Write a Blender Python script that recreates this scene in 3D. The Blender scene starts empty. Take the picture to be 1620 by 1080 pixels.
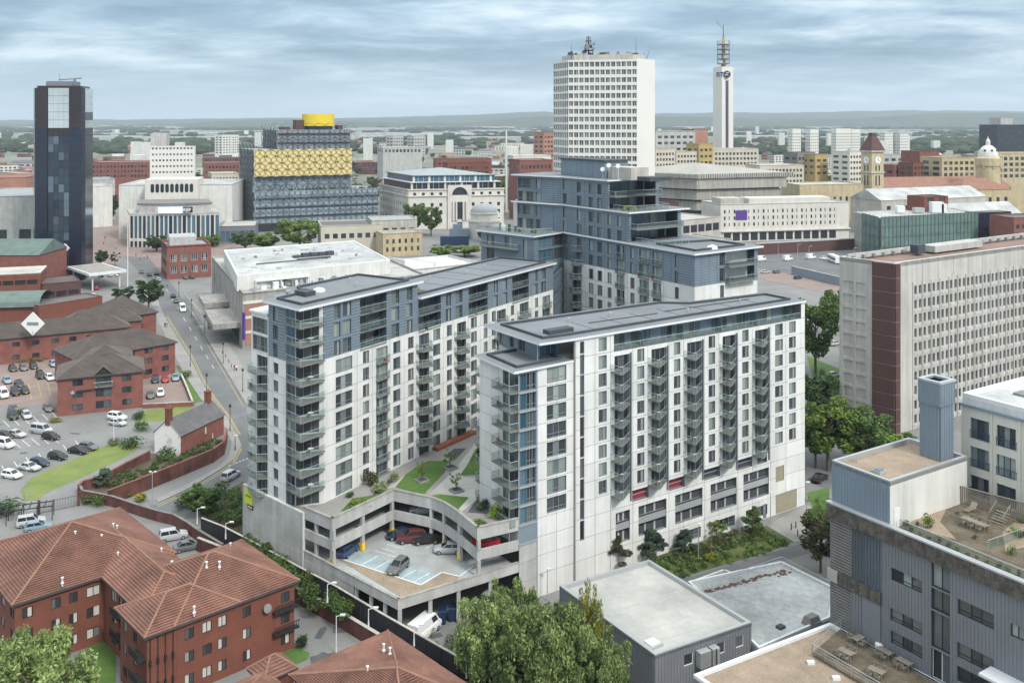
import bpy, math, random
import numpy as np
from mathutils import Vector, Matrix
R = math.radians
SC = bpy.context.scene
COL = SC.collection
HC = 68.0            # eye height above the street, metres
FP, U0, V0 = 1500.0, 810.0, 190.0     # focal length / principal point of the 1620 px wide photograph
cam = bpy.data.cameras.new('camera'); co = bpy.data.objects.new('camera', cam); COL.objects.link(co)
co.location = (0, 0, HC); co.rotation_euler = (R(90), 0, 0)
cam.sensor_width = 36; cam.lens = 36 * FP / 1620; cam.shift_y = -(540 - V0) / 1620
cam.clip_start = .5; cam.clip_end = 60000
SC.camera = co
SUN_AZ, SUN_EL = 142, 44       # from behind the camera, to the right
W = bpy.data.worlds.new('World'); SC.world = W; W.use_nodes = True
nt = W.node_tree; nt.nodes.clear(); N = nt.nodes.new; L = nt.links.new
out = N('ShaderNodeOutputWorld'); bg = N('ShaderNodeBackground'); bg.inputs['Strength'].default_value = .113
sky = N('ShaderNodeTexSky'); sky.sky_type = 'NISHITA'; sky.sun_disc = False
sky.sun_elevation = R(SUN_EL); sky.sun_rotation = R(SUN_AZ); sky.air_density = 1.0; sky.dust_density = 1.5
tc = N('ShaderNodeTexCoord'); sep = N('ShaderNodeSeparateXYZ'); L(tc.outputs['Generated'], sep.inputs[0])
def wm(op, a, b=None, c=None):
 m = N('ShaderNodeMath'); m.operation = op
 for i, x in enumerate((a, b, c)):
  if x is None: continue
  if isinstance(x, (int, float)): m.inputs[i].default_value = x
  else: L(x, m.inputs[i])
 return m.outputs[0]
den = wm('ADD', wm('MAXIMUM', sep.outputs[2], 0.0), .10)
cx = wm('DIVIDE', sep.outputs[0], den); cy = wm('DIVIDE', sep.outputs[1], den)
cmb = N('ShaderNodeCombineXYZ'); L(cx, cmb.inputs[0]); L(cy, cmb.inputs[1])
def wnoise(scale, detail, rough, off, sx=1, sy=1):
 mp = N('ShaderNodeMapping'); mp.inputs['Location'].default_value = off; mp.inputs['Scale'].default_value = (sx, sy, 1)
 L(cmb.outputs[0], mp.inputs[0])
 n = N('ShaderNodeTexNoise'); n.inputs['Scale'].default_value = scale; n.inputs['Detail'].default_value = detail
 n.inputs['Roughness'].default_value = rough; n.inputs['Distortion'].default_value = .3
 L(mp.outputs[0], n.inputs['Vector']); return n.outputs['Fac']
def wramp(fac, stops):
 r = N('ShaderNodeValToRGB'); L(fac, r.inputs[0]); e = r.color_ramp.elements
 while len(e) < len(stops): e.new(.5)
 for k, (p, c) in zip(e, stops): k.position = p; k.color = (*c, 1) if len(c) == 3 else c
 return r.outputs[0]
n1 = wnoise(.42, 9, .58, (2.1, 5.6, 0), .8, 1.0)
n2 = wnoise(1.7, 7, .62, (7.7, 1.3, 0), .85, 1.0)
mixn = wm('ADD', wm('MULTIPLY', n1, .62), wm('MULTIPLY', n2, .38))
CLOUD = wramp(mixn, [(.38, (1.2, 1.85, 2.5)), (.47, (1.75, 2.5, 3.2)), (.54, (2.7, 3.5, 4.2)), (.61, (4.2, 4.8, 5.2)), (.68, (3.7, 4.5, 5.1))])
hor = wramp(sep.outputs[2], [(0.0, (.9, .9, .9)), (.025, (.55, .55, .55)), (.07, (.0, .0, .0))])
mh = N('ShaderNodeMixRGB'); L(hor, mh.inputs[0]); L(CLOUD, mh.inputs[1]); mh.inputs[2].default_value = (4.2, 5.3, 6.2, 1)
zen = wm('ADD', wm('MULTIPLY', wm('MAXIMUM', sep.outputs[2], 0.0), 1.6), .78)   # standard overcast: brighter overhead
mo = N('ShaderNodeMixRGB'); L(wramp(sep.outputs[2], [(.12, (0, 0, 0)), (.6, (.8, .8, .8))]), mo.inputs[0]); L(mh.outputs[0], mo.inputs[1]); mo.inputs[2].default_value = (4.3, 4.45, 4.4, 1)
vs = N('ShaderNodeVectorMath'); vs.operation = 'SCALE'; L(mo.outputs[0], vs.inputs[0]); L(zen, vs.inputs['Scale'])
mx = N('ShaderNodeMixRGB'); mx.inputs[0].default_value = .92; L(sky.outputs[0], mx.inputs[1]); L(vs.outputs[0], mx.inputs[2])
L(mx.outputs[0], bg.inputs['Color']); L(bg.outputs[0], out.inputs['Surface'])
sun = bpy.data.lights.new('sun', 'SUN'); so = bpy.data.objects.new('sun', sun); COL.objects.link(so)
sun.energy = 1.5; sun.angle = R(10); sun.color = (1, .95, .87)
az = R(SUN_AZ)
sd = Vector((math.sin(az) * math.cos(R(SUN_EL)), math.cos(az) * math.cos(R(SUN_EL)), math.sin(R(SUN_EL))))
so.rotation_euler = (-sd).to_track_quat('-Z', 'Y').to_euler()
SC.view_settings.view_transform = 'Standard'; SC.view_settings.look = 'None'
SC.view_settings.exposure = 0.96; SC.view_settings.gamma = 1.0
SC.render.engine = 'CYCLES'; cy_ = SC.cycles
cy_.use_denoising = True; cy_.max_bounces = 5; cy_.diffuse_bounces = 2; cy_.glossy_bounces = 2
cy_.transmission_bounces = 3; cy_.transparent_max_bounces = 12; cy_.volume_bounces = 0
cy_.caustics_reflective = False; cy_.caustics_refractive = False
RND = random.Random(11)
def P(u, v, z=0.0):
 d = FP * (HC - z) / (v - V0); return Vector(((u - U0) * d / FP, d, z))
def PD(u, d, z=0.0): return Vector(((u - U0) * d / FP, d, z))
def ZD(v, d): return HC - (v - V0) * d / FP
def V3(p, z=0.0): return Vector((p[0], p[1], z))
WO = {}
def woff(o): return WO.get(o.name, Vector((0, 0, 0)))
def thing(name, label, cat, loc, group=None):
 o = bpy.data.objects.new(name, None); COL.objects.link(o); o.empty_display_size = .5
 o.location = loc; WO[o.name] = Vector(loc); tag(o, label, cat, group); return o
def tag(o, label, cat, group=None):
 o['label'] = label; o['category'] = cat
 if group: o['group'] = group
 return o
def struct(o): o['kind'] = 'structure'; return o
def stuff(o): o['kind'] = 'stuff'; return o
def obj(name, me, parent=None, loc=None, rz=0.0):
 o = bpy.data.objects.new(name, me); COL.objects.link(o)
 base = woff(parent) if parent else Vector((0, 0, 0))
 loc = Vector(loc) if loc is not None else base
 o.parent = parent; o.location = loc - base; o.rotation_euler = (0, 0, rz); WO[o.name] = loc
 return o
def sub(name, me, parent):
 o = bpy.data.objects.new(name, me); COL.objects.link(o); o.parent = parent; WO[o.name] = woff(parent); return o
class MB:
 def __init__(s): s.v = []; s.f = []; s.m = []; s.mi = 0
 def face(s, *pts):
  n = len(s.v); s.v.extend(tuple(p) for p in pts); s.f.append(tuple(range(n, n + len(pts)))); s.m.append(s.mi)
 def hexa(s, b, t):
  n = len(s.v); s.v.extend(tuple(p) for p in (*b, *t))
  for f in ((3, 2, 1, 0), (4, 5, 6, 7), (0, 1, 5, 4), (1, 2, 6, 5), (2, 3, 7, 6), (3, 0, 4, 7)):
   s.f.append(tuple(n + i for i in f)); s.m.append(s.mi)
 def box(s, x0, x1, y0, y1, z0, z1):
  s.hexa([(x0, y0, z0), (x1, y0, z0), (x1, y1, z0), (x0, y1, z0)], [(x0, y0, z1), (x1, y0, z1), (x1, y1, z1), (x0, y1, z1)])
 def prism(s, poly, z0, z1, bottom=True, top=True):
  k = len(poly); n = len(s.v)
  s.v.extend((p[0], p[1], z0) for p in poly); s.v.extend((p[0], p[1], z1) for p in poly)
  for i in range(k):
   j = (i + 1) % k; s.f.append((n + i, n + j, n + k + j, n + k + i)); s.m.append(s.mi)
  if top: s.f.append(tuple(n + k + i for i in range(k))); s.m.append(s.mi)
  if bottom: s.f.append(tuple(n + i for i in reversed(range(k)))); s.m.append(s.mi)
 def tube(s, p0, p1, r0, r1=None, n=6, cap=True):
  p0 = Vector(p0); p1 = Vector(p1); r1 = r0 if r1 is None else r1
  a = (p1 - p0).normalized(); t = Vector((0, 0, 1)) if abs(a.z) < .9 else Vector((1, 0, 0))
  x = a.cross(t).normalized(); y = a.cross(x); k = len(s.v)
  for q, r in ((p0, r0), (p1, r1)):
   for i in range(n):
    c = 2 * math.pi * i / n; s.v.append(tuple(q + x * (r * math.cos(c)) + y * (r * math.sin(c))))
  for i in range(n):
   j = (i + 1) % n; s.f.append((k + i, k + n + i, k + n + j, k + j)); s.m.append(s.mi)
  if cap:
   s.f.append(tuple(k + i for i in range(n))); s.m.append(s.mi)
   s.f.append(tuple(k + n + i for i in reversed(range(n)))); s.m.append(s.mi)
 def lathe(s, c, prof, n=24, a0=0.0):
  k = len(s.v)
  for r, z in prof:
   for i in range(n):
    a = a0 + 2 * math.pi * i / n; s.v.append((c[0] + r * math.cos(a), c[1] + r * math.sin(a), z))
  for q in range(len(prof) - 1):
   for i in range(n):
    j = (i + 1) % n; s.f.append((k + q * n + i, k + q * n + j, k + (q + 1) * n + j, k + (q + 1) * n + i)); s.m.append(s.mi)
  s.f.append(tuple(k + (len(prof) - 1) * n + i for i in range(n))); s.m.append(s.mi)
 def mesh(s, name, mats, off=None, smooth=False):
  me = bpy.data.meshes.new(name); v = s.v
  if off is not None: v = [(a - off[0], b - off[1], c - off[2]) for a, b, c in v]
  me.from_pydata(v, [], s.f)
  for m in (mats if isinstance(mats, (list, tuple)) else [mats]): me.materials.append(m)
  if isinstance(mats, (list, tuple)): me.polygons.foreach_set('material_index', s.m)
  if smooth: me.polygons.foreach_set('use_smooth', [True] * len(me.polygons))
  me.update(); return me
 def build(s, name, mats, parent=None, base=None, smooth=False):
  off = woff(parent) if parent else Vector(base if base is not None else (0, 0, 0))
  o = bpy.data.objects.new(name, s.mesh(name, mats, off, smooth)); COL.objects.link(o)
  if parent: o.parent = parent
  else: o.location = off
  WO[o.name] = off; return o
class Fac:
 def __init__(s, a, b):
  s.a = Vector((a[0], a[1])); b = Vector((b[0], b[1])); s.L = (b - s.a).length; s.ex = (b - s.a) / s.L
  s.n = Vector((s.ex.y, -s.ex.x)); s.rz = math.atan2(s.ex.y, s.ex.x)
 def S(s, u):
  k = (u - U0) / FP; return (k * s.a.y - s.a.x) / (s.ex.x - k * s.ex.y)
 def Y(s, u): return s.a.y + s.ex.y * s.S(u)
 def Z(s, u, v): return HC - (v - V0) * s.Y(u) / FP
 def p(s, t, z, d=0.0):
  q = s.a + s.ex * t + s.n * d; return Vector((q.x, q.y, z))
 def box(s, m, s0, s1, z0, z1, d0, d1):
  m.hexa([s.p(s0, z0, d1), s.p(s1, z0, d1), s.p(s1, z0, d0), s.p(s0, z0, d0)],
    [s.p(s0, z1, d1), s.p(s1, z1, d1), s.p(s1, z1, d0), s.p(s0, z1, d0)])
 def quad(s, m, s0, s1, z0, z1, d=0.0):
  m.face(s.p(s0, z0, d), s.p(s1, z0, d), s.p(s1, z1, d), s.p(s0, z1, d))
def runs(s0, s1, z0, z1, holes):
 zs = {z0, z1}
 for h in holes:
  for z in (h[2], h[3]):
   if z0 < z < z1: zs.add(z)
 zs = sorted(zs)
 for za, zb in zip(zs, zs[1:]):
  zc = (za + zb) / 2; cur = s0
  for h in sorted(h for h in holes if h[2] < zc < h[3] and h[1] > s0 and h[0] < s1):
   if h[0] > cur + 1e-4: yield cur, h[0], za, zb
   cur = max(cur, h[1])
  if cur < s1 - 1e-4: yield cur, s1, za, zb
def wall(m, f, s0, s1, z0, z1, holes=(), d=0.0, rec=.25):
 for a, b, c, e in runs(s0, s1, z0, z1, holes): f.quad(m, a, b, c, e, d)
 for h in holes:
  a, b, c, e = h[:4]; r = h[4] if len(h) > 4 else rec
  a = max(a, s0); b = min(b, s1)
  m.face(f.p(a, c, d), f.p(a, e, d), f.p(a, e, d - r), f.p(a, c, d - r))
  m.face(f.p(b, e, d), f.p(b, c, d), f.p(b, c, d - r), f.p(b, e, d - r))
  m.face(f.p(b, c, d), f.p(a, c, d), f.p(a, c, d - r), f.p(b, c, d - r))
  m.face(f.p(a, e, d), f.p(b, e, d), f.p(b, e, d - r), f.p(a, e, d - r))
def panels(par, f, s0, s1, z0, z1, holes, mat, sj, zj, th=.05, gap=.075, name='panel', joined=False, d=0.0, limit=None):
 ss = [s0] + sorted(x for x in sj if s0 + .2 < x < s1 - .2) + [s1]
 zz = [z0] + sorted(x for x in zj if z0 + .2 < x < z1 - .2) + [z1]
 hs = [(h[0] - .02, h[1] + .02, h[2] - .02, h[3] + .02) for h in holes]
 g = gap / 2; J = MB(); n = 0
 for a, b in zip(ss, ss[1:]):
  for c, e in zip(zz, zz[1:]):
   joinit = joined or (limit is not None and n >= limit)
   m = J if joinit else MB()
   for r in runs(a + g, b - g, c + g, e - g, hs): f.box(m, *r, d - .01, d + th)
   if m.f and not joinit: m.build(name, mat, par); n += 1
 if J.f:
  o = J.build(name, mat, par)
  if not joined: stuff(o)
 return n
def grid(a, b, n): return [a + (b - a) * i / n for i in range(n + 1)]
MAT = {}
def mk(name, col, rough=.8, var=.12, scale=.5, col2=None, streak=0.0, bump=0.0, spec=.3, metal=0.0, fine=0.0, fscale=6, rnd=0.0, mixv=None):
 m = bpy.data.materials.new(name); m.use_nodes = True; t = m.node_tree; b = t.nodes['Principled BSDF']
 nn = t.nodes.new; ll = t.links.new
 b.inputs['Roughness'].default_value = rough; b.inputs['Metallic'].default_value = metal
 b.inputs['Specular IOR Level'].default_value = spec
 geo = nn('ShaderNodeNewGeometry')
 def noise(sc, det=4, strz=1.0):
  src = geo.outputs['Position']
  if strz != 1.0:
   mp = nn('ShaderNodeMapping'); mp.inputs['Scale'].default_value = (1, 1, strz); ll(src, mp.inputs[0]); src = mp.outputs[0]
  n = nn('ShaderNodeTexNoise'); n.inputs['Scale'].default_value = sc; n.inputs['Detail'].default_value = det
  n.inputs['Roughness'].default_value = .6; ll(src, n.inputs['Vector']); return n.outputs['Fac']
 def ramp(x, a, c, p0=.3, p1=.7):
  r = nn('ShaderNodeValToRGB'); ll(x, r.inputs[0]); e = r.color_ramp.elements
  e[0].position = p0; e[0].color = (*a, 1); e[1].position = p1; e[1].color = (*c, 1); return r.outputs[0]
 def mult(x, y):
  q = nn('ShaderNodeMixRGB'); q.blend_type = 'MULTIPLY'; q.inputs[0].default_value = 1; ll(x, q.inputs[1]); ll(y, q.inputs[2]); return q.outputs[0]
 c2 = col2 or tuple(x * (1 - var) for x in col); c1 = col if col2 else tuple(min(1, x * (1 + var * .6)) for x in col)
 p0, p1 = mixv or (.32, .68)
 c = ramp(noise(scale), c2, c1, p0, p1)
 if streak: c = mult(c, ramp(noise(.9, 5, .06), (1 - streak,) * 3, (1, 1, 1), .33, .62))
 if fine: c = mult(c, ramp(noise(fscale, 3), (1 - fine,) * 3, (1 + fine * .3,) * 3))
 if rnd:
  oi = nn('ShaderNodeObjectInfo'); c = mult(c, ramp(oi.outputs['Random'], (1 - rnd,) * 3, (1 + rnd * .3,) * 3, 0, 1))
 ll(c, b.inputs['Base Color'])
 if bump:
  bp = nn('ShaderNodeBump'); bp.inputs['Strength'].default_value = bump; bp.inputs['Distance'].default_value = .05
  ll(noise(fscale, 4), bp.inputs['Height']); ll(bp.outputs[0], b.inputs['Normal'])
 MAT[name] = m; return m
def mk_leaf(name, dark, light, scale=.45):
 m = bpy.data.materials.new(name); m.use_nodes = True; t = m.node_tree; b = t.nodes['Principled BSDF']
 nn = t.nodes.new; ll = t.links.new; g = nn('ShaderNodeNewGeometry')
 n = nn('ShaderNodeTexNoise'); n.inputs['Scale'].default_value = scale; n.inputs['Detail'].default_value = 3; ll(g.outputs['Position'], n.inputs['Vector'])
 ad = nn('ShaderNodeMath'); ad.operation = 'MULTIPLY_ADD'; ll(g.outputs['Random Per Island'], ad.inputs[0]); ad.inputs[1].default_value = .34; ll(n.outputs['Fac'], ad.inputs[2])
 r = nn('ShaderNodeValToRGB'); ll(ad.outputs[0], r.inputs[0]); e = r.color_ramp.elements
 e[0].position = .42; e[0].color = (*dark, 1); e[1].position = .9; e[1].color = (*light, 1)
 oi = nn('ShaderNodeObjectInfo'); hs = nn('ShaderNodeHueSaturation')
 mr = nn('ShaderNodeMapRange'); ll(oi.outputs['Random'], mr.inputs[0]); mr.inputs[3].default_value = .8; mr.inputs[4].default_value = 1.2
 ll(mr.outputs[0], hs.inputs['Value']); ll(r.outputs[0], hs.inputs['Color']); ll(hs.outputs[0], b.inputs['Base Color'])
 b.inputs['Roughness'].default_value = .7; b.inputs['Specular IOR Level'].default_value = .15
 tr = nn('ShaderNodeBsdfTranslucent'); ll(hs.outputs[0], tr.inputs['Color']); ms = nn('ShaderNodeMixShader'); ms.inputs[0].default_value = .22
 ll(b.outputs[0], ms.inputs[1]); ll(tr.outputs[0], ms.inputs[2]); ll(ms.outputs[0], t.nodes['Material Output'].inputs['Surface'])
 MAT[name] = m; return m
def mk_pane(name, stops, rough=.08, spec=.6):
 m = bpy.data.materials.new(name); m.use_nodes = True; t = m.node_tree; b = t.nodes['Principled BSDF']
 nn = t.nodes.new; ll = t.links.new; oi = nn('ShaderNodeObjectInfo'); g = nn('ShaderNodeNewGeometry')
 ad = nn('ShaderNodeMath'); ad.operation = 'ADD'; ll(oi.outputs['Random'], ad.inputs[0]); ll(g.outputs['Random Per Island'], ad.inputs[1])
 fr = nn('ShaderNodeMath'); fr.operation = 'FRACT'; ll(ad.outputs[0], fr.inputs[0])
 r = nn('ShaderNodeValToRGB'); r.color_ramp.interpolation = 'LINEAR'; ll(fr.outputs[0], r.inputs[0]); e = r.color_ramp.elements
 while len(e) < len(stops): e.new(.5)
 for k, (p, c) in zip(e, stops): k.position = p; k.color = (*c, 1)
 ll(r.outputs[0], b.inputs['Base Color']); b.inputs['Roughness'].default_value = rough; b.inputs['Specular IOR Level'].default_value = spec
 MAT[name] = m; return m
def mk_clear(name, col, fac=.5, rough=.05):
 m = bpy.data.materials.new(name); m.use_nodes = True; t = m.node_tree; b = t.nodes['Principled BSDF']
 b.inputs['Base Color'].default_value = (*col, 1); b.inputs['Roughness'].default_value = rough; b.inputs['Specular IOR Level'].default_value = .6
 tr = t.nodes.new('ShaderNodeBsdfTransparent'); tr.inputs[0].default_value = (.86, .95, .93, 1); ms = t.nodes.new('ShaderNodeMixShader'); ms.inputs[0].default_value = fac
 t.links.new(tr.outputs[0], ms.inputs[1]); t.links.new(b.outputs[0], ms.inputs[2]); t.links.new(ms.outputs[0], t.nodes['Material Output'].inputs['Surface'])
 MAT[name] = m; return m
def flat(name, col, rough=.5, spec=.4, metal=0.0, emit=0.0):
 m = bpy.data.materials.new(name); m.use_nodes = True; b = m.node_tree.nodes['Principled BSDF']
 b.inputs['Base Color'].default_value = (*col, 1); b.inputs['Roughness'].default_value = rough
 b.inputs['Specular IOR Level'].default_value = spec; b.inputs['Metallic'].default_value = metal
 if emit: b.inputs['Emission Color'].default_value = (*col, 1); b.inputs['Emission Strength'].default_value = emit
 MAT[name] = m; return m
mk('white_panel', (.72, .72, .70), .6, .08, .25, streak=.15, rnd=.09)
mk('white_wall', (.64, .64, .61), .7, .10, .25, streak=.18)
mk('joint', (.20, .21, .22), .9, .05)
mk('blue_clad', (.185, .235, .285), .45, .10, .3, spec=.5, rnd=.05)
mk('blue_joint', (.055, .075, .10), .8, .1)
mk('roof_grey', (.185, .2, .215), .7, .16, .12, fine=.08, fscale=2)
mk('roof_dark', (.06, .07, .08), .7, .15, .4)
mk('roof_edge', (.66, .68, .69), .5, .05)
mk('frame', (.22, .24, .25), .5, .05)
mk('frame_white', (.72, .72, .70), .5, .05)
mk('slab', (.20, .195, .185), .8, .15, .6)
mk('rail', (.45, .47, .48), .4, .05, metal=.4)
mk('concrete', (.47, .47, .455), .85, .14, .35, streak=.22, fine=.06, fscale=4)
mk('concrete_old', (.36, .345, .32), .9, .18, .25, streak=.3, fine=.08, fscale=3)
mk('asphalt', (.15, .154, .16), .9, .2, .12, fine=.12, fscale=3)
mk('asphalt_light', (.215, .215, .21), .9, .16, .10, fine=.1, fscale=2.5)
mk('paving', (.28, .27, .258), .9, .14, .2, fine=.1, fscale=2)
mk('paving_red', (.26, .20, .18), .9, .14, .25, fine=.1, fscale=2)
mk('yellow_line', (.42, .34, .12), .8, .2, 2)
mk('white_line', (.68, .68, .66), .8, .2, 2)
mk('yellow_paint', (.78, .52, .03), .6, .12, 1)
mk('grass', (.105, .19, .045), .9, .3, .3, col2=(.07, .135, .03), fine=.25, fscale=5, bump=.3)
mk('grass_dry', (.21, .24, .075), .9, .3, .2, col2=(.135, .19, .05), fine=.2, fscale=4, bump=.3)
mk('soil', (.115, .085, .065), .95, .3, .8, fine=.25, bump=.4)
mk('slate_chip', (.085, .088, .105), .95, .2, 2, fine=.25, bump=.4)
mk('gravel', (.34, .27, .20), .95, .2, .5, fine=.35, fscale=7, bump=.5)
mk('deck_paint', (.40, .43, .43), .8, .4, .25, col2=(.30, .305, .30), fine=.1)
mk('bay_blue', (.36, .47, .50), .8, .25, .5, col2=(.27, .33, .34), fine=.1)
mk('maroon', (.27, .045, .06), .7, .12, .5)
mk('brick', (.235, .095, .078), .85, .2, .5, fine=.22, fscale=9, bump=.15)
mk('brick_orange', (.19, .07, .048), .85, .14, .5, fine=.16, fscale=9, bump=.15)
mk('brick_dark', (.15, .065, .055), .9, .35, .35, streak=.3, fine=.25, fscale=7, bump=.2)
mk('brick_brown', (.105, .055, .052), .8, .14, .4, fine=.12, fscale=8)
mk('tile_red', (.235, .118, .088), .85, .35, .25, streak=.15, fine=.3, fscale=5, rnd=.1)
mk('tile_brown', (.125, .105, .095), .85, .2, .35, fine=.14, fscale=4)
mk('ridge_tile', (.27, .15, .105), .85, .2, .8)
mk('slate', (.135, .135, .14), .8, .2, .5, fine=.18, fscale=4)
mk('metal_grey', (.18, .19, .21), .5, .07, .3, spec=.5)
mk('metal_blue', (.20, .25, .30), .45, .08, .3, spec=.5)
mk('stone_band', (.125, .11, .095), .7, .5, 1.2, fine=.5, fscale=5)
mk('cream', (.64, .62, .55), .8, .06, .3, streak=.08)
mk('roof_white', (.46, .47, .465), .8, .3, .12, streak=.12, fine=.2, fscale=1.2)
mk('roof_pale', (.42, .42, .395), .85, .22, .14, fine=.08, fscale=1.5)
mk('wood_grey', (.27, .24, .20), .85, .2, .8, fine=.25, fscale=6)
mk('wood_deck', (.175, .145, .105), .85, .35, .5, fine=.25, fscale=6)
mk('plaster_white', (.70, .69, .66), .85, .15, .5, col2=(.42, .33, .28), mixv=(.25, .45))
mk('black_fence', (.035, .036, .04), .6, .2, .6)
mk('black_metal', (.03, .03, .033), .5, .1)
mk('bark', (.13, .095, .07), .9, .3, 1.5, bump=.4)
mk('stone_port', (.62, .60, .55), .8, .08, .25, streak=.1)
mk('stone_yellow', (.50, .42, .27), .85, .14, .25, streak=.2)
mk('stone_grey', (.48, .455, .41), .85, .15, .25, streak=.25)
mk('grey_roof', (.30, .31, .32), .8, .15, .2, fine=.1)
mk('lead', (.30, .33, .34), .6, .15, .3)
mk('terracotta', (.27, .145, .105), .85, .2, .4, fine=.15)
mk_leaf('leaf_mid', (.03, .06, .018), (.16, .245, .07))
mk_leaf('leaf_dark', (.026, .05, .024), (.09, .15, .055))
mk_leaf('leaf_bright', (.05, .10, .025), (.27, .37, .08))
mk_leaf('leaf_yellow', (.12, .13, .02), (.36, .36, .06))
mk_leaf('leaf_birch', (.05, .09, .03), (.33, .41, .15), .8)
mk_leaf('leaf_bronze', (.05, .05, .025), (.15, .155, .07))
mk_leaf('leaf_blue', (.035, .06, .045), (.12, .17, .12))
mk_leaf('shrub_pale', (.12, .16, .07), (.36, .40, .22))
mk_pane('glass_home', [(0, (.03, .035, .045)), (.22, (.06, .075, .085)), (.42, (.17, .21, .205)), (.72, (.32, .37, .345)), (.9, (.11, .13, .14)), (1, (.03, .035, .045))])
mk_pane('glass_dark', [(0, (.015, .018, .024)), (.6, (.05, .06, .07)), (1, (.1, .115, .125))])
mk_pane('glass_blue', [(0, (.03, .075, .115)), (.5, (.06, .13, .19)), (1, (.10, .17, .22))])
mk_pane('glass_office', [(0, (.02, .024, .03)), (.75, (.055, .065, .075)), (1, (.22, .23, .22))])
mk_clear('glass_rail', (.16, .22, .21), .24)
mk_clear('glass_wall', (.14, .21, .24), .55)
# ================================================================ window / balcony kit
CACHE = {}
def win_meshes(w, h, style, fm, pm):
 key = (round(w, 1), round(h, 1), style, fm, pm)
 if key in CACHE: return CACHE[key]
 w, h = key[:2]; m = MB(); t = .08; q = MB()
 mu = {'side': [.66], 'tri': [.36, .64], 'one': [], 'door': [.5], 'tri_door': [.33, .66], 'quad': [.25, .5, .75]}[style]
 tr = {'side': .3, 'tri': .27, 'one': None, 'door': None, 'tri_door': None, 'quad': .3}[style]
 m.box(0, w, 0, .09, 0, t); m.box(0, w, 0, .09, h - t, h); m.box(0, t, 0, .09, t, h - t); m.box(w - t, w, 0, .09, t, h - t)
 for x in mu: m.box(w * x - t / 2, w * x + t / 2, 0, .09, t, h - t)
 xs = [t] + [w * x for x in mu] + [w - t]
 for i, (a, b) in enumerate(zip(xs, xs[1:])):
  lo = t
  if tr and (style != 'side' or i == 1):
   m.box(a + .04, b - .04, .005, .085, h * tr - .035, h * tr + .035)
  q.face((a, .06, t), (b, .06, t), (b, .06, h - t), (a, .06, h - t))
 CACHE[key] = (m.mesh('window_frame', MAT[fm]), q.mesh('pane', MAT[pm])); return CACHE[key]
def window(par, f, s0, s1, z0, z1, style='side', rec=.16, fm='frame', pm='glass_home', name='window'):
 a, b = win_meshes(s1 - s0, z1 - z0, style, fm, pm)
 o = obj(name, a, par, f.p(s0, z0, -rec), f.rz); sub('pane', b, o); return o
def balcony(par, f, s, z, poly, n_rail=None, th=.2, hh=1.05):
 key = ('bal', tuple((round(a, 2), round(b, 2)) for a, b in poly), th)
 if key not in CACHE:
  sl = MB(); sl.prism([(a, -b) for a, b in poly][::-1] if False else [(a, -b) for a, b in poly], -th, 0)
  gl = MB(); ra = MB()
  for (a, b), (c, d) in zip(poly, poly[1:]):
   gl.face((a, -b, .06), (c, -d, .06), (c, -d, hh - .05), (a, -b, hh - .05))
   ra.tube((a, -b, hh), (c, -d, hh), .035, n=5); ra.tube((a, -b, 0), (a, -b, hh), .025, n=4)
  ra.tube((poly[-1][0], -poly[-1][1], 0), (poly[-1][0], -poly[-1][1], hh), .025, n=4)
  CACHE[key] = (sl.mesh('balcony', MAT['slab']), gl.mesh('balustrade', MAT['glass_rail']), ra.mesh('handrail', MAT['rail']))
 a, b, c = CACHE[key]
 o = obj('balcony', a, par, f.p(s, z, 0), f.rz); sub('balustrade', b, o); sub('handrail', c, o)
 k = RND.random()
 if k < .5:      # something left out on the balcony: a chair, a plant, a table
  kk = ('balstuff', int(k * 12))
  if kk not in CACHE:
   q = MB(); rr = random.Random(int(k * 12))
   xm = sum(p[0] for p in poly) / len(poly); ym = sum(p[1] for p in poly) / len(poly)
   q.box(xm - .25, xm + .2, -ym - .2, -ym + .25, .38, .45); q.box(xm - .25, xm - .2, -ym - .2, -ym + .25, .45, .85)
   for ax in (-.23, .18):
    for ay in (-.18, .22): q.tube((xm + ax, -ym + ay, 0), (xm + ax, -ym + ay, .4), .02, n=4)
   CACHE[kk] = q.mesh('balcony_chair', MAT[rr.choice(['black_metal', 'wood_grey', 'frame_white', 'maroon', 'glass_blue'])])
  sub('chair', CACHE[kk], o)
 return o
class Face:
 def __init__(s, par, f, s0, s1): s.par = par; s.f = f; s.s0 = s0; s.s1 = s1; s.h = []
 def win(s, a, b, z0, z1, style='side', rec=.16, **k):
  s.h.append((a, b, z0, z1, rec + .05)); return window(s.par, s.f, a, b, z0, z1, style, rec, **k)
 def cut(s, a, b, z0, z1, rec): s.h.append((a, b, z0, z1, rec))
 def finish(s, z0, z1, backing, name='wall'):
  m = MB(); wall(m, s.f, s.s0, s.s1, z0, z1, s.h); return m.build(name, MAT[backing], s.par)
def roof_slab(par, poly, z0, z1, mats=('roof_grey', 'roof_edge'), name='roof', kerb=1.6, kh=.35, kw=.3):
 m = MB(); m.mi = 1; m.prism(poly, z0, z1, top=False); m.mi = 0; m.face(*[(p[0], p[1], z1) for p in poly])
 o = m.build(name, [MAT[mats[0]], MAT[mats[1]]], par)
 if kerb:
  k = inset(poly, kerb); k2 = inset(poly, kerb + kw); q = MB()
  for i in range(len(k)):
   j = (i + 1) % len(k)
   q.hexa([V3(k[i], z1), V3(k[j], z1), V3(k2[j], z1), V3(k2[i], z1)], [V3(k[i], z1 + kh), V3(k[j], z1 + kh), V3(k2[j], z1 + kh), V3(k2[i], z1 + kh)])
  q.build('roof_kerb', MAT['roof_dark'], o)
 return o
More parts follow.
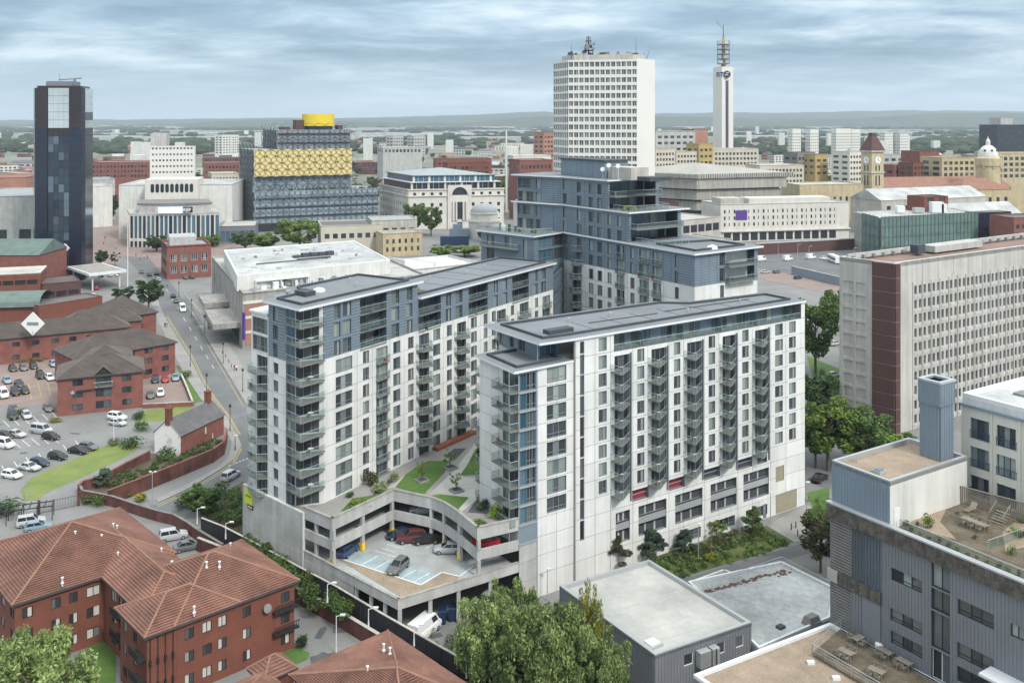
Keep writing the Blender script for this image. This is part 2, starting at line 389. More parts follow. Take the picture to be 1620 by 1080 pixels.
def inset(poly, d):
 n = len(poly); out_ = []
 for i in range(n):
  p0 = Vector(poly[i - 1][:2]); p1 = Vector(poly[i][:2]); p2 = Vector(poly[(i + 1) % n][:2])
  a = (p1 - p0).normalized(); b = (p2 - p1).normalized(); na = Vector((-a.y, a.x)); nb = Vector((-b.y, b.x))
  k = na + nb; k = k / max(.2, 1 + na.dot(nb)); q = p1 + k * d; out_.append((q.x, q.y))
 return out_
ST = 2.665
# ================================================================ block C: right white slab
K0 = Vector((9.07, 138.8)); CX = Vector((.828, .5605)); CY = Vector((-.5605, .828))
CL = K0 - CX * 9.77; K1 = K0 + CX * 51.6
C = thing('apartment_block', 'long white apartment slab with five columns of angled glass balconies above garage openings', 'apartment block', (*K0, 0), 'apartment blocks of the white and blue complex')
fC = Fac(CL, K1); S = fC.S; sK = 9.77
lo = Face(C, fC, S(850), sK)
for k in range(8): lo.win(S(865), S(895.6), 30.25 - ST * k, 32.4 - ST * k, 'tri')
lo.finish(0, 32.6, 'joint')
panels(C, fC, S(850), sK, 0, 32.6, lo.h, MAT['white_panel'], [S(880.5)], [32.6 - ST * k * 1.0 for k in range(1, 12)], th=.04)
cor = Face(C, fC, 0, S(850))
for k in range(8):
 z = 29.75 - ST * k
 cor.win(.15, 1.3, z, z + 2.4, 'one', pm='glass_blue'); cor.win(1.35, S(848), z, z + 2.4, 'tri', pm='glass_dark')
cor.finish(0, 32.6, 'metal_blue')
m = MB()
for k in range(9): fC.box(m, -.05, S(849.5), 29.45 - ST * k, 29.7 - ST * k, .0, .12)
m.build('floor_edge', MAT['rail'], C)
panels(C, fC, .0, S(850) - .1, .1, 8.0 + .1, [], MAT['concrete'], [], [2.9, 5.6], th=.03)
mainf = Face(C, fC, sK, fC.L)
cols = [(947, 959.5, 0), (1008, 1019, 1), (1066, 1076, 1), (1121, 1131, 1), (1174, 1184, 1), (1226, 1238, 1), (1248, 1258.5, 1)]
for a, b, k0 in cols:
 for k in range(k0, 9): mainf.win(S(a), S(b), 33.5 - ST * k, 35.45 - ST * k, 'side')
for k in range(10): mainf.win(S(917.5), S(924), 33.6 - 3.05 * k, 36.5 - 3.05 * k if k else 35.4, 'one', pm='glass_dark')
bc = [(972, 996), (1030.5, 1054), (1087, 1110), (1143, 1163.5), (1194.5, 1214.7)]
for i, (a, b) in enumerate(bc):
 s0, s1 = S(a), S(b)
 for k in range(8):
  z = 30.2 - ST * k
  mainf.win(s0, s1, z + .02, z + 2.4 - (.25 if k == 0 else 0), 'tri_door', rec=.3, pm='glass_dark', name='balcony_door')
  w = s1 - s0
  balcony(C, fC, s0 - .75, z, [(0, .0), (.2, 1.95), (.7, 2.1), (w + .85, .1)])
 m = MB(); fC.box(m, s1 + .05, s1 + .13, 30.2 - ST * 7.6, 32.6, -.02, .3); m.build('fin', MAT['blue_clad'], C)
 m = MB(); fC.box(m, s1 + .13, s1 + .2, 30.2 - ST * 7.6, 32.6, .0, .33); m.build('fin_edge', MAT['frame'], C)
pa, pb = S(971), S(1267)
mainf.cut(pa, pb, 33.05, 35.75, 1.9)
x = pa; i = 0
while x < pb - 1:
 w = min([1.5, 2.2, 1.2, 2.6][i % 4], pb - x)
 if i % 3 != 2: window(C, fC, x, x + w, 33.1, 35.6, 'door', 1.8, pm='glass_home' if i % 2 else 'glass_blue', name='terrace_door')
 else:
  m = MB(); fC.box(m, x, x + w, 33.1, 35.7, -1.9, -1.75); m.build('cladding', MAT['blue_clad'], C)
 x += w; i += 1
m = MB()
for z in (33.12, 33.2): fC.quad(m, pa, pb, z, z, 0)
gl = MB(); fC.quad(gl, pa, pb, 33.15, 34.0, -.08); g = gl.build('balustrade', MAT['glass_rail'], C)
ra = MB(); ra.tube(fC.p(pa, 34.05, -.08), fC.p(pb, 34.05, -.08), .04, n=5)
for x in np.arange(pa, pb, 1.8): ra.tube(fC.p(x, 33.05, -.08), fC.p(x, 34.05, -.08), .025, n=4)
ra.build('handrail', MAT['rail'], C)
for x in np.arange(pa + 6, pb, 8.6):
 m = MB(); fC.box(m, x, x + .06, 33.1, 35.2, -1.7, -.15); m.build('terrace_screen', MAT['glass_wall'], C)
for a, b in [(974, 996), (1010, 1054), (1068, 1111), (1124, 1165), (1176, 1216)]:
 s0, s1 = S(a), S(b)
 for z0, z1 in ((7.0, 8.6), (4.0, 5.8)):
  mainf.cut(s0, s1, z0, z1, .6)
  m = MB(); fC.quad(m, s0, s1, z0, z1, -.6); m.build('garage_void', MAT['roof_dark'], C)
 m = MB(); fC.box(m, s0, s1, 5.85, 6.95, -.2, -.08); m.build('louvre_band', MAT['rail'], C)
 mainf.cut(s0, s1, 5.8, 7.0, .25)
 for x in (.28, .62):
  m = MB(); fC.box(m, s0 + (s1 - s0) * x, s0 + (s1 - s0) * x + .35, 4.0, 8.6, -.58, -.5); m.build('column', MAT['concrete'], C)
 if a > 990:
  mainf.cut(s0 + .6, s1 - .4, .7, 2.4, .4); window(C, fC, s0 + .6, s1 - .4, .7, 2.4, 'quad', .2, pm='glass_dark')
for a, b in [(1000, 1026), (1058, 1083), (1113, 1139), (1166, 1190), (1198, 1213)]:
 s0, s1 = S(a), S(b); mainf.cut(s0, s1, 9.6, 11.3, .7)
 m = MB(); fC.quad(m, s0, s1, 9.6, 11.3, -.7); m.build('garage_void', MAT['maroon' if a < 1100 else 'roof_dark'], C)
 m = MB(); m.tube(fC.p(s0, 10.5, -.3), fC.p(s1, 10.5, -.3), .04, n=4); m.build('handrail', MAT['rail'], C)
for a, b, z0, z1, mt in [(1227, 1260, .1, 3.4, 'louvre_tan'), (1227, 1240, 5.6, 8.2, 'louvre_tan')]:
 if 'louvre_tan' not in MAT: mk('louvre_tan', (.33, .30, .22), .6, .1, .5)
 mainf.cut(S(a), S(b), z0, z1, .12); m = MB()
 for z in np.arange(z0 + .02, z1 - .1, .26): fC.box(m, S(a), S(b), z, z + .2, -.12, -.05)
 m.build('louvre', MAT[mt], C)
mainf.cut(S(1207), S(1212), .1, 2.5, .15); m = MB(); fC.box(m, S(1207), S(1212), .1, 2.5, -.14, -.06); m.build('door', MAT['metal_grey'], C)
mainf.finish(0, 35.8, 'joint')
panels(C, fC, sK, fC.L, 0, 35.8, mainf.h, MAT['white_panel'],
  [S(u) for u in (941, 965.5, 1001, 1024.5, 1058, 1081, 1114, 1137, 1167, 1190, 1219, 1243)], [35.8 - ST * k for k in range(1, 10)] + [9.3, 6.4, 3.3], th=.04)
m = MB(); fC.box(m, sK - .12, sK + .18, 0, 35.8, -.02, .16); m.build('downpipe', MAT['slab'], C)
CB = CL + CY * 10.4
fE = Fac(CB, CL); e = Face(C, fE, 0, fE.L)
for k in range(8):
 z = 29.75 - ST * k
 e.win(fE.L - 4.0, fE.L - .1, z, z + 2.4, 'tri_door', rec=.2, pm='glass_home', name='balcony_door')
 balcony(C, fE, fE.L - 4.8, z, [(0, 0), (0, 1.5), (4.75, 1.5), (4.75, .0)])
e.finish(8, 32.6, 'joint')
panels(C, fE, 0, fE.L, 8, 32.6, e.h, MAT['white_panel'], [fE.L - 5.2], [32.6 - ST * k for k in range(1, 9)], th=.04)
m = MB(); m.tube(fE.p(fE.L - .4, 8.5, 1.4), fE.p(fE.L - .4, 32.6, 1.4), .06, n=5); m.build('post', MAT['rail'], C)
fK = Fac(CB + CX * 50, CB)
for k in range(8): balcony(C, fK, 47.2, 29.75 - ST * k, [(0, 0), (.3, 1.5), (2.6, 1.5), (2.9, 0)])
DB = 13.6
low_poly = [CL, K0 + CX * .6, K0 + CX * .6 + CY * 10.4, CB]
m = MB(); m.prism([K0 + CY * 2.2, K1 - CX * .4 + CY * 2.2, K1 - CX * .4 + CY * 9.0, K0 + CX * 34 + CY * 10.5, K0 + CX * 30 + CY * DB, K0 + CY * DB - CX * 4.2], 0, 33.0); m.build('core', MAT['white_wall'], C)
fR = Fac(K1, K1 + CY * 9.0); m = MB(); wall(m, fR, 0, 9, 0, 35.8); m.build('end_wall', MAT['white_wall'], C)
roof_slab(C, [CL - CX * 1.3 + CX * 0 + (-CY) * .7, K0 - CY * .12 + CX * .05, K0 + CX * .05 + CY * 10.4, CB - CX * .7 + CY * .3], 32.6, 32.95, kerb=1.3)
PL = K0 - CX * 4.0 + CY * 3.6
fp1 = Fac(PL + CY * 10.5, PL); pf = Face(C, fp1, 0, 10.5)
for a in (.4, 3.2, 5.6): pf.win(a, a + 1.7, 33.2, 35.5, 'door', pm='glass_home')
pf.finish(32.95, 35.8, 'blue_clad', 'penthouse_wall')
fp2 = Fac(PL, PL + CX * 4.0); pf = Face(C, fp2, 0, 4.0); pf.win(.5, 3.6, 33.0, 35.6, 'tri_door', pm='glass_blue'); pf.finish(32.95, 35.8, 'blue_clad', 'penthouse_wall')
m = MB(); m.face(*[V3(q, 35.7) for q in (PL, PL + CX * 6, PL + CX * 6 + CY * 10, PL + CY * 10)]); m.build('soffit', MAT['roof_edge'], C)
m = MB(); m.tube(V3(K0 - CX * 5.4 + CY * 1.6, 32.95), V3(K0 - CX * 5.4 + CY * 1.6, 35.85), .07, n=6); m.build('post', MAT['rail'], C)
roof_slab(C, [K0 - CX * 6.2 + CY * .0, K0 - CX * .3 - CY * .35, K1 + CX * .1 - CY * .3, K1 + CX * .1 + CY * 9.2, K0 + CX * 33 + CY * 10.8, K0 + CX * 29 + CY * 14.2, K0 - CX * 6.2 + CY * 15.0], 35.8, 36.15, kerb=1.9)
m = MB(); m.prism([K0 + CX * 2 - CX * 4 + CY * 3.4, K0 + CX * 2.6 + CY * 3.4, K0 + CX * 2.6 + CY * 5, K0 - CX * 2 + CY * 5], 36.15, 36.75); m.build('roof_box', MAT['roof_dark'], C)
m = MB()
for (a, b) in ((8, 22), (24, 44)): m.hexa([V3(K0 + CX * a + CY * 6.4, 36.17), V3(K0 + CX * b + CY * 5.9, 36.17), V3(K0 + CX * b + CY * 6.1, 36.17), V3(K0 + CX * a + CY * 6.6, 36.17)], [V3(K0 + CX * a + CY * 6.4, 36.27), V3(K0 + CX * b + CY * 5.9, 36.27), V3(K0 + CX * b + CY * 6.1, 36.27), V3(K0 + CX * a + CY * 6.6, 36.27)])
m.build('roof_seam', MAT['roof_dark'], C)
# ================================================================ block A: left wing
kA = .95
A0 = Vector((-29.6, 148.5)) * kA; AX = Vector((.533, .847)).normalized(); Q0 = Vector((-32.0, 144.7)) * kA
AE = Vector((-.723, .691)).normalized(); LA = 72.6 * kA
A1 = A0 + AX * LA
Q1 = Vector((-38.8, 151.2)) * kA; Q2 = Vector((-42.5, 154.7)) * kA
A = thing('apartment_block', 'left apartment wing, blue clad top storeys over white, with stacked corner balconies', 'apartment block', (*Q0, 11), 'apartment blocks of the white and blue complex')
TZ, ZB, ZR1, ZR2 = 11.0, 32.4, 40.45, 37.75
fA = Fac(Q0, A1); S = fA.S; sA = (A0 - Q0).length; sM = S(660.5)
w1 = Face(A, fA, sA, fA.L); STA = 2.64
for k in range(8): w1.win(S(531), S(557), 29.65 - STA * k, 31.7 - STA * k, 'tri')
for a, b in [(574, 583.5), (622, 633), (645.5, 654), (685, 696), (707, 714.5), (745, 754), (765, 771), (778, 784), (808, 813), (846, 851)]:
 for k in range(8): w1.win(S(a), S(b), 29.75 - STA * k, 31.7 - STA * k, 'side')
for a, b in [(595, 613), (858, 870)]:
 for k in range(8):
  z = 29.15 - STA * k; w1.win(S(a), S(b), z + .03, z + 2.35, 'tri_door', name='balcony_door')
  balcony(A, fA, S(a) - .1, z, [(0, 0), (0, .45), (S(b) - S(a) + .2, .45), (S(b) - S(a) + .2, 0)])
for a, b in [(663, 678.5), (723, 737), (786, 800), (822, 836)]:
 for k in range(8):
  z = 29.15 - STA * k; w1.win(S(a), S(b), z + .03, z + 2.35, 'tri_door', rec=.3, pm='glass_dark', name='balcony_door')
  if k < 7: balcony(A, fA, S(a) - .9, z, [(0, .0), (.3, 1.2), (2.2, 2.0), (S(b) - S(a) + 1.0, .5), (S(b) - S(a) + 1.0, .0)], th=.28)
w1.finish(TZ - .5, ZB, 'joint')
panels(A, fA, sA, fA.L, TZ - .5, ZB, w1.h, MAT['white_panel'], [S(u) for u in (565, 589, 617, 639, 658, 682, 701, 718, 741, 760, 775, 803, 818, 842)], [ZB - STA * k for k in range(1, 8)], th=.04, limit=200)
d1 = Face(A, fA, sA, sM); d2 = Face(A, fA, sM, fA.L); SD = 2.75
for k in range(3):
 zt = 40.1 - SD * k
 for a, b in [(528, 538), (542, 555), (619, 631), (643, 652)]: d1.win(S(a), S(b), zt - 2.2, zt, 'side')
 d1.cut(S(569), S(611), zt - 2.45, zt, 1.5)
 window(A, fA, S(569), S(611), zt - 2.4, zt, 'quad', 1.4, pm='glass_dark', name='balcony_door')
 balcony(A, fA, S(569), zt - 2.45, [(0, -.3), (0, .12), (S(611) - S(569), .12), (S(611) - S(569), -.3)], th=.18)
 if k:
  zt += .0
  for a, b in [(705, 713), (720, 731), (781, 787), (796, 802), (844, 850), (856, 863)]: d2.win(S(a), S(b), zt - 2.2, zt, 'side')
  for a, b in [(661.5, 697), (741, 771), (810, 836)]:
   d2.cut(S(a), S(b), zt - 2.45, zt, 1.5)
   window(A, fA, S(a), S(b), zt - 2.4, zt, 'quad', 1.4, pm='glass_dark', name='balcony_door')
   balcony(A, fA, S(a), zt - 2.45, [(0, -.3), (0, .12), (S(b) - S(a), .12), (S(b) - S(a), -.3)], th=.18)
d1.finish(ZB, ZR1, 'blue_joint'); d2.finish(ZB, ZR2, 'blue_joint')
def lap(par, f, s0, s1, z0, z1, holes, pitch=.46, mat='blue_clad', ext=()):
 panels(par, f, s0, s1, z0, z1, holes, MAT[mat], list(ext), [z0 + pitch * i for i in range(1, int((z1 - z0) / pitch) + 1)], th=.07, gap=.075, name='cladding', joined=True)
lap(A, fA, sA, sM, ZB, ZR1 - .05, d1.h); lap(A, fA, sM, fA.L, ZB, ZR2 - .05, d2.h)
fAE = Fac(Q2, Q0); SE = fAE.S; sQ1 = SE(425); sQ0 = SE(452.5)
e1 = Face(A, fAE, sQ1, sQ0); e1w = Face(A, fAE, sQ1, sQ0)
for k in range(3): e1.win(SE(432.5), SE(440), 37.85 - SD * k, 40.0 - SD * k, 'one')
for k in range(8): e1w.win(SE(433), SE(440.5), 29.95 - STA * k, 31.6 - STA * k, 'one')
e1.finish(ZB, ZR1, 'blue_joint'); e1w.finish(TZ, ZB, 'joint')
lap(A, fAE, sQ1, sQ0, ZB, ZR1 - .05, e1.h)
panels(A, fAE, sQ1, sQ0, TZ, ZB, e1w.h, MAT['white_panel'], [], [ZB - STA * k for k in range(1, 8)], th=.04)
zw = 38.4
e2 = Face(A, fAE, 0, sQ1)
for k in range(2): e2.win(SE(400), SE(423.5), 35.4 - SD * k, 37.7 - SD * k, 'quad', rec=.1)
for k in range(8):
 z = 29.6 - STA * k; e2.win(SE(407), SE(423.5), z, z + 2.4, 'tri_door', rec=.25, pm='glass_dark', name='balcony_door')
 balcony(A, fAE, SE(407) - 1.3, z, [(0, 0), (0, .9), (1.2, 1.3), (3.2, 1.3), (SE(423.5) - SE(407) + 1.3, 0)])
e2.finish(TZ, zw, 'joint')
panels(A, fAE, 0, sQ1, TZ, zw, e2.h, MAT['white_panel'], [SE(405)], [ZB - STA * k for k in range(-1, 8)], th=.04)
Bc = fAE.p(sQ0, 0); Bi = Vector((Bc.x, Bc.y)) + Vector((AX.x, AX.y)) * 3.6
fG1 = Fac(Bc, Q0 + AX * .6 + AE * 2.6); fG2 = Fac(Q0 + AX * .6 + AE * 2.6, A0)
for f in (fG1, fG2):
 g1 = Face(A, f, 0, f.L)
 for k in range(11):
  z = TZ + .05 + (STA * k if k < 8 else STA * 8 + .3 + SD * (k - 8))
  if f is fG1: g1.win(.1, f.L - .1, z + .05, z + 2.35, 'door', pm='glass_blue' if k > 6 else 'glass_home')
  else:
   g1.win(.1, f.L * .86, z + .05, z + 2.35, 'tri_door', pm='glass_dark', name='balcony_door')
 g1.finish(TZ - .2, ZR1, 'frame' if f is fG1 else 'white_wall')
c1 = fAE.p(sQ0 + .2, 0, .15); c2 = Q0 - AX * .35 + AE * -.1; c3 = A0 + AX * .1 - AX * 0; nA = fA.n
for k in range(11):
 z = TZ + (STA * k if k < 8 else STA * 8 + .3 + SD * (k - 8))
 if k == 0: continue
 pl = [c1, V3(fAE.p(sQ0 + 2.2, 0, .35)), V3(fAE.p(fAE.L + .1, 0, .45)), V3(c2), V3(A0 + nA * .45), V3(A0 - nA * .0), V3(Q0 + AX * .6 + AE * 2.6)]
 m = MB(); m.prism(pl, z - .22, z); b_ = m.build('balcony', MAT['slab'], A)
 g1 = MB(); r1 = MB()
 for p, q in zip(pl[:5], pl[1:5]):
  p = Vector((p[0], p[1], z)); q = Vector((q[0], q[1], z)); up = Vector((0, 0, 1))
  g1.face(p + up * .06, q + up * .06, q + up, p + up); r1.tube(p + up * 1.05, q + up * 1.05, .035, n=5); r1.tube(p, p + up * 1.05, .03, n=4)
 g1.build('balustrade', MAT['glass_rail'], b_); r1.build('handrail', MAT['rail'], b_)
 if k % 2: 
  t = MB(); cc = Q0 + AX * 2.2 + AE * .6; t.lathe((cc.x, cc.y), [(.05, z), (.05, z + .7), (.45, z + .7), (.45, z + .75)], 8); t.build('table', MAT['frame_white'], b_)
WA = 13.5; BA = Vector((-AX.y, AX.x))
m = MB(); m.prism([A0 + AX * .2 + BA * 1.8, A1 + BA * 1.8, A1 + BA * WA, A0 + BA * WA + AX * 2.5, Q2 + BA * 0 + AX * 4 + AE * -.5, Q1 + AX * 1.2], TZ - 6, ZB + 3.3); m.build('core', MAT['white_wall'], A)
m = MB(); m.prism([A0 + AX * .2 + BA * 1.8, fA.p(sM - .02, 0) + V3(BA) * 1.8, fA.p(sM - .02, 0) + V3(BA) * WA, A0 + AX * 3 + BA * WA, Q1 + AX * 1.2 - AE * .3], ZB + 3.3, ZR1 - .3); m.build('core', MAT['blue_clad'], A)
fst = Fac(fA.p(sM, 0), fA.p(sM, 0) + V3(BA) * WA); m = MB(); wall(m, fst, 0, WA, ZR2, ZR1); m.build('end_wall', MAT['blue_clad'], A)
fs2 = Fac(Q1 + AX * 9, Q1); m = MB(); wall(m, fs2, 0, 9, zw, ZR1); m.build('end_wall', MAT['blue_clad'], A)
ov = .75
r1p = [Q0 - AX * .9 - AE * .5, fA.p(sM + .7, 0) + V3(nA) * ov, fA.p(sM + .7, 0) + V3(BA) * (WA + .5), A0 + AX * 6 + BA * (WA + .5), Q1 + AX * 5.5 + AE * 1.0, Q1 - AX * .9 + AE * .7]
roof_slab(A, [(p[0], p[1]) for p in r1p], ZR1, ZR1 + .38, kerb=1.7)
r2p = [fA.p(sM + .02, 0) + V3(nA) * ov, V3(A1 + nA * ov + AX * .3), V3(A1 + BA * (WA + .5) + AX * .3), fA.p(sM + .02, 0) + V3(BA) * (WA + .5)]
roof_slab(A, [(p[0], p[1]) for p in r2p], ZR2, ZR2 + .35, kerb=1.6)
m = MB(); m.prism([Q2 - AX * .3 + AE * .3, Q1 - AX * .3 + AE * .05, Q1 + AX * 6, Q2 + AX * 6 + AE * .3], zw, zw + .3); m.build('roof', MAT['roof_edge'], A)
m = MB(); cc = A0 + AX * 6.5 + BA * 7; m.lathe((cc.x, cc.y), [(1.0, ZR1 + .38), (1.0, ZR1 + .6), (.8, ZR1 + .85), (.4, ZR1 + 1.0), (.05, ZR1 + 1.05)], 14); m.build('roof_dome', MAT['roof_edge'], A, smooth=True)
m = MB(); cc = Q1 + AX * 5 - AE * .5; m.prism([cc, cc - AE * 3, cc - AE * 3 + AX * 2.2, cc + AX * 2.2], ZR1 + .38, ZR1 + 1.1); m.build('roof_box', MAT['roof_dark'], A)
cc = fA.p(sM + 2.0, 0) + V3(BA) * 6
m = MB()
for i in range(30): 
 q = cc + V3(AX) * RND.uniform(-1.2, 1.2) + V3(BA) * RND.uniform(-4, 4); m.tube((q.x, q.y, ZR2 + .35), (q.x + RND.uniform(-.3, .3), q.y, ZR2 + RND.uniform(.9, 2.2)), .28, .05, n=5)
m.build('terrace_planting', MAT['leaf_yellow'], A)
m = MB(); m.prism([(p[0], p[1]) for p in (cc - V3(AX) * 1.5 - V3(BA) * 4.5, cc + V3(AX) * 1.8 - V3(BA) * 4.5, cc + V3(AX) * 1.8 + V3(BA) * 4.5, cc - V3(AX) * 1.5 + V3(BA) * 4.5)], ZR2 + .35, ZR2 + .7); m.build('planter', MAT['wood_deck'], A)
# ================================================================ block B: stepped tower behind
BR = Vector((34.2, 178.0)); BD = Vector((.542, -.840)).normalized(); BI = BR - BD * 42.1; BEX = Vector((.81, .586)).normalized()
B = thing('apartment_block', 'stepped blue apartment tower with three roof terraces, rising behind the two white wings', 'apartment block', (*BR, 0), 'apartment blocks of the white and blue complex')
fB = Fac(BI, BR); S = fB.S; ZL, ZM, ZU, ZWB = 42.7, 48.9, 55.1, 36.7; SB = 3.08
sU, sMi = S(961), S(995)
tiers = [(ZM, ZU, sU, [0, 1]), (ZL, ZM, sMi, [2, 3]), (ZWB, ZL, fB.L, [4, 5])]
colsB = [(913, 920), (932, 939), (945.5, 953), (961.5, 967.5), (977, 984)]
for z0, z1, s1, rows in tiers:
 fc = Face(B, fB, 0, s1)
 fc.win(.3, 1.9, z0 + .4, z0 + 2.7, 'side'); fc.win(.3, 1.9, z0 + .4 + SB, z0 + 2.7 + SB, 'side')
 for k in rows:
  zt = 54.4 - SB * k
  for a, b in colsB:
   if S(b) < s1 - .5 and not (k >= 4 and a == 977): fc.win(S(a), S(b), zt - 2.25, zt, 'side')
  if k >= 4:
   for a, b in [(976, 988), (1012, 1027), (1033, 1046)]:
    fc.win(S(a), S(b), zt - 2.5, zt, 'tri_door', name='balcony_door'); w = S(b) - S(a)
    balcony(B, fB, S(a) - .1, zt - 2.55, [(0, 0), (0, .45), (w + .2, .45), (w + .2, 0)])
   for a, b in [(997.6, 1004), (1068, 1074)]: fc.win(S(a), S(b), zt - 2.25, zt, 'side')
   balcony(B, fB, S(908), zt - 2.55, [(0, 0), (1.0, 1.6), (2.4, 1.6), (3.4, 0)], th=.3)
 fc.finish(z0, z1, 'blue_joint'); lap(B, fB, 0, s1, z0, z1 - .02, fc.h, .5, ext=[S(u) for u in (905, 925, 941, 957, 972, 990, 1007, 1030, 1050, 1062)])
fw = Face(B, fB, 0, fB.L)
for k in range(6, 12):
 zt = 54.4 - SB * k
 for a, b in colsB + [(997.6, 1004), (1068, 1074)]:
  if a != 977: fw.win(S(a), S(b), zt - 2.2, zt, 'side')
 for a, b in [(976, 988), (1012, 1027), (1033, 1046)]:
  fw.win(S(a), S(b), zt - 2.5, zt, 'tri_door', name='balcony_door'); w = S(b) - S(a)
  balcony(B, fB, S(a) - .1, zt - 2.55, [(0, 0), (0, .45), (w + .2, .45), (w + .2, 0)])
 fw.win(S(906), S(922) - 2.0, zt - 2.5, zt, 'tri_door', pm='glass_dark', name='balcony_door')
 balcony(B, fB, S(905), zt - 2.55, [(0, 0), (1.0, 1.6), (2.6, 1.6), (3.8, 0)], th=.3)
fw.finish(8, ZWB, 'joint'); panels(B, fB, 0, fB.L, 8, ZWB, fw.h, MAT['white_panel'], [S(u) for u in (902, 926, 942, 957, 972, 993, 1008, 1030, 1050)], [ZWB - SB * k for k in range(1, 9)], th=.04)
fBe = Fac(BR, BR + BEX * 18); ee = Face(B, fBe, 0, 18); SEb = fBe.S
for k in range(2):
 z = ZWB + SB * k
 ee.win(SEb(1138), SEb(1146), z + .2, z + 2.8, 'one', pm='glass_home')
 ee.cut(SEb(1148), 17, z + .1, z + 2.9, 2.2)
 window(B, fBe, SEb(1148), 17, z + .1, z + 2.8, 'quad', 2.1, pm='glass_home', name='terrace_door')
 balcony(B, fBe, SEb(1147), z + .05, [(0, -.5), (0, 1.2), (8.2, 1.2), (8.2, -.5)], th=.25)
ee.finish(ZWB, ZL, 'blue_joint'); lap(B, fBe, 0, 18, ZWB, ZL - .02, ee.h, .5, ext=[1.8, 4, 6.2])
ew = Face(B, fBe, 0, 18)
for k in range(4): ew.win(SEb(1139), SEb(1145), ZWB - 3.2 - 3 * k, ZWB - .5 - 3 * k, 'one', pm='glass_dark')
ew.finish(8, ZWB, 'joint'); panels(B, fBe, 0, 18, 8, ZWB, ew.h, MAT['white_panel'], [7.6, 14], [ZWB - SB * k for k in range(1, 9)], th=.04)
DN = Vector((.84, .542))          # inward from fB plane
def strip(s0, s1, d0, d1): return [BI + BD * s0 + DN * d0, BI + BD * s1 + DN * d0, BI + BD * s1 + DN * d1, BI + BD * s0 + DN * d1]
m = MB(); m.prism(strip(.2, fB.L - 2.6, .4, 17), 6, ZL - .1); m.build('core', MAT['white_wall'], B)
m = MB(); m.prism(strip(.2, sMi - 5.5, .4, 15), ZL, ZM - .1); m.build('core', MAT['blue_clad'], B)
m = MB(); m.prism(strip(.2, sU - 5.5, .4, 15), ZM, ZU - .1); m.build('core', MAT['blue_clad'], B)
for (z0, z1, s1) in ((ZL, ZM, sMi), (ZM, ZU, sU)):
 f = Fac(BI + BD * s1, BI + BD * s1 + BEX * 16); g = Face(B, f, 0, 15)
 for k in range(2):
  z = z0 + SB * k; g.cut(.6, 14, z + .05, z + 2.9, 3.5)
  window(B, f, 3.0, 9.0, z + .1, z + 2.8, 'tri_door', 3.3, pm='glass_blue', name='terrace_door'); window(B, f, 9.2, 13.6, z + .1, z + 2.8, 'door', 3.3, name='terrace_door')
  m = MB(); f.box(m, .6, 3.0, z, z + 2.9, -3.6, -3.3); m.build('cladding', MAT['blue_clad'], B)
  if k: balcony(B, f, .3, z, [(0, -.3), (0, 2.2), (13.5, 2.2), (13.5, -.3)], th=.25)
 g.finish(z0, z1, 'blue_joint'); lap(B, f, 0, 15, z0, z1 - .02, g.h, .5)
def ovr(s0, s1, w, ov_): return [BI + BD * (s0) - DN * ov_, BI + BD * (s1) - DN * ov_, BI + BD * (s1) + DN * w, BI + BD * s0 + DN * w]
rl = [BI - DN * .7, BR - DN * .7 + BD * .9, BR + BEX * 18.9 + BD * .9, BR + BEX * 18.9 - BD * 10, BI + DN * 18]
roof_slab(B, rl, ZL, ZL + .35, kerb=0)
kq = [BI + BD * (sMi + 6) + DN * 2, BR - BD * 1.3 + DN * 1.6, BR - BD * 1.5 + BEX * 16, BI + BD * (sMi + 8) + DN * 15.5]
m = MB(); k2 = inset(kq, .3)
for i in range(4):
 j = (i + 1) % 4; m.hexa([V3(kq[i], ZL + .35), V3(kq[j], ZL + .35), V3(k2[j], ZL + .35), V3(k2[i], ZL + .35)], [V3(kq[i], ZL + .75), V3(kq[j], ZL + .75), V3(k2[j], ZL + .75), V3(k2[i], ZL + .75)])
m.build('roof_kerb', MAT['roof_dark'], B)
m = MB(); cc = BR + BEX * 7 - BD * 2; m.lathe((cc.x, cc.y), [(1.1, ZL + .35), (1.1, ZL + .6), (.8, ZL + .95), (.3, ZL + 1.1), (.05, ZL + 1.12)], 14); m.build('roof_dome', MAT['roof_edge'], B, smooth=True)
roof_slab(B, [BI - DN * .7, BI + BD * (sMi + .9) - DN * .7, BI + BD * (sMi + .9) + BEX * 17, BI + DN * 16], ZM, ZM + .3, kerb=0)
roof_slab(B, [BI - DN * .7, BI + BD * (sU + .9) - DN * .7, BI + BD * (sU + .9) + BEX * 17, BI + DN * 16], ZU, ZU + .3, kerb=0)
L1 = Vector((4.65, 205.0)); LX = Vector((-.73, .684)).normalized()
fL = Fac(L1 + LX * 16, L1); fl = Face(B, fL, 0, 16)
fl.win(2, 4.2, 39.9, 42.2, 'door'); fl.win(7.5, 9.6, 39.9, 42.2, 'door'); fl.win(2, 4.2, 36.8, 39.1, 'door'); fl.win(13, 14.2, 36.6, 42.0, 'one', pm='glass_home')
balcony(B, fL, 1.0, 39.8, [(0, 0), (0, 1.6), (11, 1.6), (11, 0)])
fl.finish(24, ZL, 'blue_joint'); lap(B, fL, 0, 16, 30, ZL - .02, fl.h, .5)
fL2 = Fac(L1, BI + BD * .5); f2 = Face(B, fL2, 0, fL2.L)
for k in range(2): f2.win(1.6, 6.6, 37.1 + 3 * k, 39.8 + 3 * k - .2, 'tri', pm='glass_blue'); f2.win(6.8, fL2.L - .2, 37.1 + 3 * k, 39.6 + 3 * k, 'one', pm='glass_dark')
f2.finish(24, ZL, 'blue_joint'); lap(B, fL2, 0, fL2.L, 24, ZL - .02, f2.h, .5)
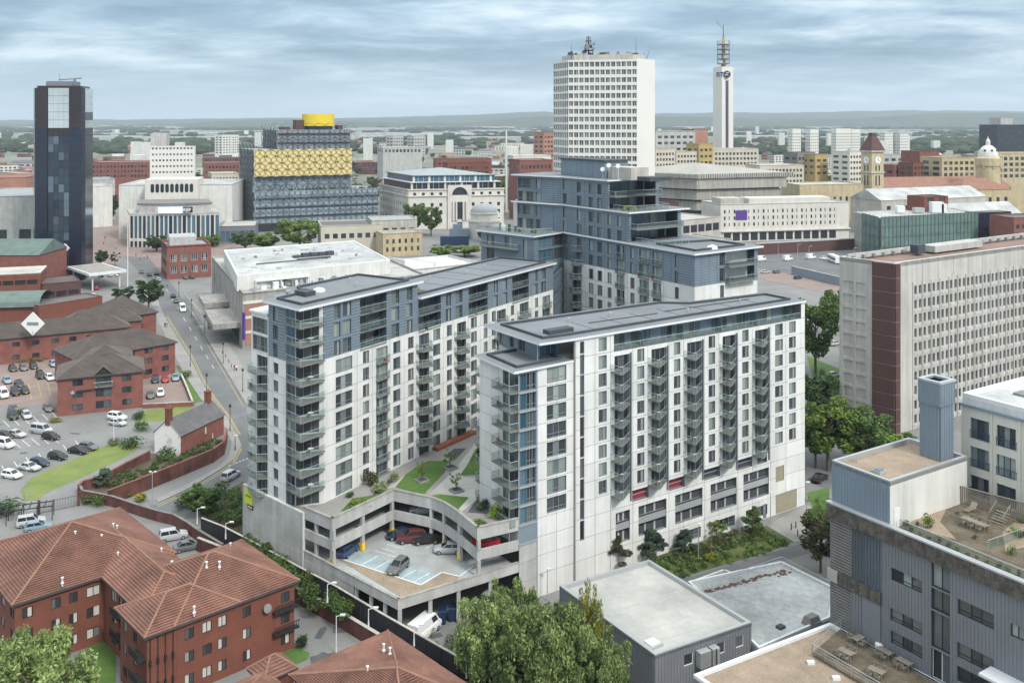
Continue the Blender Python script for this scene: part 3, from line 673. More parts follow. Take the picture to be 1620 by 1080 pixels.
roof_slab(B, [L1 + LX * 16.8 + Vector((-.68, -.73)) * .8, L1 + Vector((.1, -1.1)), BI + BD * 1.2 - DN * .7, BI + DN * 6, L1 + LX * 16.8 + Vector((.68, .73)) * 12], ZL, ZL + .33, kerb=0)
U1 = Vector((9.4, 214.4)); U2 = Vector((1.2, 221.5))
fU = Fac(U2, U1); 
for z0, z1 in ((ZL, ZM), (ZM, ZU)):
 g = Face(B, fU, 0, fU.L)
 for k in range(2):
  z = z0 + SB * k; g.win(.4, 4.9, z + .3, z + 2.6, 'quad', pm='glass_home'); g.win(5.7, 7.0, z + .3, z + 2.6, 'one')
 g.finish(z0, z1, 'blue_joint'); lap(B, fU, 0, fU.L, z0, z1 - .02, g.h, .5, ext=[5.3, 7.3])
 f3 = Fac(U1, BI + BD * .3); m = MB(); wall(m, f3, 0, f3.L, z0, z1); m.build('wall', MAT['blue_joint'], B); lap(B, f3, 0, f3.L, z0, z1 - .02, [], .5)
 zz = z1
 roof_slab(B, [U2 + Vector((-1.5, -.4)), U1 + Vector((-.3, -.9)), BI - DN * .7 + BD * .5, BI + DN * 14, U2 + Vector((7, 9))], zz + .003, zz + .303, kerb=0)
m = MB(); m.prism([U2 + Vector((-.9, 1.2)), U2 + Vector((0, .2)), U2 + Vector((3, 5)), U2 + Vector((0, 8))], ZL, ZM); m.build('end_wall', MAT['white_wall'], B)
ph = [BI + BD * .0 + DN * 2.5 - BD * 4, BI + BD * 12 + DN * 2.5, BI + BD * 12 + DN * 9, BI - BD * 4 + DN * 9]
m = MB(); m.prism(ph, ZU + .3, ZU + 4.0); pr = m.build('plant_room', MAT['blue_clad'], B)
fq = Fac(ph[0], ph[1]); lap(B, fq, 0, fq.L, ZU + .35, ZU + 3.9, [], .5, ext=[fq.L * i / 8 for i in range(1, 8)])
m = MB(); m.prism(inset(ph, -.5), ZU + 4.0, ZU + 4.25); m.build('plant_room_roof', MAT['roof_dark'], B)
p2 = [BI + BD * 13 + DN * 3.2, BI + BD * 20 + DN * 3.2, BI + BD * 20 + DN * 8, BI + BD * 13 + DN * 8]
m = MB(); m.prism(p2, ZU + .3, ZU + 2.9); m.build('tank', MAT['stone_grey'], B)
m = MB(); m.prism([BI + BD * 21 + DN * 4, BI + BD * 25 + DN * 4, BI + BD * 25 + DN * 10, BI + BD * 21 + DN * 10], ZU + .3, ZU + 1.1); m.build('roof_box', MAT['roof_dark'], B)
for s_, d_ in ((13.4, 2.6), (16.5, 2.6), (11.8, 2.2)):
 q = BI + BD * s_ + DN * d_; m = MB(); z = ZU + 3.1 if s_ > 12 else ZU + 2.2
 m.tube((q.x, q.y, ZU + .3), (q.x, q.y, z), .06); m.tube((q.x, q.y - .1, z), (q.x - .1, q.y - .45, z + .1), .2, .5, n=12); m.build('satellite_dish', MAT['roof_edge'], B)
def rail_run(par, pts, z, glass=True):
 g = MB(); r = MB()
 for p, q in zip(pts, pts[1:]):
  p = V3(p, z); q = V3(q, z); up = Vector((0, 0, 1))
  if glass: g.face(p + up * .08, q + up * .08, q + up, p + up)
  r.tube(p + up * 1.05, q + up * 1.05, .04, n=5); n = max(1, int((q - p).length / 1.6))
  for i in range(n + 1): r.tube(p.lerp(q, i / n), p.lerp(q, i / n) + up * 1.05, .03, n=4)
  if not glass:
   for h_ in (.35, .7): r.tube(p + up * h_, q + up * h_, .02, n=4)
 o = r.build('handrail', MAT['rail'], par)
 if glass: g.build('balustrade', MAT['glass_rail'], o)
 return o
rail_run(B, [BI + BD * (sMi + 1.5) + DN * .8, BI + BD * (sMi + 9) + DN * .8, BI + BD * (sMi + 9) + DN * 8], ZL + .35)
rail_run(B, [BI + BD * (sU + 1) + DN * .8, BI + BD * (sMi - .5) + DN * .8, BI + BD * (sMi - .5) + BEX * 12], ZM + .3)
rail_run(B, [L1 + LX * 15 + Vector((.3, .3)), L1 + LX * 2 + Vector((.5, .8)), L1 + Vector((4.2, 4.5))], ZL + .33)
for i in range(9):
 q = L1 + LX * (2.5 + 1.4 * i) + Vector((.73, .68)) * RND.uniform(1.5, 4)
 m = MB(); h_ = RND.uniform(.5, 1.6); m.tube((q.x, q.y, ZL + .33), (q.x, q.y, ZL + .33 + h_), .35, .3, n=7)
 m.build(RND.choice(['plant_pot', 'terrace_table']), MAT[RND.choice(['leaf_dark', 'wood_grey', 'roof_edge', 'leaf_mid'])], B)
q = BI + BD * (sU + 4) + DN * 2
m = MB()
for i in range(16): m.tube((q.x + RND.uniform(-1, 2), q.y + RND.uniform(-1, 1), ZM + .3), (q.x + RND.uniform(-1, 2), q.y + RND.uniform(-1, 1), ZM + 1.3), .3, .05, n=5)
m.build('terrace_planting', MAT['leaf_yellow'], B)
fK2 = Fac(A1 + AX * .1, BI + BD * .3); lk = thing('glazed_link', 'dark glass stair link between the left wing and the stepped tower', 'stair link', (A1.x, A1.y, 8))
m = MB(); wall(m, fK2, 0, fK2.L, 8, 36); m.build('wall', MAT['blue_joint'], lk)
for k in range(9): window(lk, fK2, .2, fK2.L - .2, 8.6 + 3 * k, 11.3 + 3 * k, 'quad', -.1, pm='glass_blue')
# ================================================================ cars
CARCOL = {'white': (.72, .72, .72), 'silver': (.42, .43, .45), 'grey': (.13, .135, .14), 'black': (.018, .018, .02), 'red': (.36, .015, .03),
   'blue': (.03, .07, .17), 'navy': (.02, .03, .065), 'pale blue': (.2, .29, .36), 'dark red': (.11, .03, .03), 'beige': (.36, .3, .22), 'yellow': (.75, .5, .02)}
for k, c in CARCOL.items(): flat('car_' + k, c, .28, .5)
flat('car_glass', (.025, .03, .036), .06, .6); flat('tyre', (.015, .015, .016), .85); flat('rim', (.4, .4, .41), .35, metal=.6)
flat('lamp_clear', (.7, .7, .68), .15); flat('lamp_red', (.35, .01, .01), .25); flat('plate', (.7, .65, .3), .5)
CT = {  # half length, half width, belt z, roof z, cabin bottom x0,x1, cabin top x0,x1, nose z
 'hatch': (2.05, .88, .93, 1.48, -1.98, 1.05, -1.55, .1, .70), 'sedan': (2.3, .9, .92, 1.44, -1.75, 1.05, -1.05, .05, .70),
 'suv': (2.25, .93, 1.08, 1.75, -2.2, 1.1, -1.95, .35, .88), 'van': (2.55, .97, 1.2, 2.05, -2.5, 1.75, -2.4, .95, 1.0), 'panel': (2.9, 1.0, 1.3, 2.5, -2.86, 2.3, -2.8, 1.4, 1.05)}
def car_meshes(kind, colr):
 key = ('car', kind, colr)
 if key in CACHE: return CACHE[key]
 hl, hw, bz, rz, b0, b1, t0, t1, nz = CT[kind]; m = MB()
 st = [(-hl, .8, .45, bz * .8), (-hl + .12, .93, .3, bz * .97), (-hl + .6, 1, .22, bz), (b1 * .5, 1, .2, bz), (b1 + .15, 1, .22, bz * .99), (hl - .35, .95, .26, nz + .06), (hl - .05, .84, .34, nz - .06), (hl, .76, .42, nz - .16)]
 rings = []
 for x, w, zs, zt in st:
  y = hw * w; rings.append([(x, -y * .9, zs), (x, -y, (zs + zt) / 2), (x, -y * .95, zt - .06), (x, -y * .82, zt), (x, y * .82, zt), (x, y * .95, zt - .06), (x, y, (zs + zt) / 2), (x, y * .9, zs)])
 n = len(m.v)
 for r in rings: m.v.extend(r)
 for i in range(len(rings) - 1):
  for j in range(8):
   k = (j + 1) % 8; m.f.append((n + i * 8 + j, n + i * 8 + k, n + i * 8 + 8 + k, n + i * 8 + 8 + j)); m.m.append(0)
 m.f.append(tuple(n + j for j in range(8))); m.m.append(0); e = n + (len(rings) - 1) * 8; m.f.append(tuple(e + j for j in reversed(range(8)))); m.m.append(0)
 yb, yt = hw * .86, hw * .68 if kind != 'panel' else hw * .84
 zb = bz - .03
 B_ = [Vector((b0, -yb, zb)), Vector((b1, -yb, zb)), Vector((b1, yb, zb)), Vector((b0, yb, zb))]
 T_ = [Vector((t0, -yt, rz)), Vector((t1, -yt, rz)), Vector((t1, yt, rz)), Vector((t0, yt, rz))]
 m.hexa(B_, T_)
 m.hexa([Vector((t0 + .05, -yt + .05, rz)), Vector((t1 - .05, -yt + .05, rz)), Vector((t1 - .05, yt - .05, rz)), Vector((t0 + .05, yt - .05, rz))],
   [Vector((t0 + .2, -yt + .16, rz + .05)), Vector((t1 - .2, -yt + .16, rz + .05)), Vector((t1 - .2, yt - .16, rz + .05)), Vector((t0 + .2, yt - .16, rz + .05))])
 for s_ in (-1, 1): m.box(b1 - .45, b1 - .25, s_ * hw * .95 - .08, s_ * hw * .95 + .08, bz, bz + .16)
 g = MB()
 def pane(a, b, c, d, nrm, u0, u1, v0, v1):
  def pt(u, v): return (a.lerp(b, u)).lerp(d.lerp(c, u), v) + nrm * .012
  g.face(pt(u0, v0), pt(u1, v0), pt(u1, v1), pt(u0, v1))
 for q, (a, b, c, d) in enumerate(((B_[0], B_[1], T_[1], T_[0]), (B_[1], B_[2], T_[2], T_[1]), (B_[2], B_[3], T_[3], T_[2]), (B_[3], B_[0], T_[0], T_[3]))):
  nr = (b - a).cross(d - a).normalized()
  if q in (0, 2):
   if kind == 'panel': pane(a, b, c, d, nr, *((.72, .95) if q == 0 else (.05, .28)), .15, .85)
   else: pane(a, b, c, d, nr, .06, .48, .12, .88); pane(a, b, c, d, nr, .52, .94, .12, .88)
  elif q == 1 or kind != 'panel': pane(a, b, c, d, nr, .06, .94, .1, .92)
 w = MB(); w.mi = 0; w.tube((0, -.1, .31), (0, .1, .31), .31, n=14); w.mi = 1; w.tube((0, -.112, .31), (0, .112, .31), .19, n=10)
 hd = MB(); hd.box(-.1, .03, -.2, .2, -.07, .08); tl = MB(); tl.box(-.03, .08, -.13, .13, -.1, .13)
 pl = MB(); pl.box(-.02, .02, -.25, .25, -.06, .06)
 CACHE[key] = (m.mesh('car_body', MAT['car_' + colr]), g.mesh('car_windows', MAT['car_glass']), w.mesh('wheel', [MAT['tyre'], MAT['rim']]), hd.mesh('headlight', MAT['lamp_clear']), tl.mesh('tail_light', MAT['lamp_red']), pl.mesh('number_plate', MAT['plate']))
 return CACHE[key]
def car(loc, ang, kind, colr, label, group=None, small=False):
 a, g, w, h, t, pl = car_meshes(kind, colr); hl, hw, bz, *_r = CT[kind]; nz = CT[kind][8]
 o = bpy.data.objects.new('parked_car' if group is None or 'park' in group else 'car', None); COL.objects.link(o); o.location = loc; o.rotation_euler = (0, 0, ang); tag(o, label, 'van' if kind in ('panel',) else 'car', group)
 def ch(n, me, x=0, y=0, z=0):
  c = bpy.data.objects.new(n, me); COL.objects.link(c); c.parent = o; c.location = (x, y, z); return c
 ch('body', a); ch('windows', g)
 for x in (-hl * .62, hl * .64):
  for y in (-hw * .9, hw * .9): ch('wheel', w, x, y)
 if not small:
  for y in (-hw * .58, hw * .58): ch('headlight', h, hl - .1, y, nz - .14); ch('tail_light', t, -hl + .06, y * 1.15, bz * .82)
  ch('number_plate', pl, hl + .005, 0, .42)
 return o
def cardir(u0, v0, u1, v1, z=0):
 a = P(u0, v0, z); b = P(u1, v1, z); return math.atan2(b.y - a.y, b.x - a.x)
# ================================================================ trees and shrubs
def leaf_cloud(rng, centers, radii, per, size, squash=.8, hang=0.0):
 pts = []
 for c, r in zip(centers, radii):
  n = max(6, int(per * r * r)); d = rng.normal(size=(n, 3)); d /= np.linalg.norm(d, axis=1)[:, None]
  rad = r * rng.uniform(.25, 1, n) ** .5; p = d * rad[:, None]; p[:, 2] *= squash
  if hang: p[:, 2] -= hang * rng.uniform(0, 1, n) ** 2 * r
  pts.append(p + np.array(c))
 p = np.concatenate(pts); n = len(p)
 a = rng.normal(size=(n, 3)); a /= np.linalg.norm(a, axis=1)[:, None]; a[:, 2] *= (.6 if not hang else 1.4)
 b = np.cross(a, rng.normal(size=(n, 3))); b /= np.linalg.norm(b, axis=1)[:, None]
 s = (size * rng.uniform(.6, 1.3, n))[:, None]; a = a * s; b = b * s * .6
 v = np.stack([p - a, p + b * .8, p + a, p - b * .8], 1).reshape(-1, 3)
 return v, np.arange(4 * n).reshape(n, 4)
def np_mesh(name, v, f, mat):
 me = bpy.data.meshes.new(name); n = len(f); k = f.shape[1]
 me.vertices.add(len(v)); me.vertices.foreach_set('co', np.ascontiguousarray(v, dtype=np.float32).ravel())
 me.loops.add(n * k); me.loops.foreach_set('vertex_index', np.ascontiguousarray(f, dtype=np.int32).ravel())
 me.polygons.add(n); me.polygons.foreach_set('loop_start', np.arange(0, n * k, k, dtype=np.int32)); me.update(calc_edges=True)
 me.materials.append(mat); return me
TREES = {}
def tree_meshes(shape, var, leaf, size, per):
 key = (shape, var, leaf, size, per)
 if key in TREES: return TREES[key]
 rng = np.random.default_rng(100 + var); H_ = 10.0; tk = MB(); cs = []; rs = []
 tk.tube((0, 0, -.2), (.05, .02, 3.4), .26, .2, n=8, cap=False)
 tips = []
 nl = {'round': 11, 'weep': 13, 'cone': 9, 'light': 9}[shape]
 for i in range(nl):
  a = i * 2.4 + rng.uniform(-.3, .3); h = (2.4 + 5.0 * i / nl); rr = {'round': 3.4, 'weep': 3.3, 'cone': 2.6 * (1.1 - i / nl), 'light': 3.0}[shape] * rng.uniform(.7, 1.1)
  e = Vector((math.cos(a) * rr, math.sin(a) * rr, min(9.0, h + rr * .55 + .8)))
  tk.tube((0, 0, h * .85), e * .55 + Vector((0, 0, h * .42)), .11, .06, n=5, cap=False); tk.tube(e * .55 + Vector((0, 0, h * .42)), e, .06, .02, n=4, cap=False); tips.append(e)
 tk.tube((.05, .02, 3.4), (0, 0, 9.2), .2, .04, n=6, cap=False)
 nc = {'round': 50, 'weep': 84, 'cone': 30, 'light': 24}[shape]
 for i in range(nc):
  if i < nl: c = tips[i]; c = np.array(c)
  else:
   d = rng.normal(size=3); d /= np.linalg.norm(d); q = rng.uniform(.35, 1) ** .5
   c = np.array([d[0] * 3.4 * q, d[1] * 3.4 * q, 6.0 + d[2] * 3.5 * q])
   if shape == 'cone': zc = rng.uniform(1.8, 9.3); rr = 2.7 * (1.05 - (zc - 1.5) / 8.6); a = rng.uniform(0, 6.28); c = np.array([math.cos(a) * rr * q, math.sin(a) * rr * q, zc])
   if shape == 'weep': c[2] = max(2.0, c[2] * rng.uniform(.8, 1.08))
  cs.append(c); rs.append(rng.uniform(.5, 1.3) * (.8 if shape != 'round' else 1))
 v, f = leaf_cloud(rng, cs, rs, per, size, hang=2.6 if shape == 'weep' else 0)
 TREES[key] = (tk.mesh('trunk', MAT['bark']), np_mesh('crown', v, f, MAT[leaf])); return TREES[key]
def tree(loc, h, w, label, leaf='leaf_mid', shape='round', var=0, size=.3, per=150, group=None, name='tree'):
 a, b = tree_meshes(shape, var, leaf, size, per)
 o = bpy.data.objects.new(name, None); COL.objects.link(o); o.location = loc; o.rotation_euler = (0, 0, RND.uniform(0, 6.28)); tag(o, label, 'tree', group)
 sx = w / {'round': 7.2, 'weep': 8.2, 'cone': 5.4, 'light': 7.2}[shape]; sz = h / 10.0; o.scale = (sx, sx, sz)
 for n, me in (('trunk', a), ('crown', b)):
  c = bpy.data.objects.new(n, me); COL.objects.link(c); c.parent = o
 return o
def shrub_mesh(var, leaf, size=.16, per=170):
 key = ('shrub', var, leaf, size, per)
 if key not in TREES:
  rng = np.random.default_rng(500 + var); cs = []; rs = []
  for i in range(9): a = rng.uniform(0, 6.28); q = rng.uniform(0, .62); cs.append((math.cos(a) * q, math.sin(a) * q, rng.uniform(.25, .75))); rs.append(rng.uniform(.3, .5))
  v, f = leaf_cloud(rng, cs, rs, per, size); TREES[key] = np_mesh('foliage', v, f, MAT[leaf])
 return TREES[key]
def shrub(loc, w, h, label, leaf='leaf_mid', var=0, group=None, size=.16, per=170):
 o = bpy.data.objects.new('shrub', shrub_mesh(var, leaf, size, per)); COL.objects.link(o); o.location = loc; o.scale = (w / 1.8, w / 1.8, h / 1.15); o.rotation_euler = (0, 0, RND.uniform(0, 6.28))
 tag(o, label, 'shrub', group); return o
def hedge_mass(name, pts, w, h, leaf, label, seed=0, size=.2, per=120, dens=1.0):
 rng = np.random.default_rng(900 + seed); cs = []; rs = []
 for p, q in zip(pts, pts[1:]):
  p = np.array((p[0], p[1], p[2] if len(p) > 2 else 0)); q = np.array((q[0], q[1], q[2] if len(q) > 2 else 0)); n = max(2, int(np.linalg.norm(q - p) / (h * .55) * dens))
  t = (q - p) / max(.01, np.linalg.norm(q - p)); nn_ = np.array((-t[1], t[0], 0))
  for i in range(n):
   c = p + (q - p) * rng.uniform(0, 1) + nn_ * rng.uniform(-w / 2, w / 2); c[2] += h * rng.uniform(.15, .65); cs.append(c); rs.append(h * rng.uniform(.35, .6))
 v, f = leaf_cloud(rng, cs, rs, per, size); off = np.array((pts[0][0], pts[0][1], 0.0))
 o = bpy.data.objects.new(name, np_mesh(name, v - off, f, MAT[leaf])); COL.objects.link(o); o.location = tuple(off); stuff(o); o['label'] = label; o['category'] = 'planting'; return o
# ================================================================ simple building kit
def hip_roof(m, p, z0, rise, ov=.5, ends=(True, True)):
 q = [Vector(x[:2]) for x in inset([x[:2] for x in p], -ov)]
 L_ = (q[1] - q[0]).length; Wd = (q[3] - q[0]).length; ax = (q[1] - q[0]) / L_; h0 = min(Wd / 2, L_ / 2 - .05)
 mid0 = (q[0] + q[3]) / 2; mid1 = (q[1] + q[2]) / 2
 r0 = mid0 + ax * (h0 if ends[0] else 0); r1 = mid1 - ax * (h0 if ends[1] else 0)
 a, b, c, d = (V3(x, z0) for x in q); e, f = V3(r0, z0 + rise), V3(r1, z0 + rise)
 m.face(a, b, f, e); m.face(c, d, e, f)
 m.face(d, a, e); m.face(b, c, f)
 m.face(d, c, b, a)
 return (a, b, c, d, e, f)
def block_faces(par, fp, z0, z1, wmat, specs, name='wall', pm='glass_dark', ind=False, style='one', fm='frame', rec=.2):
 m = MB(); g = MB()
 for i in range(len(fp)):
  f = Fac(fp[i], fp[(i + 1) % len(fp)]); hs = [(a * f.L, b * f.L, c, d) for a, b, c, d in specs.get(i, [])]
  wall(m, f, 0, f.L, z0, z1, hs, rec=rec)
  for h in hs:
   if ind: window(par, f, h[0], h[1], h[2], h[3], style, rec - .1, fm=fm, pm=pm)
   else: f.quad(g, h[0], h[1], h[2], h[3], -rec)
 o = m.build(name, MAT[wmat] if isinstance(wmat, str) else wmat, par)
 if g.f: w = g.build('windows', MAT[pm], par); stuff(w)
 return o
def wgrid(n, rows, z0, dz, h, fill=.6, a=.03, b=.97):
 out_ = []; st = (b - a) / n
 for r in range(rows):
  for i in range(n): out_.append((a + st * (i + (1 - fill) / 2), a + st * (i + (1 + fill) / 2), z0 + dz * r, z0 + dz * r + h))
 return out_
def flat_roof(par, fp, z, mat='grey_roof', par_h=.6, pw=.35, pmat=None):
 m = MB(); m.face(*[V3(p, z) for p in fp]); o = m.build('roof', MAT[mat], par)
 if par_h:
  k = inset([p[:2] for p in fp], pw); m = MB()
  for i in range(len(fp)):
   j = (i + 1) % len(fp); m.hexa([V3(fp[i], z - .02), V3(fp[j], z - .02), V3(k[j], z - .02), V3(k[i], z - .02)], [V3(fp[i], z + par_h), V3(fp[j], z + par_h), V3(k[j], z + par_h), V3(k[i], z + par_h)])
  m.build('parapet', MAT[pmat] if pmat else MAT['concrete'], par)
 return o
def rectfp(a, b, depth):
 a = Vector(a[:2]); b = Vector(b[:2]); t = (b - a).normalized(); n = Vector((-t.y, t.x)); return [a, b, b + n * depth, a + n * depth]
def fp_px(u0, v0, u1, v1, depth, z=0): return rectfp(P(u0, v0, z), P(u1, v1, z), depth)
def fp_d(u0, d0, u1, d1, depth): return rectfp(PD(u0, d0), PD(u1, d1), depth)
# ================================================================ ground, roads, pavements
def l1(x, y): return (.25 * x, 600 + .25 * y)
def c5(x, y): return (.25 * x, 360 + .25 * y)
def c4(x, y): return (380 + .39506 * x, 780 + .39506 * y)
def c3(x, y): return (.2963 * x, 780 + .2963 * y)
def c5b(x, y): return (860 + .2963 * x, 760 + .2963 * y)
def r7(x, y): return (1280 + .2593 * x, 580 + .2593 * y)
def r8(x, y): return (1280 + .2593 * x, 800 + .2593 * y)
def sheet(name, px, z, mat, h=0.0):
 pts = [P(u, v, 0) for u, v in px]; m = MB()
 if h: m.prism([(p.x, p.y) for p in pts], -.05, h)
 else: m.face(*[(p.x, p.y, z) for p in pts])
 return struct(m.build(name, MAT[mat]))
mk('city_ground', (.25, .245, .225), .95, .4, .006, col2=(.13, .15, .09), fine=.3, fscale=.06)
m = MB(); m.face((-14000, -60, 0), (14000, -60, 0), (14000, 15000, 0), (-14000, 15000, 0)); struct(m.build('ground', MAT['city_ground']))
mk('bed_green', (.13, .15, .05), .95, .3, .35, col2=(.075, .10, .03), fine=.3, bump=.4)
def near(name, pts, z, mat): 
 m = MB(); m.face(*[(x, y, z) for x, y in pts]); return struct(m.build(name, MAT[mat]))
near('paved_ground', [(-130, 60), (150, 60), (230, 640), (-260, 640)], .004, 'asphalt_light')
ROADL = [(196, 405), (215, 425), (232, 442), (248, 470), (260, 500), (275, 525), (300, 565), (317, 600), (332, 625), (357, 657), (375, 687), (382, 705), (370, 727), (350, 742), (300, 772), (250, 795), (215, 812)]
ROADR = [(246, 832), (300, 806), (345, 790), (392, 772), (394, 700), (390, 640), (325, 532), (291, 475), (266, 442), (250, 425), (236, 408)]
sheet('road', ROADL + ROADR, .012, 'asphalt')
def line(name, px, w, z, mat):
 m = MB()
 pts = [P(u, v) for u, v in px]
 for p, q in zip(pts, pts[1:]):
  p = Vector(p[:2]); q = Vector(q[:2]); t = (q - p).normalized(); n = Vector((-t.y, t.x)) * w / 2
  m.face(V3(p - n, z), V3(q - n, z), V3(q + n, z), V3(p + n, z))
 return struct(m.build(name, MAT[mat]))
def shiftpx(px, du): return [(u + du, v) for u, v in px]
line('road_marking', shiftpx(ROADL[4:11], 3), .16, .018, 'yellow_line'); line('road_marking', shiftpx(ROADL[4:11], 5.5), .16, .018, 'yellow_line')
line('road_marking', [(u - 1.5, v + 3.5) for u, v in ROADL[10:16]], .16, .018, 'yellow_line'); line('road_marking', [(u - .2, v + 6) for u, v in ROADL[10:16]], .16, .018, 'yellow_line')
line('road_marking', [(u - 4, v + 1) for u, v in [(325, 532), (357, 586), (388, 640)]], .14, .018, 'yellow_line')
for i in range(6): line('road_marking', [(362 + i * 5.4, 737 - i * 2.2), (365 + i * 5.4, 735.6 - i * 2.2)], .25, .018, 'white_line')
for i in range(9): line('road_marking', [(263 + i * 9, 457 + i * 15.0), (266.5 + i * 9, 463 + i * 15.0)], .13, .018, 'white_line')
sheet('pavement', [(318, 632), (290, 590), (262, 535), (246, 500), (236, 470), (244, 470), (248, 472), (260, 500), (275, 525), (300, 565), (317, 600), (332, 625), (357, 657), (375, 687), (382, 705), (370, 727), (350, 742), (300, 772), (250, 795), (246, 790), (300, 764), (345, 740), (362, 722), (366, 700), (352, 670), (334, 646)], 0, 'paving', .12)
sheet('pavement', [(390, 640), (325, 532), (291, 475), (300, 472), (330, 500), (372, 560), (398, 600), (398, 650)], 0, 'paving', .12)
sheet('plaza', [(130, 345), (400, 352), (400, 395), (262, 440), (236, 408), (196, 405), (150, 440), (120, 420)], .008, 'paving_red')
sheet('car_park', [(-120, 810), (-120, 652), (60, 642), (90, 664), (205, 658), (240, 684), (225, 692), (165, 706), (60, 747), (33, 778), (30, 815)], .012, 'asphalt_light')
sheet('car_park', [(-120, 650), (-120, 560), (100, 558), (100, 600), (91, 662), (60, 641)], .016, 'paving_red')
sheet('car_park', [(226, 645), (224, 592), (285, 588), (303, 628), (262, 640)], .012, 'paving_red')
sheet('lawn', [l1(130, 700), l1(200, 620), l1(430, 520), l1(640, 430), l1(760, 400), l1(890, 400), l1(870, 440), l1(760, 510), l1(560, 600), l1(400, 670), l1(290, 720), l1(235, 765), l1(150, 765)], .03, 'grass_dry')
sheet('lawn', [l1(900, 200), l1(1230, 160), l1(1180, 210), l1(1060, 260), l1(960, 270), l1(880, 260)], .02, 'grass_dry')
sheet('lawn', [c5(1110, 870), c5(1170, 880), c5(1240, 1000), c5(1300, 1100), c5(1200, 1110), c5(1190, 1000)], .03, 'grass')
sheet('driveway', [l1(235, 775), l1(290, 722), l1(400, 672), l1(560, 602), l1(760, 512), l1(880, 440), l1(930, 350), l1(1040, 300), l1(1090, 270), l1(1000, 360), l1(960, 450), l1(640, 585), l1(520, 640), l1(490, 720), l1(500, 790), l1(260, 800)], .02, 'asphalt_light')
sheet('yard', [(110, 815), (175, 800), (250, 815), (320, 850), (420, 905), (480, 950), (601, 1022), (570, 1070), (400, 1120), (-100, 1120), (-100, 835)], .02, 'asphalt_light')
sheet('lane', [(470, 965), (500, 975), (600, 1030), (585, 1075), (470, 1080), (440, 1050), (466, 1010)], .026, 'asphalt_light')
sheet('lawn', [c3(480, 760), c3(620, 760), c3(620, 1010), c3(420, 1060)], .03, 'grass')
sheet('lawn', [c4(170, 640), c4(225, 615), c4(280, 640), c4(270, 665), c4(225, 685)], .04, 'grass')
sheet('planting_bed', [l1(520, 660), l1(640, 620), l1(950, 465), l1(1130, 500), l1(1420, 380), l1(1440, 340), l1(1440, 400), l1(1130, 570), l1(690, 740), l1(540, 700)], .03, 'soil')
sheet('planting_bed', [l1(1290, 880), l1(1350, 780), l1(1540, 640), l1(1560, 980), l1(1500, 1010)], .03, 'soil')
sheet('road', [c5b(560, 640), c5b(745, 525), c5b(1390, 330), c5b(1520, 290), c5b(1520, 360), c5b(1270, 430), c5b(800, 580)], .014, 'asphalt')
sheet('pavement', [c5b(1190, 240), c5b(1400, 130), c5b(1530, 190), c5b(1530, 285), c5b(1390, 325), c5b(1340, 330)], 0, 'paving', .06)
sheet('planting_bed', [c5b(360, 440), c5b(470, 430), c5b(800, 340), c5b(1190, 240), c5b(1340, 325), c5b(1200, 380), c5b(740, 515), c5b(560, 560)], .03, 'bed_green')
sheet('lawn', [(1276, 780), (1312, 770), (1312, 810), (1290, 812)], .03, 'grass')
sheet('lawn', [(1276, 562), (1332, 585), (1332, 640), (1290, 610)], .03, 'grass')
sheet('road', [(1270, 700), (1330, 600), (1330, 470), (1240, 440), (1190, 420), (1190, 395), (1380, 400), (1440, 420), (1440, 440), (1352, 450), (1356, 700), (1312, 775), (1272, 760)], .014, 'asphalt')
sheet('pavement', [(1196, 440), (1200, 425), (1330, 447), (1330, 466), (1290, 460)], 0, 'paving_red', .06)
sheet('yard', [(560, 1140), (640, 985), (760, 940), (830, 955), (880, 935), (905, 960), (900, 1140)], .02, 'asphalt_light')
# ================================================================ podium, garage, roof garden
def ZP(u, v, z): q = P(u, v, z); return Vector((q.x, q.y))
pod = thing('parking_podium', 'grey concrete parking podium with open car decks under the roof garden', 'parking garage', (*ZP(526, 822, 12), 0))
g = [ZP(480, 801.7, 12), ZP(525.6, 820.7, 12), ZP(622.8, 775, 12), ZP(682, 787, 12), ZP(701.5, 795, 12), ZP(724.7, 810, 12), ZP(754.7, 835, 12), CL - CX * .05]
pl0 = ZP(384, 765, 11.3); pl1 = ZP(479, 811, 11.3)
GB = Vector((.2, 1.0))
def seg_wall(m, path, z0, z1, th=.3, inner=1):
 for a, b in zip(path, path[1:]):
  f = Fac(a, b); f.box(m, -.0, f.L, z0, z1, -th, 0)
garden = [pl0, pl1, *g, CB + CX * 0, CB + CX * 12, BR + BD * 1, BI + BD * 2, A1 + BA * -.2, A0 + BA * 12, Q2 + AX * 8]
m = MB(); m.face(*[V3(p, TZ) for p in garden]); dk = m.build('garden_deck', MAT['paving'], pod)
m = MB(); m.face(*[V3(p, TZ - .5) for p in garden][::-1]); m.build('deck_underside', MAT['concrete_old'], pod)
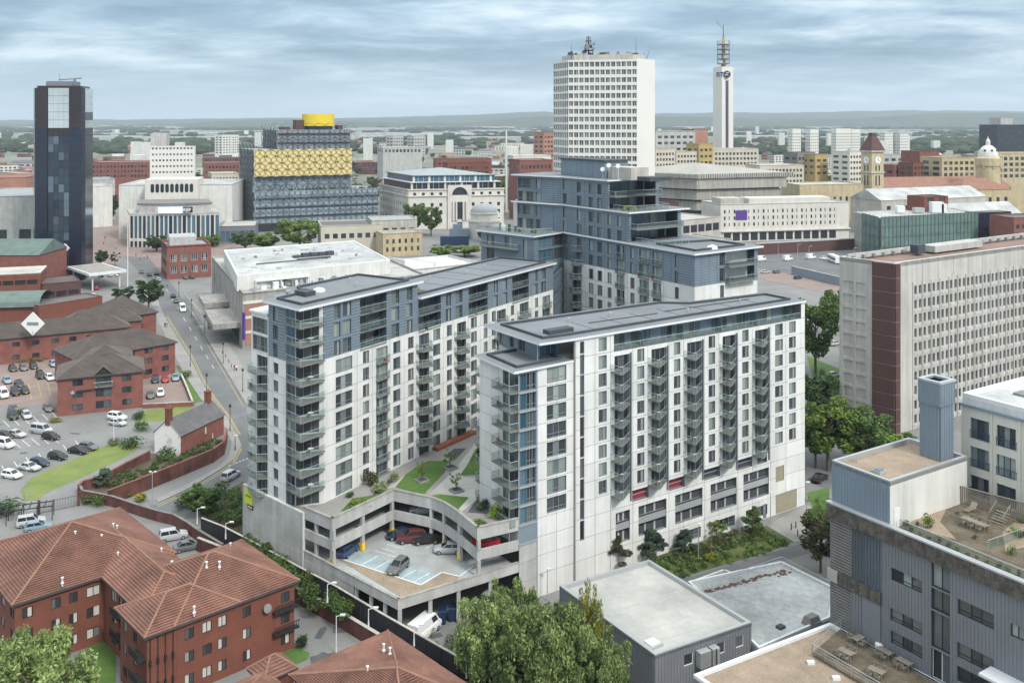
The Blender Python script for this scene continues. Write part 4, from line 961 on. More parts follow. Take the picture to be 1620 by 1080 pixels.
for i, (a, b) in enumerate(zip(g, g[1:])):
 f = Fac(a, b)
 m = MB(); f.box(m, 0 if i else .002, f.L, 10.35, 12.0, -.35, 0); m.build('parapet', MAT['concrete'], pod)
 m = MB(); f.box(m, 0, f.L, 12.0, 12.12, -.42, .07); m.build('coping', MAT['concrete_old'], pod)
 m = MB(); f.box(m, 0, f.L, 7.55, 8.95, -.3, -.003); m.build('spandrel', MAT['concrete'], pod)
 for q in ((0, f.L) if i in (1, 5) else (f.L,)):
  if i < 6 or q == 0:
   m = MB(); f.box(m, max(.02, q - .32), max(.5, q + .16), 8.95, 10.35, -.5, -.06); f.box(m, max(.02, q - .32), max(.5, q + .16), 5.2, 7.55, -.5, -.06); m.build('column', MAT['concrete'], pod)
   m = MB(); f.box(m, max(.02, q - .34), max(.52, q + .18), 5.2, 6.35, -.54, -.02)
   if i in (1, 2, 3, 4): m.build('column_guard', MAT['yellow_paint'], pod)
 if i == 1:
  m = MB(); f.box(m, f.L * .48, f.L * .48 + .5, 5.2, 10.35, -.6, -.1); m.build('column', MAT['concrete'], pod)
  m = MB(); f.box(m, f.L * .48 - .02, f.L * .48 + .52, 5.2, 6.35, -.63, -.07); m.build('column_guard', MAT['yellow_paint'], pod)
 if i == 0:
  m = MB(); f.box(m, f.L * .38, f.L * .38 + .4, 5.2, 10.35, -.5, -.05); m.build('column', MAT['concrete'], pod)
dl = [ZP(481, 871, 5.8), ZP(629.7, 948.7, 5.8), CL - CX * .03 + CY * .0]
inner = [g[0] + CY * 1, *dl, CB, CB + CY * 8, A0 + AX * 14 - BA * 1]
m = MB(); m.prism([dl[0] + Vector((.05, .1)), dl[1] + Vector((0, .4)), dl[2] + Vector((-.3, .3)), CB - CX * .1, CB + CY * 8, A0 + AX * 14], 4.75, 5.15); m.build('lower_deck', MAT['deck_paint'], pod)
m = MB(); m.prism([g[0] + Vector((.2, .5)), g[1] + Vector((.1, .7)), g[2] + Vector((0, .5)), g[3] + Vector((0, .5)), g[5] + Vector((0, .5)), g[6] + Vector((0, .5)), CB - CX * .1 - CY * 3, CB + CY * 8, A0 + AX * 14], 7.75, 8.05); m.build('upper_deck', MAT['deck_paint'], pod)
bw = [A0 + BA * -.3, A0 + AX * 9.5 - BA * .3, g[2] + Vector((3, 6.5)), g[3] + Vector((2.2, 6)), g[5] + Vector((3.2, 4.5)), CB - CX * .4 - CY * 5]
for a, b in zip(bw, bw[1:]):
 f = Fac(a, b); m = MB(); f.box(m, 0, f.L, 5.15, 10.5, -.2, 0); m.build('back_wall', MAT['maroon'], pod)
for i, (a, b) in enumerate(zip(dl, dl[1:])):
 f = Fac(a, b); m = MB(); f.box(m, 0, f.L, 4.5, 5.8, -.3, 0); m.build('parapet', MAT['concrete'], pod)
 m = MB(); f.box(m, 0, f.L, 5.8, 5.9, -.36, .06); m.build('coping', MAT['concrete_old'], pod)
gm = [ZP(531, 884, 5.2), ZP(629.7, 948, 5.2), ZP(718, 912, 5.2), ZP(700, 905, 5.2), ZP(666, 925, 5.2)]
m = MB(); m.face(*[V3(p, 5.19) for p in (ZP(534, 883, 5.2), ZP(640, 947, 5.2), ZP(722, 918, 5.2), ZP(727, 911, 5.2), ZP(699.5, 904.5, 5.2), ZP(666, 924.5, 5.2))]); m.build('gravel_margin', MAT['gravel'], pod)
m = MB(); m.face(*[V3(p, 5.165) for p in (ZP(546, 884, 5.15), ZP(666, 924, 5.15), ZP(690, 908, 5.15), ZP(575, 871, 5.15))]); m.build('bay_paint', MAT['bay_blue'], pod)
m = MB(); m.face(*[V3(p, 5.165) for p in (ZP(655, 850, 5.15), ZP(700, 872, 5.15), ZP(712, 864, 5.15), ZP(640, 838, 5.15), ZP(615, 845, 5.15))]); m.build('bay_paint', MAT['bay_blue'], pod)
def ground_line(m, pts, w, z):
 for p, q in zip(pts, pts[1:]):
  p = Vector(p[:2]); q = Vector(q[:2]); t = (q - p).normalized(); n = Vector((-t.y, t.x)) * w / 2
  m.face(V3(p - n, z), V3(q - n, z), V3(q + n, z), V3(p + n, z))
m = MB()
for a, b in [((572, 893), (598, 879)), ((591, 900), (617, 886)), ((610, 907), (634, 893)), ((634, 915), (658, 901)), ((653, 921), (680, 906)), ((605, 867), (625, 873)), ((594, 871), (628, 881)), ((612, 860), (640, 868)), ((648, 862), (664, 853)), ((672, 868), (688, 859))]:
 ground_line(m, [ZP(*a, 5.15), ZP(*b, 5.15)], .14, 5.172)
m.build('bay_marking', MAT['white_line'], pod)
m = MB(); ground_line(m, [ZP(540, 883.5, 5.2), ZP(666, 924.5, 5.2), ZP(699, 904.5, 5.2), ZP(727, 911, 5.2), ZP(752, 893, 5.2)], .25, 5.215); m.build('kerb_line', MAT['roof_edge'], pod)
f = Fac(pl0, pl1); m = MB(); f.box(m, 0, f.L, 0, 11.3, -.4, 0); m.build('street_wall', MAT['white_wall'], pod)
panels(pod, f, 0, f.L, 0, 11.25, [], MAT['concrete'], [f.L * i / 6 for i in range(1, 6)], [2.6, 5.5, 8.4], th=.03)
f = Fac(pl1, g[0]); 
f = Fac(g[0], dl[0]); m = MB(); f.box(m, 0, f.L, 0, 8.95, -.4, 0) if f.L > .3 else None
f = Fac(pl1, dl[0] + (dl[1] - dl[0]) * .55); m = MB(); f.box(m, 0, f.L, 0, 4.6, -.5, -.1); m.build('street_wall', MAT['concrete'], pod)
for t in (0.57, .72, .86, 1.0):
 q = dl[0].lerp(dl[1], t); m = MB(); m.box(q.x - .05, q.x + .45, q.y + .1, q.y + .6, 0, 4.5); m.build('column', MAT['concrete'], pod)
for t in (.25, .48, .75):
 q = dl[1].lerp(dl[2], t); m = MB(); m.box(q.x - .25, q.x + .25, q.y + .25, q.y + .75, 0, 4.5); m.build('column', MAT['concrete'], pod)
 q = q + CY * 8; m = MB(); m.box(q.x - .25, q.x + .25, q.y + .25, q.y + .75, 0, 4.7); m.build('column', MAT['concrete'], pod)
f = Fac(dl[1] + Vector((-8, 19)), CL + CY * 9); m = MB(); f.box(m, 0, f.L, 0, 4.75, -.2, 0); m.build('back_wall', MAT['concrete_old'], pod)
f = Fac(pl0, pl1); m = MB(); f.box(m, .7, 2.9, 8.7, 10.9, .04, .12); sg = m.build('sign_board', flat('sign_lime', (.62, .70, .03), .6), pod)
m = MB(); f.box(m, 1.5, 3.1, 8.05, 8.65, .04, .14); m.build('sign_board', MAT['black_metal'], pod)
def text(par, s, f, s0, z, size, mat, d=.14, name='lettering', align='LEFT'):
 cu = bpy.data.curves.new(name, 'FONT'); cu.body = s; cu.size = size; cu.extrude = .01; cu.align_x = align; cu.offset = size * .03
 o = bpy.data.objects.new(name, cu); dg = bpy.context.evaluated_depsgraph_get(); COL.objects.link(o)
 me = bpy.data.meshes.new_from_object(o.evaluated_get(bpy.context.evaluated_depsgraph_get())); bpy.data.objects.remove(o)
 me.materials.clear(); me.materials.append(mat)
 k = obj(name, me, par, f.p(s0, z, d), f.rz); k.rotation_euler = (R(90), 0, f.rz); return k
for i in range(5): m = MB(); f.box(m, 1.0 + .32 * i, 1.22 + .32 * i, 9.75, 10.05 + .12 * (i % 2), .12, .14); m.build('sign_lettering', MAT['grass_dry'], pod)
m = MB(); f.box(m, 1.7, 2.9, 8.25, 8.45, .14, .16); m.build('sign_lettering', MAT['frame_white'], pod)
def patch(name, px, z, mat, par, h=0.0):
 pts = [ZP(u, v, z) for u, v in px]; m = MB()
 if h: m.prism(pts, z - .02, z + h)
 else: m.face(*[V3(p, z) for p in pts])
 return m.build(name, MAT[mat], par)
def G2(x, y): return (600 + .18519 * x, 640 + .18519 * y)
for px in ([G2(140, 700), G2(225, 595), G2(330, 520), G2(420, 478), G2(590, 478), G2(560, 575), G2(420, 720), G2(380, 770)],
   [G2(690, 600), G2(760, 500), G2(820, 380), G2(910, 380), G2(960, 500), G2(900, 590)],
   [G2(440, 775), G2(520, 765), G2(765, 790), G2(665, 905), G2(540, 815)],
   [G2(-330, 910), G2(-230, 800), G2(-50, 770), G2(40, 735), G2(-120, 840)]):
 patch('lawn', px, TZ + .05, 'grass', pod)
for px in ([G2(755, 915), G2(835, 800), G2(900, 800), G2(1060, 900), G2(920, 930)], [G2(560, 440), G2(640, 375), G2(745, 370), G2(655, 460)],
   [G2(850, 430), G2(960, 390), G2(960, 520), G2(890, 490)], [G2(-120, 850), G2(-20, 720), G2(130, 600), G2(150, 620), G2(60, 700), G2(-60, 850)]):
 patch('planting_bed', px, TZ + .04, 'slate_chip', pod)
for px in ([G2(420, 770), G2(640, 560), G2(840, 300), G2(890, 310), G2(780, 500), G2(700, 610), G2(830, 620), G2(950, 660), G2(950, 760), G2(860, 790), G2(690, 925), G2(640, 905), G2(770, 790), G2(520, 760)],
   [G2(60, 720), G2(250, 580), G2(470, 590), G2(470, 610), G2(240, 610), G2(150, 700)]):
 patch('path', px, TZ + .03, 'roof_pale', pod)
for x, y in ((365, 655), (610, 545), (660, 740)):
 q = ZP(*G2(x, y), TZ); m = MB(); c_, s_ = .83, .56
 pts = [q + CX * a * .9 + CY * b * .9 for a, b in ((-1, -1), (1, -1), (1, 1), (-1, 1))]
 m.prism(pts, TZ, TZ + .35); b = m.build('planter', MAT['concrete_old'], pod); m = MB(); m.face(*[V3(p, TZ + .36) for p in inset(pts, .15)]); m.build('planter_soil', MAT['slate_chip'], b)
f = Fac(ZP(*G2(500, 400), TZ), ZP(*G2(830, 250), TZ)); m = MB(); f.box(m, 0, f.L, TZ + .02, TZ + .6, -1.2, 0); m.build('wooden_screen', mk('timber_red', (.30, .11, .06), .8, .2, .6), pod)
# ================================================================ walls, fences, lamps
def run_wall(name, label, px, h, wmat, th=.35, cop='stone_grey', cat='wall', base=None, z0=0.0, buttress=0):
 pts = [P(u, v, h) for u, v in px]; o = thing(name, label, cat, (pts[0].x, pts[0].y, z0)); m = MB(); c = MB()
 for p, q in zip(pts, pts[1:]):
  f = Fac(p, q); f.box(m, -.05, f.L + .05, z0 - .05, h - .1, -th, 0); f.box(c, -.08, f.L + .08, h - .1, h, -th - .05, .05)
 m.build('wall_body', MAT[wmat], o); c.build('coping', MAT[cop], o); return o
run_wall('brick_wall', 'curved red brick wall along the driveway beside the white gabled house', [l1(503, 665), l1(530, 640), l1(640, 610), l1(800, 525), l1(950, 450)], 1.8, 'brick_dark', cop='brick')
run_wall('brick_wall', 'low brown brick wall curling round the flats yard from the gate', [l1(503, 672), l1(515, 700), l1(600, 715), l1(700, 735), l1(880, 795), l1(1000, 830), l1(1090, 850), l1(1180, 900), l1(1250, 950), l1(1400, 1040)], 1.9, 'brick_dark', cop='slab')
run_wall('brick_wall', 'tall dark brick retaining wall above the bend of the road', [l1(690, 700), l1(900, 620), l1(1130, 530), l1(1350, 440), l1(1420, 390), l1(1440, 310)], 2.7, 'brick_dark', cop='brick')
run_wall('brick_wall', 'short red brick wall at the car park behind the offices', [c5(905, 985 + 130), c5(1225, 1080 + 20), c5(1190, 1010), c5(1150, 920)], 1.1, 'brick')
fpx = [(312, 822), (345, 835), (380, 853), (475, 905), (526, 932), (601, 977), (690, 1028), (775, 1076), (840, 1113)]
fz = 3.7
run_wall('brick_wall', 'stained brick wall under the black fence beside the flats lane', [(u, v + 28) for u, v in fpx], 2.2, 'brick_dark', .4)
fe = thing('fence', 'long black boarded fence on the brick wall below the podium', 'fence', tuple(P(312, 822, fz).xy) + (1.6,))
pts = [P(u, v, fz) for u, v in fpx]
for p, q in zip(pts, pts[1:]):
 f = Fac(p, q); n = max(1, int(f.L / 2.6))
 for i in range(n):
  m = MB(); f.box(m, f.L * i / n + .04, f.L * (i + 1) / n - .04, 0, fz, -.9, -.8); m.build('panel', MAT['black_fence'], fe)
  m = MB(); f.box(m, f.L * i / n - .06, f.L * i / n + .06, 0, fz + .08, -.96, -.72); m.build('post', MAT['black_fence'], fe)
 m = MB(); f.box(m, 0, f.L, fz, fz + .1, -1.0, -.7); m.build('coping', MAT['stone_grey'], fe)
def lamp(u, v, h, label, arm=.0, mat='black_metal', head='lantern', z=0.0, name='street_lamp', ang=0.0, group='street lamps'):
 q = P(u, v, z); o = thing(name, label, 'street lamp', q, group); m = MB()
 m.tube(q, q + Vector((0, 0, h)), .085, .055, n=6); m.tube(q, q + Vector((0, 0, .8)), .13, .1, n=6)
 e = q + Vector((math.cos(ang) * arm, math.sin(ang) * arm, h + arm * .25))
 if arm: m.tube(q + Vector((0, 0, h)), e, .05, .04, n=5)
 m.build('post', MAT[mat], o); m = MB()
 if head == 'lantern': m.lathe(e[:2], [(.08, e.z), (.28, e.z + .15), (.3, e.z + .5), (.1, e.z + .75), (.03, e.z + .95)], 8)
 elif head == 'twin':
  for s_ in (-.55, .35): m.box(e.x + s_, e.x + s_ + .4, e.y - .12, e.y + .12, e.z, e.z + .15)
  m.tube(e + Vector((-.4, 0, 0)), e + Vector((.5, 0, 0)), .04, n=4)
 else: m.box(e.x - .1, e.x + .55, e.y - .14, e.y + .14, e.z - .03, e.z + .14)
 m.build('lamp_head', MAT['roof_edge' if head != 'lantern' else mat], o); return o
for i, (u, v, lab) in enumerate([(301, 580, 'black lantern post on the pavement beside the brown roofed offices'), (327, 629, 'black lantern post at the bend above the chimney house'), (364, 682, 'black lantern post behind the slate house at the bend'),
         (353, 575, 'black lantern post on the pavement below the concrete building'), (384, 620, 'black lantern post at the corner by the white wing'), (303, 500, 'black lantern post beside the white hoarding uphill'),
         (324, 528, 'black lantern post across from the offices on the kerb'), (283, 470, 'black lantern post near the top of the hill road')]):
 lamp(u, v, 5.2, lab)
lamp(241, 800, 6.0, 'grey twin headed lamp beside the retaining wall', mat='rail', head='twin')
lamp(372, 712, 3.0, 'short sign post on the kerb at the inside of the bend', head='flat')
lamp(180, 700, 5.0, 'white lamp post in front of the brick offices car park', mat='roof_edge', head='flat')
lamp(42, 790, 5.5, 'grey lamp post by the gate at the end of the lawn', mat='rail', head='flat')
for i, (u, v) in enumerate([(312, 828), (357, 852), (518, 952), (583, 993), (655, 1021), (738, 1072)]):
 lamp(u, v, 2.4, ['small white lamp at the top end of the black fence', 'small white lamp on the black fence near the shrubs', 'white lamp arm on the fence above the flats lane', 'white lamp arm on the fence near its bend', 'white lamp arm on the fence by the parked van', 'white lamp arm at the near end of the black fence'][i], arm=.7, mat='roof_edge', head='flat', z=3.3, name='wall_lamp', group='lamps along the fence')
lamp(866, 950, 4.5, 'grey lamp post at the foot of the white slab', mat='rail', head='flat'); lamp(532, 1034, 4.8, 'white curved lamp on the flats lane', mat='roof_edge', arm=.6, head='flat')
lamp(1105, 885, 5.5, 'grey lamp post in the planting before the garage openings', mat='rail', head='flat'); lamp(1219, 832, 5.5, 'grey lamp post near the tan louvre door', mat='rail', head='flat'); lamp(1276, 850, 9, 'tall grey lamp post beside the plaza at the slab end', mat='rail', head='flat')
# ================================================================ house with white gable
hs = thing('gabled_house', 'old brick house with white gable, two chimneys and slate roof by the bend', 'house', P(286, 722))
q0 = P(286, 722); q1 = P(354, 687); a = Vector(q0[:2]); b = Vector(q1[:2]); t = (b - a).normalized(); n = Vector((-t.y, t.x)); wd = 6.4; L_ = (b - a).length; ez, rz_ = 4.3, 7.2
fp = [a, b, b + n * wd, a + n * wd]
block_faces(hs, fp, 0, ez, 'brick', {0: [(.55, .6, 2.0, 3.6), (.72, .76, .2, 1.7)]}, pm='roof_edge')
m = MB(); mid0 = a + n * wd / 2; m.face(V3(a + n * wd - t * .02, 0), V3(a - t * .02, 0), V3(a - t * .02, ez), V3(mid0 - t * .02, rz_), V3(a + n * wd - t * .02, ez)); m.build('gable', MAT['plaster_white'], hs)
m = MB(); mid1 = b + n * wd / 2; m.face(V3(b, ez), V3(b + n * wd, ez), V3(mid1, rz_)); m.build('gable', MAT['brick'], hs)
m = MB()
for s_, e0 in ((0, -.3), (1, wd + .3)):
 for k in range(10):
  f0, f1 = k / 10, (k + 1) / 10; p0 = e0 + (wd / 2 - e0) * f0; p1 = e0 + (wd / 2 - e0) * f1; z0 = ez - .15 + (rz_ - ez + .15) * f0; z1 = ez - .15 + (rz_ - ez + .15) * f1
  q = [V3(a - t * .25 + n * p0, z0 + .08), V3(b + t * .2 + n * p0, z0 + .08), V3(b + t * .2 + n * p1, z1 + .03), V3(a - t * .25 + n * p1, z1 + .03)]
  m.face(*(q if s_ == 0 else q[::-1])); r = [V3(a - t * .25 + n * p0, z0 - .03), V3(b + t * .2 + n * p0, z0 - .03), q[1], q[0]]; m.face(*(r if s_ == 0 else r[::-1]))
m.build('roof', MAT['slate'], hs)
for s_ in (.35, L_ - 1.2):
 c = a + t * s_ + n * wd / 2; m = MB(); m.prism([c + t * x + n * y for x, y in ((-.5, -.55), (.5, -.55), (.5, .55), (-.5, .55))], rz_ - 1.2, rz_ + 2.0); m.prism([c + t * x + n * y for x, y in ((-.6, -.65), (.6, -.65), (.6, .65), (-.6, .65))], rz_ + 2.0, rz_ + 2.25); ch = m.build('chimney', MAT['brick_orange'], hs)
 for x in (-.25, .25):
  m = MB(); q = c + n * x; m.tube(V3(q, rz_ + 2.25), V3(q, rz_ + 2.9), .14, .12, n=8); m.build('chimney_pot', MAT['terracotta'], ch)
# ================================================================ brown-roofed brick offices
def tiles(m, a, b, c, d, n, lip=.13):
 nr = (b - a).cross(d - a).normalized()
 for k in range(n):
  f0, f1 = k / n, (k + 1) / n
  p0, p1, p2, p3 = a.lerp(d, f0), b.lerp(c, f0), b.lerp(c, f1), a.lerp(d, f1)
  m.face(p0 + nr * lip, p1 + nr * lip, p2 + nr * .01, p3 + nr * .01); m.face(p0, p1, p1 + nr * lip, p0 + nr * lip)
def hip(par, rect, z0, rise, mat, ridge, ov=.5, ends=(True, True), pitch=.42, under='roof_dark'):
 tmp = MB(); a, b, c, d, e, f = hip_roof(tmp, rect, z0, rise, ov, ends); m = MB()
 n = max(4, int(((e - (a + d) / 2).length if ends[0] else ((a - d).length / 2)) / pitch))
 n = max(4, int(math.hypot((a - d).length / 2, rise) / pitch))
 tiles(m, a, b, f, e, n); tiles(m, c, d, e, f, n); tiles(m, d, a, e, e, n); tiles(m, b, c, f, f, n)
 r = m.build('roof', MAT[mat], par); m = MB(); m.face(d, c, b, a)
 for p, q in ((a, b), (b, c), (c, d), (d, a)): m.face(p - Vector((0, 0, .22)), q - Vector((0, 0, .22)), q + Vector((0, 0, .05)), p + Vector((0, 0, .05)))
 m.build('eaves', MAT[under], r)
 for p, q in ((a, e), (d, e), (b, f), (c, f), (e, f)):
  m = MB(); m.tube(p + Vector((0, 0, .06)), q + Vector((0, 0, .08)), .14, n=6); m.build('ridge', MAT[ridge], r)
 return r
of = thing('office_building', 'red brick offices with hipped brown tile roofs beside the sloping road', 'office building', P(91, 659))
def rect_l(o, ax, a0, a1, b0, b1):
 bx = Vector((-ax.y, ax.x)); return [o + ax * a0 + bx * b0, o + ax * a1 + bx * b0, o + ax * a1 + bx * b1, o + ax * a0 + bx * b1]
o1 = P(91, 659).xy; o2 = P(226, 644).xy; ax = (o2 - o1).normalized(); L1_ = (o2 - o1).length
def offw(par, fp, z1, spec): block_faces(par, fp, 0, z1, 'brick', spec, ind=True, style='door', fm='black_metal', rec=.2)
r1 = rect_l(o1, ax, 0, L1_, 0, 13)
row3 = lambda *xs: [(x0, x1, z, z + 1.4) for z in (1.0, 3.9, 6.6) for x0, x1 in xs]
offw(of, r1, 8.6, {0: row3((.17, .29), (.75, .86)) + [(.44, .62, .9, 2.6), (.44, .62, 3.6, 5.4), (.44, .62, 6.2, 8.2)], 1: row3((.2, .35), (.6, .75)), 3: row3((.3, .5), (.7, .85))})
hip(of, r1, 8.6, 3.4, 'tile_brown', 'tile_brown')
gc = o1 + ax * (L1_ * .53); bxn = Vector((-ax.y, ax.x)); m = MB()
e_, rg = V3(gc - bxn * .7, 10.6), V3(gc + bxn * 4.5, 10.6)
m.face(V3(gc - ax * 2.4 - bxn * .7, 8.4), V3(gc - bxn * .7, 10.6), rg, V3(gc - ax * 2.4 + bxn * 1.2, 8.5)); m.face(V3(gc - bxn * .7, 10.6), V3(gc + ax * 2.4 - bxn * .7, 8.4), V3(gc + ax * 2.4 + bxn * 1.2, 8.5), rg)
m.build('gablet_roof', MAT['tile_brown'], of); m = MB(); m.face(V3(gc - ax * 2.1 - bxn * .4, 8.4), V3(gc + ax * 2.1 - bxn * .4, 8.4), V3(gc - bxn * .4, 10.3)); m.build('gablet', MAT['black_metal'], of)
fo = Fac(o1, o2); balcony(of, fo, L1_ * .42, 6.1, [(0, 0), (0, .9), (L1_ * .22, .9), (L1_ * .22, 0)])
o3 = P(194, 606).xy; o4 = P(277, 590).xy; ax2 = (o4 - o3).normalized(); r2 = rect_l(o4, ax2, -26, 0, 0, 14)
offw(of, r2, 8.3, {0: row3((.5, .58), (.68, .76), (.86, .93)), 1: row3((.25, .4), (.6, .75))}); hip(of, r2, 8.3, 3.6, 'tile_brown', 'tile_brown')
r2b = rect_l(o1 + ax * 4 + bxn * 12, ax, 0, 12, 0, 16); offw(of, r2b, 8.2, {}); hip(of, r2b, 8.2, 3.0, 'tile_brown', 'tile_brown')
o5 = P(-30, 580).xy; o6 = P(104, 566).xy; ax3 = (o6 - o5).normalized(); r3 = rect_l(o5, ax3, 0, 38, 0, 11)
offw(of, r3, 7.2, {0: [(x, x + .05, z, z + 1.3) for z in (1.0, 4.6) for x in (.2, .33, .46, .58, .7)] + [(.78, .86, .2, 2.5)]}); hip(of, r3, 7.2, 3.2, 'tile_brown', 'tile_brown')
o7 = P(170, 548).xy; r4 = rect_l(o7, ax2, 0, 15, 0, 16); offw(of, r4, 8.2, {0: row3((.3, .42), (.6, .72)), 1: row3((.3, .42), (.6, .72))}); hip(of, r4, 8.2, 5.0, 'tile_brown', 'tile_brown')
r5 = rect_l(P(96, 560).xy, ax3, 0, 22, 1, 11); offw(of, r5, 7.6, {}); hip(of, r5, 7.6, 3.4, 'tile_brown', 'tile_brown')
sp = P(52, 512, 11.5); ds = thing('diamond_sign', 'white diamond shaped sign standing above the brick office roof', 'sign', (sp.x, sp.y, 9)); m = MB(); r_ = 3.3
m.hexa([sp + Vector((0, .1, -r_)), sp + Vector((r_, .1, 0)), sp + Vector((r_, -.1, 0)), sp + Vector((0, -.1, -r_))], [sp + Vector((-r_, .1, 0)), sp + Vector((0, .1, r_)), sp + Vector((0, -.1, r_)), sp + Vector((-r_, -.1, 0))]); m.build('sign_board', MAT['frame_white'], ds)
m = MB(); m.box(sp.x - 1.6, sp.x + 1.6, sp.y - .16, sp.y - .11, sp.z - .45, sp.z + .45); m.build('sign_lettering_band', MAT['frame'], ds); m = MB(); m.tube((sp.x, sp.y, 8.5), (sp.x, sp.y, sp.z - 2), .15, n=6); m.build('post', MAT['frame'], ds)
m = MB(); q = fo.p(L1_ * .17, 5.2, .06)
m.tube(q, q + V3(fo.n) * .06, .5, n=18); m.build('sign_disc', MAT['frame'], of)
m = MB(); 
for k in range(3): 
 an = R(90 + 120 * k); m.tube(q + V3(fo.n) * .08, q + V3(fo.n) * .08 + V3(fo.ex) * math.cos(an) * .42 + Vector((0, 0, math.sin(an) * .42)), .07, .02, n=4)
m.build('sign_emblem', MAT['frame_white'], of)
m = MB(); fo.box(m, L1_ * .22, L1_ * .4, 5.0, 5.55, .03, .08); m.build('sign_band', MAT['black_metal'], of)
# ================================================================ flats with red tile roofs (foreground left)
fl_ = thing('brick_flats', 'orange brick flats with wide red tiled hip roofs in the lower left', 'apartment block', (-42.1, 108.5, 0))
FO = Vector((-42.1, 108.5)); fa = Vector((.733, .680)).normalized(); fb = Vector((-fa.y, fa.x))
def FR(a0, a1, b0, b1): return [FO + fa * a0 + fb * b0, FO + fa * a1 + fb * b0, FO + fa * a1 + fb * b1, FO + fa * a0 + fb * b1]
EZ = 8.7; o_ = .55
def flat_block(rect_e, spec, rise, hipax=True, ends=(True, True), wa=None):
 a0, a1, b0, b1 = rect_e; fp = FR(a0 + o_, wa or a1 - o_, b0 + o_, b1 - o_)
 block_faces(fl_, fp, 0, EZ - .2, 'brick_orange', spec, ind=True, style='door', fm='window_brown' if 'window_brown' in MAT else mk('window_brown', (.05, .035, .03), .5, .1).name, pm='glass_flats' if 'glass_flats' in MAT else mk_pane('glass_flats', [(0, (.025, .03, .035)), (.5, (.06, .07, .075)), (.62, (.5, .5, .47)), (1, (.55, .54, .5))]).name, rec=.16)
 r = FR(a0 + o_, a1 - o_, b0 + o_, b1 - o_)
 if not hipax: r = [r[1], r[2], r[3], r[0]]
 hip(fl_, r, EZ, rise, 'tile_red', 'ridge_tile', ov=o_, ends=ends, pitch=.36)
ff = Fac(FO + fb * o_ + fa * (3.5 + o_), FO + fb * o_ + fa * (20.2 - o_)); Sx = ff.S
rowsz = (6.35, 3.65, .95)
sp_ = [(Sx(u0) / ff.L, Sx(u1) / ff.L, z, z + 1.3) for u0, u1 in ((292, 307), (320, 335), (345, 358.5), (384, 397), (444, 458)) for z in rowsz]
fr_ = Fac(FO + fb * o_ + fa * (20.2 - o_), FO + fb * (16 - o_) + fa * (20.2 - o_))
flat_block((3.5, 20.2, 0, 16), {0: sp_, 1: [(x, x + .1, z, z + 1.3) for x in (.2, .5, .75) for z in rowsz]}, 3.5)
fw_ = Fac(FO + fb * o_ + fa * o_, FO + fb * o_ + fa * 6.5)
flat_block((0, 12.0, 0.004, 9.2), {3: [(x, x + .13, z, z + 1.3) for x in (.12, .5) for z in rowsz]}, 2.1, hipax=True, wa=4.04)
flat_block((1.7, 11.3, 5.0, 33), {3: [(x, x + .06, z, z + 1.6) for x in (.6, .7, .78) for z in rowsz]}, 2.1, hipax=False)
f1_ = Fac(FO + fa * (-9 + o_) + fb * (18.3 + o_), FO + fa * (11.8 - o_) + fb * (18.3 + o_))
flat_block((-9, 11.8, 18.3, 39.0), {0: [(f1_.S(u0) / f1_.L, f1_.S(u1) / f1_.L, z, z + 1.35) for u0, u1 in ((35, 52), (81, 96), (109, 123), (137, 158)) for z in rowsz], 3: [(x, x + .08, z, z + 1.3) for x in (.1, .3, .5, .7, .9) for z in rowsz]}, 4.0)
for f, s_ in ((fw_, .3), (fw_, 1.2), (fw_, 2.1), (fw_, 3.0)):
 m = MB(); m.tube(f.p(s_, .2, .25), f.p(s_, EZ - .4, .25), .05, n=5); m.build('downpipe', MAT['black_metal'], fl_)
 for z in (2.2, 5.0):
  m = MB(); f.box(m, s_ - .12, s_ + .12, z, z + .7, .05, .35); m.build('bracket', MAT['black_metal'], fl_)
fle = Fac(FO + fb * (9.2 - o_) + fa * o_, FO + fb * o_ + fa * o_)
for z in (2.9, 5.7):
 m = MB(); fle.box(m, 5.0, 7.9, z, z + .12, 0, 1.0)
 for x in np.arange(5.0, 8.0, .28): fle.box(m, x, x + .05, z + .12, z + 1.0, .94, 1.0)
 fle.box(m, 5.0, 7.9, z + 1.0, z + 1.07, .92, 1.02); m.build('balcony', MAT['black_metal'], fl_)
for z in (2.9, 5.6):
 m = MB(); ff.box(m, ff.L - 3.2, ff.L + .3, z, z + .12, 0, .9)
 for x in np.arange(ff.L - 3.2, ff.L + .3, .3): ff.box(m, x, x + .05, z + .12, z + 1.0, .84, .9)
 ff.box(m, ff.L - 3.2, ff.L + .3, z + 1.0, z + 1.07, .82, .92); m.build('balcony', MAT['black_metal'], fl_)
fli = Fac(FO + fa * (1.7 + o_) + fb * 18.3, FO + fa * (1.7 + o_) + fb * 9.2)
for z in (2.9, 5.7):
 m = MB(); fli.box(m, 4, 6.6, z, z + .12, 0, 1.0)
 for x in np.arange(4, 6.7, .28): fli.box(m, x, x + .05, z + .12, z + 1.0, .94, 1.0)
 fli.box(m, 4, 6.6, z + 1.0, z + 1.07, .92, 1.02); m.build('balcony', MAT['black_metal'], fl_)
dq = ff.p(Sx(420), 6.7, .45); m = MB(); m.tube(dq, dq + V3(ff.n) * .12 + Vector((0, 0, .04)), .1, .55, n=16); m.tube(dq - V3(ff.n) * .45, dq, .04, n=4); m.tube(dq + V3(ff.n) * .1 - Vector((0, 0, .5)), dq + V3(ff.n) * .6, .02, n=4); m.build('satellite_dish', MAT['slab'], fl_)
